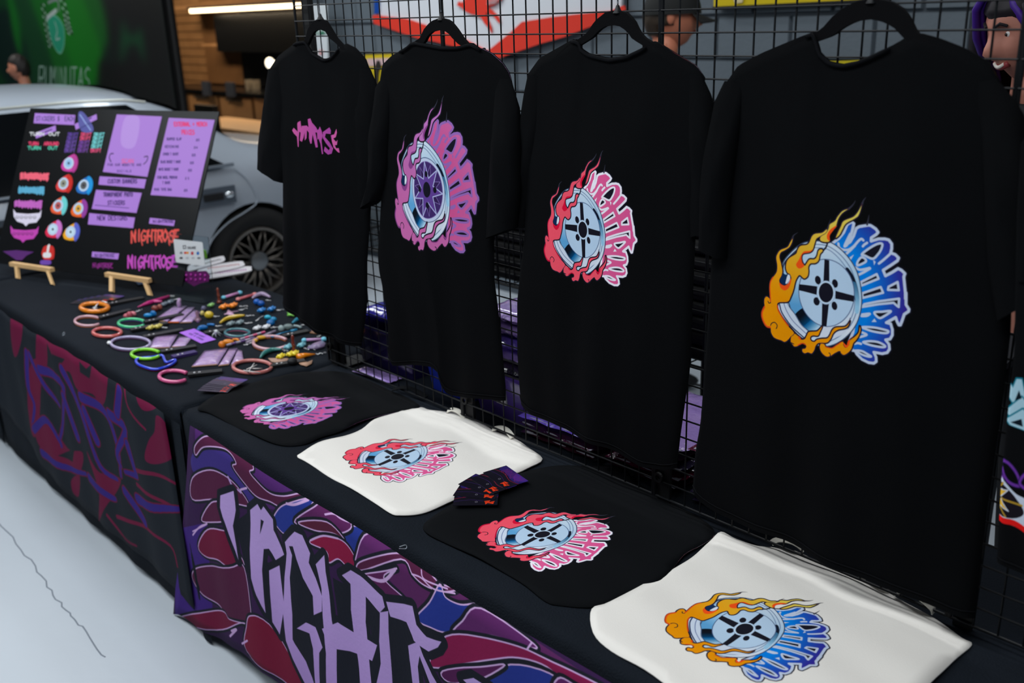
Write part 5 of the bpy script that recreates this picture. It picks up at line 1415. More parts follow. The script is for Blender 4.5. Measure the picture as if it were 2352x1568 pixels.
for (x, y, c) in ((140, 1160, (222, 214, 232)), (110, 1330, (196, 70, 176))):
    P = K2([(x, y - 30), (x + 30, y + 10), (x + 150, y + 20), (x + 270, y + 10), (x + 295, y - 25), (x + 285, y + 50), (x + 240, y + 110), (x + 160, y + 120), (x + 130, y + 150), (x + 105, y + 120), (x + 40, y + 100), (x + 5, y + 50)])
    cv.fill(P, c, False); decal(P)
    for j in range(5):
        p = K2([(x + 40 + j * 45, y + 55)])[0]; cv.ell(p[0], p[1], 4, 3.4, tuple(k * .5 for k in c)); cv.ell(p[0], p[1] - .4, 2.6, 2.2, c)
P = K3([(25,380),(150,370),(310,385),(240,420),(200,460),(150,460),(90,420)]); cv.fill(P, (88, 40, 110), False); decal(P)
for (x, y, c1, c2, c3) in ((725,655,(206,60,160),(190,60,150),(150,190,230)), (670,865,(226,60,60),(206,40,30),(150,150,130)), (880,885,(30,110,190),(20,150,220),(90,90,90)), (615,1095,(236,90,50),(110,210,210),(190,90,90)), (825,1125,(240,100,30),(150,60,160),(230,170,60)), (560,1340,(226,40,80),(206,120,200),(200,225,240)), (745,1368,(246,170,30),(90,100,200),(200,225,240))):
    P = K2([(x + 40, y - 95), (x + 75, y - 70), (x + 85, y), (x + 60, y + 75), (x, y + 90), (x - 70, y + 75), (x - 90, y + 30), (x - 60, y - 30), (x - 10, y - 70)])
    cv.fill(P, c1); cv.fill(K2([(x + 30, y - 90), (x + 75, y - 70), (x + 86, y), (x + 60, y + 75), (x + 25, y + 85)]), c2)
    q = K2([(x - 10, y)])[0]; cv.ell(q[0], q[1], 11.5, 14, (190, 210, 232), rot=.3); cv.ell(q[0], q[1], 7, 9, c3, rot=.3); cv.ell(q[0], q[1], 2.2, 2.8, (30, 30, 50))
    decal(P, 'wheel_sticker')
# lower right tag words
def tagword(x, y, w, h, c, seed):
    P = [(x, y + h * .25), (x + w * .06, y), (x + w * .12, y + h * .3), (x + w * .3, y + h * .1), (x + w * .5, y + h * .2), (x + w * .56, y - h * .2), (x + w * .64, y + h * .25), (x + w * .85, y + h * .2), (x + w, y + h * .12), (x + w * .93, y + h * .7), (x + w * .85, y + h * 1.15), (x + w * .62, y + h * 1.0), (x + w * .45, y + h * .85), (x + w * .28, y + h * 1.1), (x + w * .12, y + h * .85)]
    text(cv, 'NIGHTROSE', x, y + h * .1, w, h * .8, tuple(k * .4 for k in c), h * .55, jit=.1, seed=seed)
    text(cv, 'NIGHTROSE', x, y + h * .05, w, h * .85, c, h * .42, jit=.1, seed=seed)
    for k in range(7): cv.stroke([(x + w * (.08 + .14 * k), y + h * .5), (x + w * (.10 + .14 * k), y + h * (1.15 if k % 2 else .0))], h * .32, c, w1=2)
    decal(P, 'word_sticker')
tagword(300, 528, 112, 30, (232, 84, 76), 5); tagword(292, 586, 116, 30, (200, 76, 190), 6); tagword(213, 604, 46, 12, (150, 40, 140), 7)
# a red and white round sticker
P = K3([(395,340),(440,325),(485,345),(490,420),(470,455),(400,455),(375,400)]); cv.fill(P, (206, 46, 40)); cv.stroke(K3([(440,330),(432,380)]), 22, (230, 226, 226), smooth=False); cv.fill(K3([(395,395),(455,395),(455,435),(395,435)]), (225, 225, 228)); decal(P)
cv.fill(K3([(370,462),(455,462),(450,500),(370,500)]), (110, 70, 170)); decal(K3([(370,462),(455,462),(450,500),(370,500)]))
IM_BOARD = cv.image('board_art')
board = thing('sign_board', 'glossy black board covered with lilac price cards and stickers, leaning on two easels', 'board', tuple(BO + BE * (bX0 + bX1) / 2))
def b3(q, o=0.): return BO + BE * q[0] + BU * q[1] + BNR * o
def buv(V):
    D = V - BO; return np.stack([(D @ BE - bX0) / (bX1 - bX0), (D @ BU - bY0) / (bY1 - bY0)], 1)
m_bd = mat('board_gloss', (9, 10, 12), .34, img=IM_BOARD, ext='EXTEND', spec=.22)
m_lam = mat('laminated_print', (9, 10, 12), .42, img=IM_BOARD, ext='EXTEND', spec=.3)
obj('panel', G().prism([b3(q, 0) for q in ((bX0, bY0), (bX1, bY0), (bX1, bY1), (bX0, bY1))], -BNR, .005), m_bd, board, uvf=buv)
for (nm_, P, th, lab) in FIX:
    Q = [b3(bp(a, b), .0004) for a, b in P]
    if any(np.isnan(q).any() for q in Q): continue
    obj(nm_, G().prism(Q, BNR, th), m_lam, board, uvf=buv, label=lab)

m_pine = mat('light_pine', (226, 184, 128), .5, noise=.12, nscale=20)
for i, (b0, b1, f0, f1, lab) in enumerate((((32,607),(126,621),(42,642),(122,656),'small pine easel under the left half of the black board'), ((250,631),(350,646),(257,673),(346,681),'small pine easel under the right half of the black board'))):
    A, B = atz(*f0, TZ), atz(*f1, TZ)
    d = (B - A); d /= np.linalg.norm(d); nb = np.array([-d[1], d[0], 0])
    hA = TZ + .062
    P0 = b3(bp(*b0), .012); P1 = b3(bp(*b1), .012)
    t = thing('table_easel', lab, 'easel', tuple((A + B) / 2), 'small pine easels holding the board')
    obj('ledge', G().obox((P0 + P1) / 2, (P1 - P0) / 2, nb * .010, (0, 0, .008)), m_pine, t)
    for f, p, s_ in ((A, P0, .13), (B, P1, -.13)):
        top = p + (P1 - P0) * s_ - nb * .0 + np.array([0, 0, .0])
        top = b3(bp(*( (b0[0] * (1 - abs(s_)) + b1[0] * abs(s_), b0[1] * (1 - abs(s_)) + b1[1] * abs(s_)) if s_ > 0 else (b1[0] * (1 - abs(s_)) + b0[0] * abs(s_), b1[1] * (1 - abs(s_)) + b0[1] * abs(s_)))), .012)
        d2 = top - f; L2 = np.linalg.norm(d2); d2 = d2 / L2
        obj('leg', G().obox((f + top) / 2 + np.array([0, 0, .002]), d * .0085, np.cross(d, d2) * .007, d2 * (L2 / 2 - .003)), m_pine, t)
    mid = (P0 + P1) / 2
    back = mid + nb * .20; back[2] = TZ + .004
    obj('rear_leg', G().tube([mid + BU * .20 - BNR * .040, back], .006, 4), m_pine, t)
    obj('mast', G().obox(mid + BU * .12 - BNR * .028, d * .008, BNR * .004, BU * .12), m_pine, t)

# ------------------------------------------------------------------ clear stand with the payment card, sticker pile
t = thing('acrylic_stand', 'clear acrylic stand holding a white card-payment notice beside the board', 'stand', tuple(atz(445, 680, TZ)))
m_acr = mat('clear_acrylic', (235, 245, 248), .03, trans=1., ior=1.12, spec=.6)
sa, sb = atz(404, 677, TZ), atz(492, 690, TZ)
sd = (sb - sa) / np.linalg.norm(sb - sa); sn = np.array([sd[1], -sd[0], 0]); Ls = np.linalg.norm(sb - sa)
SUp = np.array([0, 0, 1.]) * math.cos(.05) - sn * math.sin(.05)
def sp(u, v, o=0.):
    n = np.cross(sd, SUp); P0 = sa + sn * o; dd = ray(u, v); tt = ((P0 - CAM) @ n) / (dd @ n); X = CAM + tt * dd - P0
    return np.array([X @ sd, X @ SUp])
hS = sp(482, 545)[1]
obj('sheet', G().prism([sa + SUp * .002, sb + SUp * .002, sb + SUp * hS, sa + SUp * hS], -sn, .0025), m_acr, t)
obj('foot', G().prism([sa, sb, sb + sn * .05, sa + sn * .05], (0, 0, 1), .0025), m_acr, t)
cv = Canvas(400, 260, lambda P: np.array([((q[0] - c0[0]) / (c1[0] - c0[0]) * 400, (c1[1] - q[1]) / (c1[1] - c0[1]) * 260) for q in [sp(a, b) for a, b in P]]), bg=(228, 232, 234))
qa, qb = sp(405, 602), sp(466, 556)
c0 = np.array([min(qa[0], qb[0]), min(qa[1], qb[1])]); c1 = np.array([max(qa[0], qb[0]), max(qa[1], qb[1])])
cv.stroke(K3([(1652,330),(1675,328),(1678,352),(1655,355),(1652,330)]), 9, (40, 40, 46), smooth=False); text(cv, 'SQUARE', *K3([(1690,338)])[0], 20, 5, (60, 60, 66), 6)
for x, c in ((1635, (120, 124, 130)), (1672, (226, 40, 30)), (1692, (240, 150, 30)), (1735, (200, 60, 70)), (1786, (40, 110, 190))):
    p = K3([(x, 397 if x > 1700 else 393)])[0]; cv.ell(p[0], p[1], 3.2, 2.6 if x < 1700 else 4, c)
for x, c in ((1635, (60, 60, 66)), (1690, (190, 194, 198)), (1742, (190, 194, 198)), (1795, (120, 124, 130))):
    p = K3([(x, 440)])[0]; cv.ell(p[0], p[1], 4, 2.4, c)
IM_PAY = cv.image('payment_notice_art')
Q = [sa + sd * a + SUp * b + sn * .001 for a, b in ((c0[0] + .004, c0[1]), (c1[0] - .004, c0[1]), (c1[0], c0[1] + .004), (c1[0], c1[1] - .004), (c1[0] - .004, c1[1]), (c0[0] + .004, c1[1]), (c0[0], c1[1] - .004), (c0[0], c0[1] + .004))]
obj('notice_card', G().prism(Q, sn, .0012), mat('payment_notice', (228, 232, 234), .35, img=IM_PAY, ext='EXTEND'), t, uvf=lambda V: np.stack([((V - sa) @ sd - c0[0]) / (c1[0] - c0[0]), ((V - sa) @ SUp - c0[1]) / (c1[1] - c0[1])], 1), label='white card-payment notice')
P = K3([(1560,545),(1640,560),(1760,560),(1860,555),(1895,600),(1880,650),(1800,670),(1750,695),(1700,665),(1620,640),(1590,600)])
Q = [sa + sd * q[0] + SUp * q[1] + sn * .001 for q in [sp(a, b) for a, b in P]]
st = obj('vinyl_sticker', G().prism(Q, sn, .0006), cm((96, 26, 92), .4), t, label='purple vinyl sticker')
g = G()
for r_ in range(2):
    for k in range(6):
        q = sp(*K3([(1640 + k * 42, 590 + r_ * 40 + (k % 2) * 6)])[0]); c = sa + sd * q[0] + SUp * q[1] + sn * .0022
        g.ell(c, (.0055, .0035, .0052), 10, 6)
obj('lettering', g, cm((176, 44, 160), .35), st, smooth=True)
tag(obj('green_tag', G().box(*(lambda p: (p - [.012, .004, .016], p + [.012, .004, .016]))(atz(470, 583, .79) )), cm((118, 190, 30), .4)), 'small lime green tag behind the clear stand', 'tag')
m_wv = mat('white_vinyl', (232, 230, 234), .35)
for i, (P, c, lab) in enumerate(((K3([(1690,555),(1730,500),(1980,432),(2020,440),(2010,475),(1850,520),(1720,560)]), (40, 36, 50), 'white sticker strip with dark lettering, topmost and farthest back of the pile'),
                               (K3([(1780,560),(1860,520),(2150,475),(2195,490),(2180,520),(1950,570),(1800,590)]), (170, 40, 46), 'white sticker strip with red lettering, middle of the pile'),
                               (K3([(1870,600),(1900,560),(2230,520),(2262,540),(2240,565),(1950,620),(1880,628)]), (160, 40, 150), 'white sticker strip with purple lettering, lowest and nearest of the pile'))):
    z = TZ + .012 + (2 - i) * .006
    Q = crom([tuple(atz(a, b, z)) for a, b in P], True, 4)
    cen = Q.mean(0)
    o = thing('die_cut_sticker', lab, 'sticker', (cen[0], cen[1], z), 'white die-cut sticker strips beside the clear stand')
    obj('vinyl', G().prism([tuple(q) for q in Q], (0, 0, 1), .003), m_wv, o, smooth='auto')
    a, b = (atz(*P[1], z + .0034) + atz(*P[0], z + .0034)) / 2, atz(*P[3], z + .0034); g = G(); rn = random.Random(i)
    for k in range(14):
        s_ = .14 + .72 * k / 13; w_ = (b - a); nn = np.array([-w_[1], w_[0], 0]); nn /= np.linalg.norm(nn)
        c_ = a + w_ * s_ + nn * rn.uniform(-.004, .004)
        g.tube([c_ - nn * .012 + w_ * .01, c_ + nn * .012], .0022, 4, flat=.3)
    obj('lettering', g, cm(c, .4), o)
# pads under the pile so the strips rest on each other
tag(obj('sticker_stack', G().prism([tuple(atz(a, b, TZ)) for a, b in K3([(1800,590),(1900,545),(2120,505),(2180,540),(1960,600)])], (0, 0, 1), .0115), cm((214, 212, 216), .5)), 'flat stack of white stickers under the three lettered strips', 'stickers')

# ------------------------------------------------------------------ key rings, charms and packets on the left table
def on(u, v, z=0.): return atz(u, v, TZ + .001 + z)


def ring_path(cx, cy, rx, ry, a0=0, a1=360, n=30, z=.006):
    return [tuple(on(cx + rx * math.cos(math.radians(a)), cy - ry * math.sin(math.radians(a)), z)) for a in np.linspace(a0, a1, n)]


m_strap = cm((15, 16, 19), .6)
m_chr = cm((225, 226, 228), .3, metal=.8)


def wrist_ring(label, cx, cy, rx, ry, c1, c2, r=.006, a0=0, a1=360, strap=None, sc=None, shape=None, glit=0., extra=None):
    t = thing('wrist_key_ring', label, 'key ring', tuple(on(cx, cy)), 'wrist key rings on the left table')
    full = a1 - a0 >= 359
    P = shape or ring_path(cx, cy, rx, ry, a0, a1, 36 if not full else 37, r)
    if full and not shape: P = P[:-1]
    m = mat('ring_%d_%d' % (cx, cy), c1, .2, noise=glit or .01, nscale=300 if glit else 12, coat=.5, noise2=c2 if c2 else None)
    if c2 and not glit:
        k = len(P) // 2
        obj('loop', G().tube(P, r, 9, closed=(full or bool(shape))), cm(c1, .2, coat=.5), t, smooth=True)
        lo = [(p[0], p[1], p[2] - r * .75) for p in P]
        obj('loop_underside', G().tube(lo, r * .8, 8, closed=(full or bool(shape))), cm(c2, .25, coat=.4), t, smooth=True)
    else:
        obj('loop', G().tube(P, r, 9, closed=(full or bool(shape))), m, t, smooth=True)
    if strap:
        (x0, y0), (x1, y1) = strap
        A, B = on(x0, y0, .006), on(x1, y1, .004)
        d = B - A; L = np.linalg.norm(d); d /= L; nn = np.array([-d[1], d[0], 0])
        s_ = obj('strap', G().obox((A + B) / 2, d * L / 2, nn * .0125, (0, 0, .004)), m_strap if sc is None else cm(sc, .6), t)
        for f in (.018, .032):
            p = A + d * f + [0, 0, .004]
            obj('stud', G().lathe(p, [(.0035, 0), (.003, .0015), (.001, .002)], 10), m_chr, s_, smooth='auto')
    return t


wrist_ring('glossy orange wrist ring with a silver key, farthest left on the left table', 217, 706, 31, 9.5, (228, 130, 20), None, .0085, strap=((247,699),(330,684)))
wrist_ring('lilac and orange open wrist ring at the left edge of the display', 203, 737, 31, 11, (206, 160, 170), (220, 120, 40), .005, 40, 320, strap=((228,730),(300,712)))
wrist_ring('green and purple wrist ring beside the blue charm', 303, 742, 31, 9.5, (60, 190, 130), (110, 70, 160), .0055, 25, 330, strap=((332,740),(420,722)))
wrist_ring('coral braided wrist ring with a black studded strap', 246, 763, 32, 10, (196, 92, 88), None, .0065, strap=((300,758),(385,742)))
wrist_ring('glittery grey and lilac wrist ring with a white bead', 300, 788, 45, 14.5, (170, 160, 196), (124, 74, 116), .005, strap=((330,774),(420,757)))
wrist_ring('bright neon green wrist ring', 335, 813, 33, 11, (130, 214, 40), None, .0055, 25, 335, strap=((370,808),(450,795)))
cat = [tuple(on(a, b, .006)) for a, b in ((313,826),(325,822),(350,820),(372,816),(378,826),(384,832),(402,826),(400,833),(380,843),(355,848),(330,842),(316,835))]
wrist_ring('royal blue cat-head wrist ring with a red underside', 357, 832, 45, 15, (40, 70, 214), (120, 26, 30), .0045, shape=[tuple(q) for q in crom(cat, True, 4)], strap=((396,820),(450,808)), sc=(52, 34, 96))
wrist_ring('magenta glitter open wrist ring, nearest the front edge', 400, 864, 34, 13, (190, 40, 100), (226, 120, 170), .006, 35, 320, glit=.4, strap=((432,860),(510,852)))
wrist_ring('rose copper wrist ring with a white bow', 580, 842, 44, 14.5, (190, 112, 108), None, .006, 12, 350, strap=((622,840),(700,828)))
wrist_ring('lilac and orange wrist ring beside the brown upright figurine', 622, 787, 40, 15, (196, 150, 160), (222, 122, 44), .0055, 30, 330, strap=((650,772),(708,760)))
wrist_ring('teal wrist ring with a silver octopus charm', 545, 764, 28, 8.5, (60, 112, 122), (226, 130, 170), .005, strap=((470,765),(520,758)))
# loose extras lying on or in the rings
tag(obj('silver_key', G().tube([tuple(on(a, b, .012)) for a, b in ((216,708),(226,696),(236,691),(246,695))], .0022, 6).tube(ring_path(218, 707, 5, 2, 0, 330, 12, .012), .0016, 5), m_chr, smooth=True), 'silver key lying across the orange wrist ring', 'key')
tag(obj('white_bead', G().ell(on(251, 787, .007), (.010, .007, .006)), cm((232, 234, 236), .25), smooth=True), 'white bead beside the glittery grey and lilac ring', 'bead')
g = G()
for a, b in (((566,848),(590,838)), ((570,854),(584,834)), ((576,846),(602,846)), ((560,850),(598,856))): g.tube([tuple(on(a[0], a[1], .014)), tuple(on((a[0] + b[0]) / 2, (a[1] + b[1]) / 2, .020)), tuple(on(b[0], b[1], .014))], .0016, 5)
tag(obj('white_bow', g, cm((214, 212, 210), .5), smooth=True), 'thin white bow tied to the rose copper ring', 'bow')
g = G().ell(on(497, 762, .018), (.007, .007, .008))
for k in range(7):
    a = k * .9; c = on(497, 762, .014)
    g.tube([tuple(c), tuple(c + [.010 * math.cos(a), .010 * math.sin(a), -.004]), tuple(c + [.017 * math.cos(a + .3), .017 * math.sin(a + .3), -.012])], .0022, 5, r2=.001)
tag(obj('octopus_charm', g, cm((200, 206, 208), .3, metal=.3), smooth=True), 'silver grey octopus charm at the left of the teal ring', 'charm')


def chain(t, u, v, n, du, dv, seed):
    rn = random.Random(seed); g = G()
    for i in range(n):
        c = on(u + du * i + rn.uniform(-1, 1), v + dv * i + rn.uniform(-1, 1), .003)
        a = rn.uniform(0, 3.1); r = .0032
        P = [(c[0] + r * math.cos(k) * math.cos(a) - .6 * r * math.sin(k) * math.sin(a), c[1] + r * math.cos(k) * math.sin(a) + .6 * r * math.sin(k) * math.cos(a), c[2] + .001 * math.sin(k + i)) for k in np.linspace(0, 6.28, 9)[:-1]]
        g.tube(P, .0008, 4, closed=True)
    obj('chain', g, m_chr, t, smooth=True)


def charm(name, label, cat_, u, v, parts, ch=None, c2=None):
    """parts: list of (kind, args, colour); px based"""
    t = thing(name, label, cat_, tuple(on(u, v)), 'small charms on the left table')
    for (pn, g, m) in parts: obj(pn, g, m, t, smooth=True)
    if ch: chain(t, *ch, seed=int(u + v))
    return t


def bear(u, v, s, z=0.):        # little gummy bear lying on its back, head away
    s = s * 1.35; g = G(); c = on(u, v, z + s * .55)
    X = np.array([.8, .6, 0]); Y = np.array([-.6, .8, 0])
    for (a, b, r) in ((0, 0, .62), (-.05, .95, .46)): g.ell(c + X * a * s + Y * b * s, (s * r, s * r, s * r * .9), 12, 8)
    for a, b, r in ((-.4, 1.25, .17), (.35, 1.25, .17), (-.62, .35, .22), (.62, .35, .22), (-.4, -.62, .26), (.4, -.62, .26)): g.ell(c + X * a * s + Y * b * s + [0, 0, s * .1], s * r, 8, 6)
    g.ell(c + Y * .9 * s + [0, 0, s * .42], s * .14, 6, 5)
    return g


def bears(name, label, lst, s, col, ch=None, tr=0., cat_='charm'):
    u = sum(a for a, b in lst) / len(lst); v = sum(b for a, b in lst) / len(lst)
    m = cm(col, .22, coat=.6) if not tr else cm(col, .15, trans=tr, coat=.4)
    return charm(name, label, cat_, u, v, [('bear', bear(a, b, s), m) for a, b in lst], ch)


bears('gummy_bear_charm', 'orange gummy bear charm in the middle of the display', [(513,705),(534,702)], .0135, (240, 136, 16), (551,704,6,3.5,-.4))
bears('gummy_bear_charm', 'bright blue gummy bear charm by the black shirt hem', [(600,713),(623,710)], .0125, (16, 116, 190), (636,712,5,3.5,-.3))
bears('gummy_bear_charm', 'clear grey gummy bear charm under the mustard banana', [(529,744),(550,741)], .0115, (140, 160, 166), (563,742,6,3,-.2), tr=.3)
bears('gummy_bear_charm', 'white gummy bear charm beside the teal ring', [(590,754),(611,751)], .0115, (214, 216, 220), (624,752,5,3.5,-.5))
bears('gummy_bear_charm', 'light blue gummy bear charm on both sides of the brown figurine', [(661,797),(692,793)], .012, (120, 190, 204), (700,800,4,3,1), tr=.2)
bears('gummy_bear_charm', 'yellow gummy bear charm at the near end of the display', [(644,819),(666,814),(676,812)], .0115, (226, 204, 40), None)
bears('gummy_bear_charm', 'golden glitter bear charm beside the coral ring', [(345,753),(362,750)], .0115, (196, 180, 80), (372,752,4,3.5,.2))
bears('gummy_bear_charm', 'blue-grey bear charm between the pink knife and the lilac figure', [(376,699),(390,694)], .011, (120, 132, 146), (396,690,5,3,-1), tr=.3)
bears('gummy_bear_charm', 'lime green bear charm beside the dark violet figure', [(484,701)], .010, (140, 200, 110), None, tr=.2)


def blob(u, v, rx, ry, rz, rot=.6, z=0., n=12):
    rx, ry, rz = rx * 1.3, ry * 1.3, rz * 1.25
    return G().ell(on(u, v, z + rz), (rx, ry, rz), n, 8, rot=rot)


def bar(P, r0, r1=None, z=.006, flat=.8, n=8): return G().tube([tuple(on(a, b, z)) for a, b in P], r0, n, r2=r1, flat=flat)


def arc(P, rs, z=.007): return G().tube([tuple(q) for q in crom([tuple(on(a, b, z)) for a, b in P], False, 4)], rs, 8)


def banana(name, label, P, col, col2=None, ch=None, r=.008):
    Q = crom([tuple(on(a, b, r)) for a, b in P], False, 5); n = len(Q)
    rs = [r * (.25 + .75 * math.sin(math.pi * min(max(i / (n - 1), .04), .96)) ** .7) for i in range(n)]
    return charm(name, label, 'charm', P[1][0], P[1][1], [('body', G().tube([tuple(q) for q in Q], rs, 8), cm(col, .25, coat=.4))] + ([('tip', G().ell(Q[-1], r * .5, 8, 6), cm(col2, .3))] if col2 else []), ch)


banana('banana_charm', 'mustard yellow curved charm above the grey bear', [(506,741),(520,732),(540,727),(562,724)], (200, 164, 30), None, (566,725,6,3.3,-.2))
banana('banana_charm', 'teal curved charm with a pale band at the black shirt hem', [(672,741),(685,732),(702,727),(716,733)], (40, 130, 160), (170, 150, 150))
banana('banana_charm', 'sea green curved charm left of the yellow bears', [(598,821),(608,810),(625,803),(647,802)], (50, 120, 116), None, (650,804,5,3,.2))
banana('banana_charm', 'pale lilac curved charm at the far corner of the display', [(580,684),(592,677),(605,675),(620,682)], (166, 146, 176), None, (612,688,4,3.4,.6), .009)
def bone(label, A, B, c1, c2, ch=None):
    a, b = on(*A, .007), on(*B, .007); m = (a + b) / 2
    return charm('bone_charm', label, 'charm', (A[0] + B[0]) / 2, (A[1] + B[1]) / 2, [('shaft', G().tube([tuple(a), tuple(m), tuple(b)], .0055, 8), cm(c1, .3)), ('end_knob', G().ell(a, (.010, .009, .007), 10, 7), cm(c2, .3)), ('end_knob', G().ell(b, (.011, .010, .008), 10, 7), cm(c2, .3))], ch)
bone('pink and sky blue bone charm, farthest back', (514, 683), (551, 672), (204, 140, 190), (110, 190, 216))
bone('coral pink bone charm at the far corner', (547, 687), (585, 676), (196, 96, 104), (214, 130, 130))
bone('sky blue and pink bone charm at the right edge of the display', (699, 781), (744, 779), (200, 150, 200), (120, 210, 236))
def figurine(label, u, v, h, c, ch=None):
    p = on(u, v); s = h
    prof_ = [(.001, 0), (.30, 0), (.32, .05), (.24, .12), (.15, .2), (.13, .36), (.17, .5), (.15, .62), (.11, .68), (.15, .78), (.14, .9), (.06, .98), (.001, 1.0)]
    t = thing('upright_figurine', label, 'figurine', tuple(p), 'translucent brown figurines')
    obj('body', G().lathe(p, [(r * s * .55, z * s) for r, z in prof_], 14), cm(c, .2, coat=.6), t, smooth=True)
    obj('arms', G().tube([tuple(p + [-.18 * s, 0, .42 * s]), tuple(p + [0, -.05 * s, .56 * s]), tuple(p + [.18 * s, 0, .42 * s])], .035 * s, 6), cm(c, .2, coat=.6), t, smooth=True)
    return t
figurine('brown upright figurine beside the clear stand', 504, 695, .058, (120, 54, 36))
figurine('brown upright figurine standing among the blue and yellow bears', 676, 812, .062, (112, 44, 32))
charm('shell_charm', 'yellow shell charm beside the lilac figure', 'charm', 478, 721, [('shell', blob(480, 723, .013, .010, .011), cm((206, 176, 40), .25, coat=.5)), ('knob', blob(465, 719, .006, .006, .007), cm((214, 196, 110), .3))], (490,727,5,3.3,-.3))
t = charm('violet_figure_charm', 'dark violet standing charm behind the yellow shell', 'charm', 468, 700, [('body', G().tube([tuple(on(468, 708, .004)), tuple(on(468, 708, .022))], .008, 8, r2=.006), cm((54, 44, 96), .3)), ('head', G().ell(on(468, 708, .031), .009, 10, 8), cm((92, 92, 120), .3))])
charm('fox_charm', 'blue fox charm left of the grey bear', 'charm', 470, 750, [('body', G().ell(on(466, 752, .009), (.017, .009, .009), 12, 8, rot=.9), cm((12, 104, 176), .3)), ('tail', arc([(476,746),(484,745),(492,746)], .0045), cm((12, 104, 176), .3)), ('legs', blob(456, 757, .006, .004, .005), cm((12, 90, 150), .3))], (496,748,5,3.4,0))
charm('bird_charm', 'bright blue bird charm beside the pink glitter lump', 'charm', 343, 723, [('body', G().ell(on(340, 724, .008), (.016, .008, .008), 12, 8, rot=.8), cm((20, 130, 196), .3)), ('wing', blob(352, 720, .009, .006, .009), cm((14, 106, 170), .3))])
charm('glitter_charm', 'pink glitter charm left of the blue bird', 'charm', 300, 723, [('lump', blob(292, 725, .011, .008, .007), cm((190, 96, 110), .3)), ('lump', blob(305, 721, .010, .008, .008), cm((206, 120, 130), .3)), ('lump', blob(298, 723, .009, .008, .010), cm((170, 70, 86), .3))], (312,716,6,2.6,-1))
charm('brown_bear_charm', 'small reddish brown charm above the blue bird', 'charm', 360, 706, [('body', blob(356, 708, .010, .008, .009), cm((130, 60, 50), .3)), ('head', blob(367, 705, .007, .006, .009), cm((150, 80, 66), .3))])
charm('pistol_charm', 'long magenta pistol charm below the right easel', 'charm', 352, 692, [('barrel', G().tube([tuple(on(316,705,.005)), tuple(on(340,696,.008)), tuple(on(388,680,.007))], [.0015, .008, .005], 8), cm((192, 40, 120), .25)), ('grip', G().tube([tuple(on(352,692,.008)), tuple(on(372,692,.008))], .007, 8, r2=.004), cm((206, 80, 140), .3))], (392,679,3,3,0))
charm('unicorn_charm', 'pale lilac little figure beside the blue-grey bear', 'charm', 411, 692, [('body', blob(411, 697, .006, .006, .012), cm((170, 140, 178), .3)), ('head', blob(412, 689, .005, .005, .006, z=.018), cm((186, 156, 190), .3))])
charm('lilac_figure_charm', 'mauve standing figure between the packets and the yellow shell', 'charm', 455, 730, [('body', G().lathe(on(455, 736), [(.001, 0), (.013, 0), (.011, .006), (.005, .012), (.006, .03), (.001, .036)], 12), cm((132, 98, 116), .3)), ('head', G().ell(on(455, 736, .040), .007, 10, 8), cm((140, 110, 130), .3))])
charm('turquoise_charm', 'turquoise flower charm below the bright blue bear', 'charm', 622, 735, [('petal', blob(615, 728, .010, .006, .006), cm((30, 170, 200), .25)), ('petal', blob(628, 733, .009, .007, .007), cm((10, 130, 180), .25)), ('core', blob(622, 741, .011, .010, .009), cm((8, 96, 160), .3))], (588,736,6,3.4,-2.2))
charm('blue_heart_charm', 'blue heart charm above the bright blue bear', 'charm', 594, 694, [('lobe', blob(590, 693, .010, .008, .009), cm((14, 90, 180), .3)), ('lobe', blob(600, 697, .010, .008, .009), cm((10, 80, 166), .3))])
charm('lilac_plane_charm', 'pale pink plane charm under the orange bear', 'charm', 530, 717, [('body', bar([(516,722),(530,717),(548,714)], .0035, .002), cm((190, 150, 180), .3)), ('wing', G().prism([on(524, 712, .006), on(533, 717, .006), on(540, 726, .006), on(520, 722, .006)], (0, 0, 1), .002), cm((190, 150, 180), .3))], (550,712,7,3,-.8))
charm('lime_star_charm', 'lime green star charm at the black shirt hem', 'charm', 671, 723, [('star', G().prism([on(671 + (14 if k % 2 == 0 else 7) * math.cos(k * .628), 723 - (4.5 if k % 2 == 0 else 2.4) * math.sin(k * .628), .002) for k in range(10)], (0, 0, 1), .006), cm((130, 206, 90), .3))])
charm('dinosaur_charm', 'clear grey dinosaur charm right of the white bears', 'charm', 662, 750, [('body', G().ell(on(662, 750, .010), (.017, .009, .010), 12, 8, rot=.8), cm((140, 158, 158), .15, trans=.4)), ('head', blob(646, 754, .008, .006, .009), cm((150, 168, 168), .2)), ('tail', arc([(675,748),(684,749),(692,752)], .0045), cm((130, 148, 150), .2))], (693,747,6,3,-.8))
charm('cat_charm', 'orange cat charm on the near side of the octopus', 'charm', 524, 785, [('body', G().ell(on(524, 785, .009), (.019, .010, .009), 12, 8, rot=.8), cm((214, 126, 16), .3)), ('head', blob(510, 791, .009, .008, .009), cm((206, 114, 12), .3)), ('tail', arc([(534,780),(544,779),(548,782)], .004), cm((214, 130, 30), .3))])
charm('fish_charm', 'golden fish charm left of the lilac and orange ring', 'charm', 598, 776, [('body', G().ell(on(600, 775, .008), (.016, .008, .007), 12, 8, rot=.8), cm((196, 144, 20), .3)), ('tail_fin', blob(586, 782, .007, .005, .005), cm((206, 156, 30), .3))], (583,786,7,-3.6,1))
charm('knife_charm', 'teal blue knife charm above the golden fish', 'charm', 650, 765, [('blade', bar([(624,774),(645,765),(672,758)], .006, .003, flat=.4), cm((16, 100, 140), .25)), ('handle', bar([(668,760),(682,757)], .006), cm((20, 120, 160), .3))], (676,762,4,2.4,2.2))
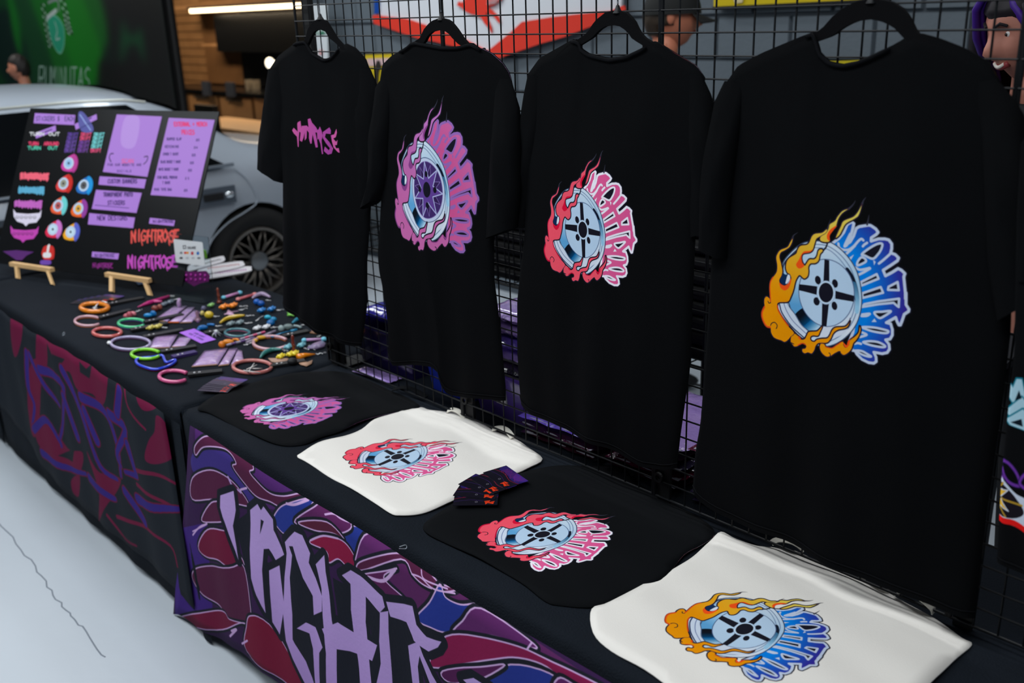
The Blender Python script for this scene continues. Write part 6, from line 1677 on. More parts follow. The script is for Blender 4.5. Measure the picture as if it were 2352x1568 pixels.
charm('brown_charm', 'tan wooden charm at the right edge beside the shirt', 'charm', 726, 764, [('plate', G().prism([on(a, b, .001) for a, b in ((712,766),(722,760),(742,759),(744,765),(726,768))], (0, 0, 1), .005), cm((140, 100, 74), .5))], (730,772,5,3,-1))
charm('pink_cone_charm', 'small pale pink cone above the tan wooden charm', 'charm', 722, 756, [('cone', G().lathe(on(722, 757), [(.001, 0), (.011, 0), (.001, .010)], 12), cm((206, 170, 186), .4))])
charm('orange_cone_charm', 'orange cone charm at the near end of the display', 'charm', 700, 817, [('cone', G().tube([tuple(on(684, 820, .009)), tuple(on(700, 816, .008)), tuple(on(724, 813, .004))], [.011, .008, .002], 8), cm((232, 132, 16), .25, coat=.4))], (727,813,7,3.2,-.5))
charm('lilac_heart_charm', 'pale lilac translucent bag charm at the right edge', 'charm', 725, 796, [('pouch', G().prism([on(a, b, .002) for a, b in ((706,802),(722,792),(740,786),(748,792),(744,798),(728,803))], (0, 0, 1), .007), cm((170, 150, 190), .2, trans=.3))], (712,794,5,2.6,2))
charm('wooden_bow_charm', 'beige wooden bow tie at the near end beside the black tote', 'charm', 700, 833, [('left_wing', G().prism([on(a, b, .002) for a, b in ((616,824),(660,824),(670,829),(640,834),(624,832))], (0, 0, 1), .003), cm((176, 140, 120), .6)), ('right_wing', G().prism([on(a, b, .002) for a, b in ((680,829),(694,828),(706,833),(718,828),(716,836),(704,842),(690,838))], (0, 0, 1), .003), cm((176, 136, 110), .6)), ('knot', blob(671, 830, .012, .010, .009), m_strap)])
for i, (A, B, c, lab) in enumerate((((552,779),(608,762),(196,60,110),'slim pink and grey striped pen pointing at the teal ring'), ((566,787),(632,760),(120,110,130),'slim grey and magenta striped pen below the pink one'), ((520,793),(584,776),(90,60,120),'slim dark violet pen beside the orange cat'))):
    a, b = on(*A, .005), on(*B, .005)
    t = thing('striped_pen', lab, 'pen', tuple((a + b) / 2), 'slim striped pens')
    for k in range(6):
        p, q = a + (b - a) * k / 6, a + (b - a) * (k + 1) / 6
        obj('segment', G().tube([tuple(p), tuple(q)], .0042, 8), cm(c if k % 2 else (150, 140, 160), .3), t, smooth='auto')

m_pk = mat('cello_packet', (150, 110, 196), .14, noise=.4, nscale=60, noise2=(196, 170, 190), coat=.8, bump=.5, bscale=90)


def packet(label, P, th=.007, z=0., group='purple cellophane packets', strip=(190, 150, 120)):
    Q = [on(a, b, z) for a, b in P]; c = sum(Q) / len(Q)
    t = thing('cellophane_packet', label, 'packet', tuple(c), group)
    n = 6; m = 5; V = []; F = []
    for j in range(m + 1):
        for i in range(n + 1):
            u, v = i / n, j / m
            p = (1 - u) * (1 - v) * Q[0] + u * (1 - v) * Q[1] + u * v * Q[2] + (1 - u) * v * Q[3]
            p = p + [0, 0, th * (math.sin(math.pi * u) * math.sin(math.pi * v)) ** .4 + .0006 * math.sin(i * 5 + j * 3)] if 0 < i < n and 0 < j < m else p + [0, 0, .0015]
            V.append(tuple(p))
    nv = len(V); V += [(x, y, Q[0][2]) for x, y, _ in V]
    for j in range(m):
        for i in range(n):
            a = j * (n + 1) + i; b = a + n + 1
            F.append((a, b, b + 1, a + 1)); F.append((nv + a, nv + a + 1, nv + b + 1, nv + b))
    for i in range(n): F += [(i, i + 1, nv + i + 1, nv + i), (m * (n + 1) + i, nv + m * (n + 1) + i, nv + m * (n + 1) + i + 1, m * (n + 1) + i + 1)]
    for j in range(m): a = j * (n + 1); F += [(a, nv + a, nv + a + n + 1, a + n + 1), (a + n, a + n + n + 1, nv + a + n + n + 1, nv + a + n)]
    obj('wrapper', G().add(V, F), m_pk, t, smooth=True)
    e = (Q[3] + Q[2]) / 2; obj('seal', G().obox(e + [0, 0, .002], (Q[2] - Q[3]) * .48, (Q[0] - Q[3]) * .03, (0, 0, .001)), cm(strip, .2, metal=.5), t)
    return t


packet('long cellophane packet leaning toward the brown charm', [(400,703),(430,703),(382,740),(352,736)], .006)
packet('long cellophane packet with an orange tip, middle of three', [(432,706),(448,706),(412,741),(386,741)], .005, strip=(230, 120, 40))
packet('mauve cellophane packet beside the mauve figure', [(446,712),(462,716),(440,741),(414,742)], .005)
packet('wide purple cellophane packet behind the neon green ring', [(358,772),(408,769),(390,799),(338,801)], .006)
packet('narrow purple cellophane packet beside the lilac card', [(412,774),(444,772),(424,797),(394,798)], .005)
packet('wide purple cellophane packet with a copper seal near the front edge', [(470,806),(524,799),(500,838),(440,843)], .008)
packet('narrow purple cellophane packet next to the copper-sealed one', [(526,802),(546,800),(526,838),(502,841)], .006)
packet('grey end packet beside the rose copper ring', [(546,803),(556,806),(560,828),(530,840)], .005)
cv = Canvas(300, 170, bg=(164, 98, 216)); text(cv, 'ADD A CHARM', 60, 45, 190, 26, (60, 20, 110), 6, italic=.2); text(cv, 'FOR FREE', 80, 95, 130, 26, (60, 20, 110), 6)
IM_LC = cv.image('lilac_card_art')
Q = [on(a, b, .006 if k in (0, 1) else .001) for k, (a, b) in enumerate(((412,764),(446,755),(496,780),(462,789)))]
lc = obj('lilac_card', G().prism(Q[::-1], (0, 0, 1), .0012), mat('lilac_card', (164, 98, 216), .4, img=IM_LC, ext='EXTEND'), None,
         uvf=lambda V: np.stack([((V - Q[0]) @ (Q[3] - Q[0])) / ((Q[3] - Q[0]) @ (Q[3] - Q[0])), 1 - ((V - Q[0]) @ (Q[1] - Q[0])) / ((Q[1] - Q[0]) @ (Q[1] - Q[0]))], 1))
tag(lc, 'bright lilac card with dark lettering among the charms', 'card')
tag(obj('blue_cloth_tag', G().prism([on(a, b, .0) for a, b in ((310,648),(345,640),(372,636),(378,642),(340,653),(318,656))], (0, 0, 1), .004), cm((10, 66, 110), .5)), 'dark blue tag lying under the black board', 'tag')

# ------------------------------------------------------------------ stock behind the grid
m_poly = mat('poly_bag', (120, 90, 190), .10, noise=.35, nscale=16, coat=1., bump=.8, bscale=34)


def bag_mat(c, c2, k): return mat('poly_bag_%s' % k, c, .12, noise=.3, nscale=18, noise2=c2, coat=1., bump=.8, bscale=40)


BM = [bag_mat((122, 98, 214), (84, 62, 176), 'violet'), bag_mat((30, 16, 26), (70, 24, 44), 'dark'), bag_mat((200, 172, 232), (150, 120, 206), 'lilac'), bag_mat((110, 24, 60), (70, 14, 40), 'burgundy'), bag_mat((60, 52, 84), (22, 20, 34), 'grey')]


def polybag(label, cx, cy, z, w, d, th, rot, m, seed, group):
    rn = random.Random(seed); n, k = 16, 12; V = []; F = []
    c, s = math.cos(rot), math.sin(rot); ph = [rn.uniform(0, 6) for _ in range(4)]
    for side in (1, -1):
        for j in range(k + 1):
            for i in range(n + 1):
                u, v = i / n * 2 - 1, j / k * 2 - 1
                e = (max(0, 1 - abs(u) ** 6) * max(0, 1 - abs(v) ** 6)) ** .5
                x = u * w / 2 * (1 + .02 * math.sin(v * 7 + ph[0])); y = v * d / 2 * (1 + .02 * math.sin(u * 9 + ph[1]))
                zz = z + th / 2 + side * th * .46 * e + (.0012 * math.sin(u * 14 + v * 9 + ph[2]) + .001 * math.sin(v * 23 - u * 5 + ph[3])) * e
                V.append((cx + x * c - y * s, cy + x * s + y * c, zz))
    N = (n + 1) * (k + 1)
    for j in range(k):
        for i in range(n):
            a = j * (n + 1) + i; b = a + n + 1
            F += [(a, a + 1, b + 1, b), (N + a, N + b, N + b + 1, N + a + 1)]
    t = thing('bagged_shirt', label, 'packaged shirt', (cx, cy, z), group)
    obj('bag', G().add(V, F), m, t, smooth=True)
    g = G().obox((cx + (-s) * -(d / 2 - .012) * 1, cy + c * -(d / 2 - .012), z + th * .56), (c * w * .46, s * w * .46, 0), (-s * .006, c * .006, 0), (0, 0, .001))
    obj('adhesive_flap', g, cm((190, 190, 204), .1, coat=1.), t)
    return t


OR = ['lowest', 'second lowest', 'third lowest', 'fourth lowest', 'fifth lowest', 'sixth lowest', 'seventh lowest']
def stackb(where, cx, cy, z, w, d, ths, rots, ms, gname, seed):
    for i, th in enumerate(ths):
        w_ = 'topmost' if i == len(ths) - 1 else ('second highest' if i == len(ths) - 2 and i > 1 else OR[i])
        polybag('%s bagged shirt %s' % (w_, where), cx + .003 * math.sin(i * 2 + seed), cy + .003 * math.cos(i * 3), z, w, d, th, rots[i % len(rots)], BM[ms[i % len(ms)]], seed + i, gname)
        z += th + .0006
    return z
stackb('of the low glossy stack behind the cream tote bag', .905, .175, TZ + .001, .25, .28, (.020, .022, .018), (.02, -.03, .05), (1, 1, 0), 'bagged shirts, low stack behind the grid', 1)
stackb('of the tall stack behind the third black shirt', 1.155, .19, TZ + .001, .20, .29, (.022, .02, .024, .02, .02), (-.04, .03, .0), (1, 3, 4, 1, 2), 'bagged shirts, tall stack behind the pink wheel shirt', 10)
stackb('of the stack left of the largest shirt', 1.375, .20, TZ + .001, .21, .30, (.022, .022, .022, .02, .022, .02), (.12, .16, .10), (4, 4, 1, 4, 2, 3), 'bagged shirts, stack in the gap beside the largest shirt', 20)


def bin_(label, x0, x1, y0, y1, z0, z1, m, ml, lidc=None, labl=False, group='plastic storage bins behind the grid'):
    t = thing('storage_bin', label, 'bin', ((x0 + x1) / 2, (y0 + y1) / 2, z0), group)
    i = .015; V = [(x0 + i, y0 + i, z0), (x1 - i, y0 + i, z0), (x1 - i, y1 - i, z0), (x0 + i, y1 - i, z0), (x0, y0, z1), (x1, y0, z1), (x1, y1, z1), (x0, y1, z1)]
    V += [(x0 + .004, y0 + .004, z1), (x1 - .004, y0 + .004, z1), (x1 - .004, y1 - .004, z1), (x0 + .004, y1 - .004, z1), (x0 + i + .004, y0 + i + .004, z0 + .004), (x1 - i - .004, y0 + i + .004, z0 + .004), (x1 - i - .004, y1 - i - .004, z0 + .004), (x0 + i + .004, y1 - i - .004, z0 + .004)]
    F = [(0, 3, 2, 1), (0, 1, 5, 4), (1, 2, 6, 5), (2, 3, 7, 6), (3, 0, 4, 7), (4, 5, 9, 8), (5, 6, 10, 9), (6, 7, 11, 10), (7, 4, 8, 11), (8, 9, 13, 12), (9, 10, 14, 13), (10, 11, 15, 14), (11, 8, 12, 15), (12, 13, 14, 15)]
    obj('tub', G().add(V, F), m, t)
    g = G().tube([(x0 - .004, y0 - .004, z1), (x1 + .004, y0 - .004, z1), (x1 + .004, y1 + .004, z1), (x0 - .004, y1 + .004, z1)], .005, 6, closed=True)
    obj('rim', g, ml, t)
    if lidc is not None: obj('lid', G().box((x0, y0, z1 + .004), (x1, y1, z1 + .012)), lidc, t)
    if labl:
        lb = obj('barcode_label', G().box((x0 + .09, y0 + .004, z0 + .045), (x0 + .125, y0 + .008, z1 - .01)), cm((186, 186, 190), .5), t, label='white barcode label')
        g = G()
        for k in range(9): g.box((x0 + .094, y0 + .0025, z0 + .05 + k * .009), (x0 + .094 + .012 + .012 * ((k * 7) % 3) / 2, y0 + .004, z0 + .053 + k * .009))
        obj('bars', g, m_black, lb)
    return t


m_tv, m_tb, m_td = mat('violet_tub', (92, 70, 160), .15, trans=.25, coat=.5), mat('blue_tub', (40, 60, 190), .15, trans=.25, coat=.5), mat('dark_violet_tub', (40, 30, 84), .15, coat=.5)
bin_('dark violet storage bin nearest the left end of the grid', .035, .31, .07, .27, TZ + .001, TZ + .125, m_td, m_td)
bin_('blue storage bin between the dark violet bin and the barcode bin', .37, .555, .07, .28, TZ + .001, TZ + .13, m_tb, m_tv)
bin_('violet storage bin with a white barcode label', .58, .77, .06, .27, TZ + .001, TZ + .125, m_tv, m_tv, labl=True)
stackb('filling the blue storage bin', .4625, .175, TZ + .012, .15, .17, (.028, .028, .028, .028), (.0, .0), (0, 2, 0, 0), 'bagged shirts inside the blue bin', 40)
z = stackb('of the lilac stack in the barcode bin', .675, .165, TZ + .008, .15, .17, (.034, .034, .034, .034, .034, .034, .034, .034), (.0, .0), (2, 0, 2, 4, 2, 0, 2, 2), 'bagged shirts in the barcode bin', 50)
polybag('deep blue bagged shirt on the dark violet bin', .15, .17, TZ + .133, .20, .17, .045, .1, mat('poly_bag_blue', (24, 22, 170), .1, noise=.3, nscale=14, noise2=(80, 70, 220), coat=1., bump=.6, bscale=30), 70, 'blue bagged shirt')
packet_lav = polybag('small clear packet in front of the dark violet bin', .19, .036, TZ + .001, .16, .05, .010, .1, BM[2], 71, 'clear packet by the grid foot')
# black wire basket rack behind the grid with black stock in it
t = thing('wire_basket_rack', 'black wire basket rack standing behind the grid above the storage bins', 'rack', (.3, .62, 0))
RX0, RX1, RZ0, RZ1 = -.76, 1.32, .93, 1.15
for x in (RX0, .78, RX1):
    for y in (.48, .78): obj('post', G().tube([(x, y, 0), (x, y, 1.20)], .009, 8), m_wire, t)
for z in (RZ0, RZ1):
    for y in (.48, .78): obj('rail', G().tube([(RX0, y, z), (RX1 if z > 1 else .78, y, z)], .005, 6), m_wire, t)
    for x in (RX0, .78): obj('rail', G().tube([(x, .48, z), (x, .78, z)], .005, 6), m_wire, t)
for y in (.48, .78): obj('rail', G().tube([(.78, y, .84), (RX1, y, .84)], .005, 6), m_wire, t)
for k in range(53): obj('vertical_bar', G().tube([(RX0 + .02 + k * .0385, .48, RZ0 if k < 40 else .84), (RX0 + .02 + k * .0385, .48, RZ1)], .002, 5), m_wire, t)
for k in range(1, 6): obj('horizontal_bar', G().tube([(RX0, .483, RZ0 + k * .037), (RX1, .483, RZ0 + k * .037)], .002, 5), m_wire, t)
for k in range(1, 6): obj('horizontal_bar', G().tube([(RX0, .777, RZ0 + k * .037), (RX1, .777, RZ0 + k * .037)], .002, 5), m_wire, t)
for k in range(25): obj('shelf_bar', G().tube([(RX0 + .02 + k * .084, .48, RZ0 if k < 18 else .84), (RX0 + .02 + k * .084, .78, RZ0 if k < 18 else .84)], .002, 5), m_wire, t)
for P in ([(RX0, .79, .80), (.2, .79, 1.1)], [(.2, .795, .80), (RX0, .795, 1.1)]): obj('brace', G().tube(P, .004, 6), m_wire, t)
for i, (x0, x1, z, nn_) in enumerate(((-.06, .42, .9355, 5), (.46, .75, .9355, 4), (.81, 1.27, .8455, 9))):
    for k in range(nn_):
        th = .04
        q = 'topmost' if k == nn_ - 1 else OR[k] if k < 7 else 'second highest'
        nm_ = ['under the purple wheel shirt', 'in the middle of the rack', 'on the lowered right shelf'][i]
        V = G(); xx0, xx1 = x0 + .006 * (k % 2), x1 - .006 * ((k + 1) % 2)
        V.box((xx0, .50, z), (xx1, .76, z + th - .002))
        o = obj('folded_black_shirt', V, m_black, None)
        bv_ = o.modifiers.new('b', 'BEVEL'); bv_.width = .014; bv_.segments = 3
        tag(o, '%s folded black shirt of the basket pile %s' % (q, nm_), 'shirt', 'folded black shirts in the wire basket')
        z += th
p = atz(1600, 862, .0)
# cables and a chair foot seen on the floor through the gap
g = G().tube([tuple(q) for q in crom([tuple(atz(a, b, .006)) for a, b in ((1560,870),(1585,878),(1605,884),(1625,882),(1650,872))], False, 5)], .006, 6)
tag(obj('floor_cable', g, m_black, smooth=True), 'black cable lying on the floor behind the grid', 'cable')

# ------------------------------------------------------------------ signs on the back wall
def wpoly(P, y=2.585): return [aty(a, b, y) for a, b in P]
t = thing('wall_sign', 'large white wall sign with a red winged horse and red chevron band', 'sign', tuple(aty(1150, 20, 2.56)))
obj('white_panel', G().prism(wpoly([(868,-120),(868,40),(1000,66),(1060,86),(1123,120),(1180,76),(1204,50),(1335,34),(1432,24),(1440,-120)]), (0, -1, 0), .02), cm((222, 226, 232), .35), t)
obj('blue_edge', G().prism(wpoly([(860,-120),(872,-120),(872,30),(863,33)], 2.56), (0, -1, 0), .012), cm((10, 70, 160), .35), t)
rb = cm((232, 62, 46), .35)
obj('red_band', G().prism(wpoly([(858,38),(862,34),(937,43),(1000,64),(1060,85),(1123,117),(1149,133),(1000,95),(966,89),(862,54)], 2.56), (0, -1, 0), .012), rb, t)
obj('red_band', G().prism(wpoly([(1123,117),(1176,74),(1202,50),(1270,39),(1332,32),(1404,25),(1436,12),(1440,22),(1400,46),(1351,64),(1298,85),(1244,100),(1149,133)], 2.56), (0, -1, 0), .012), rb, t)
Z4 = lambda P: [(1000 + a / 4.704, b / 4.704) for a, b in P]
obj('winged_horse_emblem', G().prism(wpoly(Z4([(310,-60),(330,0),(300,30),(260,15),(245,60),(300,80),(320,115),(400,150),(450,162),(505,190),(540,250),(590,305),(620,360),(612,290),(565,190),(560,130),(640,170),(690,240),(712,250),(690,180),(620,110),(570,75),(640,60),(720,0),(740,-60)]), 2.56), (0, -1, 0), .01), rb, t)
g = G()
for k in range(4): g.prism(wpoly(Z4([(560, 6 + k * 14), (700 - k * 14, -12 + k * 14), (700 - k * 14, -8 + k * 14), (560, 10 + k * 14)]), 2.547), (0, -1, 0), .003)
obj('wing_feathers', g, cm((222, 226, 232), .35), t)
t = thing('yellow_sign', 'long yellow wall sign at the top of the picture behind the largest shirt', 'sign', tuple(aty(1800, -20, 2.56)))
obj('panel', G().prism(wpoly([(1645,-90),(2040,-110),(2040,0),(1990,2),(1645,15)]), (0, -1, 0), .02), mat('yellow_enamel', (222, 196, 0), .4, noise=.1, nscale=3), t)
obj('dark_frame', G().prism(wpoly([(1645,15),(2046,-4),(2046,2),(1645,22)], 2.58), (0, -1, 0), .03), m_black, t)
obj('pale_patch', G().prism(wpoly([(1668,-20),(1712,-20),(1706,6),(1690,8),(1684,-4)], 2.562), (0, -1, 0), .004), cm((226, 210, 160), .4), t)
t = thing('yellow_poster', 'yellow and pink poster between the small-logo shirt and the purple wheel shirt', 'poster', tuple(aty(865, 160, 2.57)))
obj('sheet', G().prism(wpoly([(838,126),(905,124),(905,215),(838,215)], 2.59), (0, -1, 0), .006), cm((216, 190, 30), .5), t)
obj('pink_area', G().prism(wpoly([(842,135),(900,133),(900,148),(850,152),(846,146)], 2.582), (0, -1, 0), .003), cm((226, 190, 190), .5), t)
obj('dark_figure', G().prism(wpoly([(862,150),(867,138),(873,140),(876,152),(870,165),(868,195),(860,195)], 2.579), (0, -1, 0), .003), cm((40, 34, 30), .6), t)
tag(obj('yellow_poster', G().prism(wpoly([(1895,141),(1985,138),(1985,210),(1895,210)], 2.59), (0, -1, 0), .006), cm((214, 196, 20), .5)), 'yellow poster seen through the neck of the largest shirt', 'poster')
t = thing('white_pillar_banner', 'narrow white banner with a green palm print behind the small-logo shirt', 'banner', tuple(aty(735, 130, 2.4)))
obj('fabric', G().prism(wpoly([(716,10),(752,10),(760,300),(722,300)], 2.45), (0, -1, 0), .01), cm((226, 232, 236), .5), t)
pl = G()
for a in (-1.1, -.6, -.2, .2, .6, 1.1):
    pl.prism(wpoly([(736, 80), (736 + 14 * math.sin(a) - 2, 80 - 12 * math.cos(a)), (736 + 16 * math.sin(a), 81 - 9 * math.cos(a))], 2.436), (0, -1, 0), .002)
obj('palm_print', pl, cm((20, 130, 90), .5), t)
obj('red_print', G().prism(wpoly([(733,114),(742,114),(742,126),(733,126)], 2.436), (0, -1, 0), .002), cm((226, 170, 170), .5), t)
b_, b2 = aty(716, 300, 2.45), aty(760, 300, 2.45)
obj('stand', G().box((b_[0], 2.42, 0), (b2[0], 2.46, .06)).tube([((b_[0] + b2[0]) / 2, 2.456, .06), ((b_[0] + b2[0]) / 2, 2.456, 1.75)], .012, 6), cm((150, 154, 158), .4), t)


# ------------------------------------------------------------------ people
def person(label, pos, yaw, hgt, skin, shirt, hair, pants=(30, 32, 38), cap=None, arm=None, smile=False, tilt=0., hairlen=0, streak=None, lean=0., emblem=None):
    """standing figure at pos (x,y on the floor) facing yaw (radians, 0 = +x)"""
    cy_, sy_ = math.cos(yaw), math.sin(yaw)
    def w(f, s, z): return np.array([pos[0] + f * cy_ - s * sy_, pos[1] + f * sy_ + s * cy_, z])      # forward, left, up
    k = hgt / 1.75
    t = thing('person', label, 'person', (pos[0], pos[1], 0))
    msk = mat('skin_%s' % label[:14].replace(' ', '_'), skin, .5, noise=.06, nscale=20)
    def skin_mesh(name, pts, edges, rad, m, parent, lev=2):
        me = bpy.data.meshes.new(name); me.from_pydata([tuple(p - ORG[parent.name]) for p in pts], edges, [])
        o = bpy.data.objects.new(name, me); COL.objects.link(o); o.parent = parent; ORG[o.name] = ORG[parent.name]
        md = o.modifiers.new('s', 'SKIN'); md.use_smooth_shade = True
        for i, v in enumerate(me.skin_vertices[0].data): v.radius = (rad[i], rad[i]); v.use_root = (i == 0)
        s2 = o.modifiers.new('u', 'SUBSURF'); s2.levels = lev; s2.render_levels = lev
        dg = bpy.context.evaluated_depsgraph_get(); nm = bpy.data.meshes.new_from_object(o.evaluated_get(dg))
        o.modifiers.clear(); o.data = nm; nm.materials.clear(); nm.materials.append(m)
        return o
    arm = arm or [((.02, .25, 1.12), (.10, .27, .88)), ((.02, -.25, 1.12), (.10, -.27, .88))]
    P = [w(0, 0, .95 * k), w(-.005 + lean * .3, 0, 1.15 * k), w(lean * .7, 0, 1.34 * k), w(lean, 0, 1.46 * k), w(lean * 1.1 + .01, 0, 1.58 * k)]
    E = [(0, 1), (1, 2), (2, 3), (3, 4)]; Rr = [.135 * k, .125 * k, .15 * k, .06 * k, .05 * k]
    for sg in (1, -1):
        a = arm[0 if sg == 1 else 1]; b = len(P)
        P += [w(lean * .9, sg * .175 * k, 1.41 * k), w(a[0][0], a[0][1], a[0][2] * k), w(a[1][0], a[1][1], a[1][2] * k)]
        E += [(2, b), (b, b + 1), (b + 1, b + 2)]; Rr += [.058 * k, .042 * k, .030 * k]
        d = np.array(a[1]) - np.array(a[0]); d = d / np.linalg.norm(d); wr = np.array(a[1])
        palm = len(P); q = wr + d * .07; P += [w(q[0], q[1], q[2] * k)]; E += [(b + 2, palm)]; Rr += [.030 * k]
        for fi, (o_, L) in enumerate(((-.026, .062), (-.009, .075), (.009, .072), (.026, .058))):
            q1 = wr + d * .10 + np.array([o_, 0, 0]); q2 = q1 + d * L * .55 + np.array([0, -sg * .006, 0]); q3 = q2 + d * L * .45 + np.array([0, -sg * .014, 0])
            i = len(P); P += [w(q1[0], q1[1], q1[2] * k), w(q2[0], q2[1], q2[2] * k), w(q3[0], q3[1], q3[2] * k)]; E += [(palm, i), (i, i + 1), (i + 1, i + 2)]; Rr += [.009, .0085, .007]
        q1 = wr + d * .05 + np.array([.035, 0, 0]); q2 = q1 + d * .035 + np.array([.014, 0, 0]); i = len(P); P += [w(q1[0], q1[1], q1[2] * k), w(q2[0], q2[1], q2[2] * k)]; E += [(palm, i), (i, i + 1)]; Rr += [.011, .009]
        l = len(P); P += [w(0, sg * .095 * k, .88 * k), w(.01, sg * .11 * k, .48 * k), w(-.01, sg * .12 * k, .09 * k), w(.13, sg * .13 * k, .045 * k)]
        E += [(0, l), (l, l + 1), (l + 1, l + 2), (l + 2, l + 3)]; Rr += [.088 * k, .058 * k, .042 * k, .036 * k]
    skin_mesh('body', P, E, Rr, msk, t)
    mS = cm(shirt, .8); mP = cm(pants, .85)
    P = [w(0, 0, .93 * k), w(-.005 + lean * .3, 0, 1.15 * k), w(lean * .7, 0, 1.34 * k), w(lean, 0, 1.44 * k)]; E = [(0, 1), (1, 2), (2, 3)]; Rr = [.152 * k, .143 * k, .168 * k, .075 * k]
    for sg in (1, -1):
        a = arm[0 if sg == 1 else 1]; b = len(P); mid = (np.array([lean * .9, sg * .175, 1.41]) + np.array(a[0])) / 2; mid = mid * .35 + np.array(a[0]) * .65
        P += [w(lean * .9, sg * .18 * k, 1.41 * k), w(mid[0], mid[1], mid[2] * k)]; E += [(2, b), (b, b + 1)]; Rr += [.075 * k, .062 * k]
    sh = skin_mesh('shirt', P, E, Rr, mS, t)
    P = [w(0, 0, .95 * k)]; E = []; Rr = [.145 * k]
    for sg in (1, -1):
        l = len(P); P += [w(0, sg * .095 * k, .87 * k), w(.01, sg * .11 * k, .48 * k), w(-.01, sg * .12 * k, .09 * k)]; E += [(0, l), (l, l + 1), (l + 1, l + 2)]; Rr += [.10 * k, .07 * k, .06 * k]
    skin_mesh('trousers', P, E, Rr, mP, t)
    for sg in (1, -1):
        g = G().ell(w(.06, sg * .125 * k, .045), (.13, .05, .045), 14, 8, rot=yaw)
        obj('shoe', g, cm((24, 24, 28), .6), t, smooth=True)
    # head
    hc = w(lean * 1.1 + .03, 0, hgt - .125 * k)
    ct, st_ = math.cos(tilt), math.sin(tilt)
    def hp(f, s, u):
        f2, u2 = f * ct + u * st_, -f * st_ + u * ct
        return hc + np.array([f2 * cy_ - s * sy_, f2 * sy_ + s * cy_, u2])
    def fn(d):
        f, s, u = d
        r = np.array([.098, .076, .122]) * k
        x = f * r[0]; y = s * r[1]; z = u * r[2]
        if u < 0: y *= 1 - .38 * u * u; x *= 1 - .10 * u * u
        if f > 0:
            x += .026 * math.exp(-((s / .17) ** 2 + ((u + .16) / .20) ** 2)) + .010 * math.exp(-((s / .13) ** 2 + ((u + .26) / .09) ** 2))
            x += .006 * math.exp(-((s / .3) ** 2 + ((u + .50) / .09) ** 2)) + .007 * math.exp(-((s / .25) ** 2 + ((u + .80) / .14) ** 2))
            x -= .013 * (math.exp(-(((s - .36) / .18) ** 2 + ((u - .06) / .13) ** 2)) + math.exp(-(((s + .36) / .18) ** 2 + ((u - .06) / .13) ** 2)))
            x += .005 * math.exp(-((s / .5) ** 2 + ((u - .26) / .10) ** 2)) + .005 * math.exp(-(((abs(s) - .5) / .2) ** 2 + ((u + .2) / .2) ** 2))
        else: x *= 1.05
        return x, y, z
    V = []; F = []; nu, nv = 48, 32
    for j in range(nv + 1):
        p_ = math.pi * j / nv
        for i in range(nu):
            th = 2 * math.pi * i / nu; V.append(hp(*fn((math.sin(p_) * math.cos(th), math.sin(p_) * math.sin(th), math.cos(p_)))))
    for j in range(nv):
        for i in range(nu): F.append((j * nu + i, (j + 1) * nu + i, (j + 1) * nu + (i + 1) % nu, j * nu + (i + 1) % nu))
    g = G().add(V, F)
    for sg in (1, -1): g.ell(hp(-.005, sg * .078 * k, 0), (.018, .010, .030), 10, 8, rot=yaw)
    g.tube([tuple(hp(-.02, 0, -.07 * k)), tuple(w(lean, 0, 1.44 * k))], .052 * k, 14)
    head = obj('head', g, msk, t, smooth=True)
    for sg in (1, -1):
        e = hp(*fn((math.sqrt(1 - .34 ** 2 - .06 ** 2), sg * .34, .06)))
        obj('eye', G().ell(e - (hp(.0075, 0, 0) - hp(0, 0, 0)), .0110 * k, 12, 8), cm((226, 224, 222), .2), head, smooth=True)
        obj('iris', G().ell(e + (hp(.0015, 0, 0) - hp(0, 0, 0)), .0042 * k, 10, 6), cm((40, 28, 22), .2), head, smooth=True)
        P = [hp(*(np.array(fn((math.sqrt(max(0, 1 - s_ * s_ - u_ * u_)), sg * s_, u_))) + [.003, 0, 0])) for s_, u_ in ((.18, .22), (.34, .28), (.50, .22))]
        obj('eyebrow', G().tube([tuple(q) for q in P], .0035, 5), cm(hair, .8), head)
    mo = [(-.30, -.46), (-.15, -.495), (0, -.51), (.15, -.495), (.30, -.46)] if smile else [(-.2, -.49), (0, -.48), (.2, -.49)]
    P = [hp(*(np.array(fn((math.sqrt(1 - s_ * s_ - u_ * u_), s_, u_))) + [.001, 0, 0])) for s_, u_ in mo]
    obj('lips', G().tube([tuple(q) for q in crom([tuple(q) for q in P], False, 4)], .0075 if smile else .0055, 7, flat=1), cm((150, 60, 64), .4), head, smooth=True)
    if smile:
        P = [hp(*(np.array(fn((math.sqrt(1 - s_ * s_ - u_ * u_), s_, u_))) + [.0045, 0, .0005])) for s_, u_ in [(a * .75, b + .005) for a, b in mo]]
        obj('teeth', G().tube([tuple(q) for q in crom([tuple(q) for q in P], False, 4)], .0045, 7), cm((226, 220, 210), .3), head, smooth=True)
    # hair: shell over the back and top
    V = []; F = []; nu, nv = 40, 26
    for j in range(nv + 1):
        p_ = math.pi * (.0 + .68 * j / nv)
        for i in range(nu):
            th = 2 * math.pi * i / nu; d = (math.sin(p_) * math.cos(th), math.sin(p_) * math.sin(th), math.cos(p_))
            q = np.array(fn(d)) * 1.09
            if (d[0] > .02 and d[2] < (.16 if hairlen else .30) + .25 * d[0]) or (d[0] > -.45 and d[2] < -.25): q = np.array(fn(d)) * .93
            q = q * (1 + .02 * math.sin(th * 9 + p_ * 7))
            V.append(hp(*q))
    for j in range(nv):
        for i in range(nu): F.append((j * nu + i, (j + 1) * nu + i, (j + 1) * nu + (i + 1) % nu, j * nu + (i + 1) % nu))
    hr = obj('hair', G().add(V, F), mat('hair_%s' % label[:12].replace(' ', '_'), hair, .6, noise=.4, nscale=40), head, smooth=True)
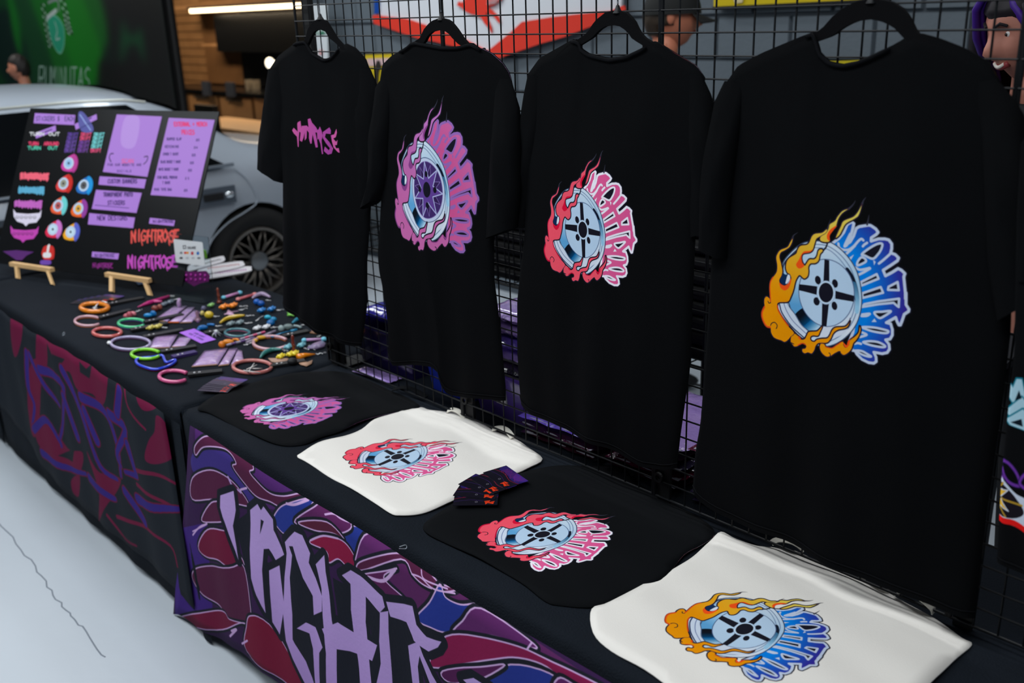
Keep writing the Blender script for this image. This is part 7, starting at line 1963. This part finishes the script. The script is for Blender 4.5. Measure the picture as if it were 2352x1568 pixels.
    if hairlen:
        g = G(); rn = random.Random(3)
        for q in range(46):
            a = math.pi * (.32 + 1.36 * q / 45); x0, s0 = math.cos(a) * .105 * k, math.sin(a) * .088 * k
            g.tube([tuple(hp(x0 * .7, s0 * .8, .06)), tuple(hp(x0, s0 * 1.35, .0)), tuple(hp(x0 * 1.15, s0 * 1.8, -.10)), tuple(hp(x0 * 1.15 + rn.uniform(-.01, .01), s0 * 1.9, -.10 - hairlen))], [.024, .028, .024, .006], 6)
        obj('hair_lengths', g, MT['hair_%s' % label[:12].replace(' ', '_')], head, smooth=True)
    if streak:
        g = G()
        for sg, q in ((-1, 0), (-1, 1), (-1, 2), (1, 2)):
            g.tube([tuple(hp(.075 - .012 * q, sg * .012, .118)), tuple(hp(.098 - .014 * q, sg * .045, .065)), tuple(hp(.088 - .016 * q, sg * .075, .0)), tuple(hp(.060 - .012 * q, sg * .092, -.12))], [.006, .009, .009, .004], 6)
        obj('purple_strands', g, cm(streak, .5), head, smooth=True)
    if cap:
        V = []; F = []; nu, nv = 32, 12
        for j in range(nv + 1):
            p_ = math.pi * .5 * j / nv
            for i in range(nu):
                th = 2 * math.pi * i / nu; V.append(hp(math.sin(p_) * math.cos(th) * .115 * k, math.sin(p_) * math.sin(th) * .092 * k, .008 + math.cos(p_) * .125 * k))
        for j in range(nv):
            for i in range(nu): F.append((j * nu + i, (j + 1) * nu + i, (j + 1) * nu + (i + 1) % nu, j * nu + (i + 1) % nu))
        c_ = obj('cap', G().add(V, F), cm(cap, .8), head, smooth=True)
        V = []; F = []
        for j in range(6):
            for i in range(13):
                s_ = (i - 6) / 6 * .078; f_ = .085 + .095 * j / 5 * math.sqrt(max(0, 1 - (s_ / .082) ** 2)); V.append(hp(f_, s_ * (1 - .1 * j / 5), .014 - .035 * j / 5 - 1.6 * s_ * s_))
        for j in range(5):
            for i in range(12): F.append((j * 13 + i, j * 13 + i + 1, (j + 1) * 13 + i + 1, (j + 1) * 13 + i))
        o = obj('brim', G().add(V, F), cm(cap, .8), c_, smooth=True); o.modifiers.new('s', 'SOLIDIFY').thickness = .003
    if emblem:
        p = w(.135, .02, 1.30 * k)
        obj('emblem', G().ell(w(.155 + lean, .05, 1.30 * k), (.012, .03, .03), 10, 8, rot=yaw), cm(emblem, .5), sh, smooth=True)
    return t


def head_height(u, v_chin, v_top, y):
    return aty(u, v_top, y)[2]
p = aty(1535, 30, 1.85)
person('person in a black cap and dark shirt seen from behind through the wire grid', (p[0] - .02, 1.85), .68, 1.80, (206, 128, 98), (58, 64, 72), (50, 38, 26), cap=(24, 26, 26))
p = aty(2328, 90, .95)
person('smiling person with purple-streaked dark hair leaning in at the right edge', (p[0] + .085, 1.02), -2.15, 1.775, (198, 134, 116), (16, 16, 20), (20, 14, 22), smile=True, hairlen=.22, streak=(60, 20, 130), tilt=.30, lean=.05)
p = aty(52, 160, 1.3)
person('person in a black shirt in profile in front of the green backdrop', (p[0], 1.3), -2.4, float(aty(52, 126, 1.3)[2]), (196, 130, 104), (18, 18, 22), (28, 22, 20), emblem=(190, 40, 90))
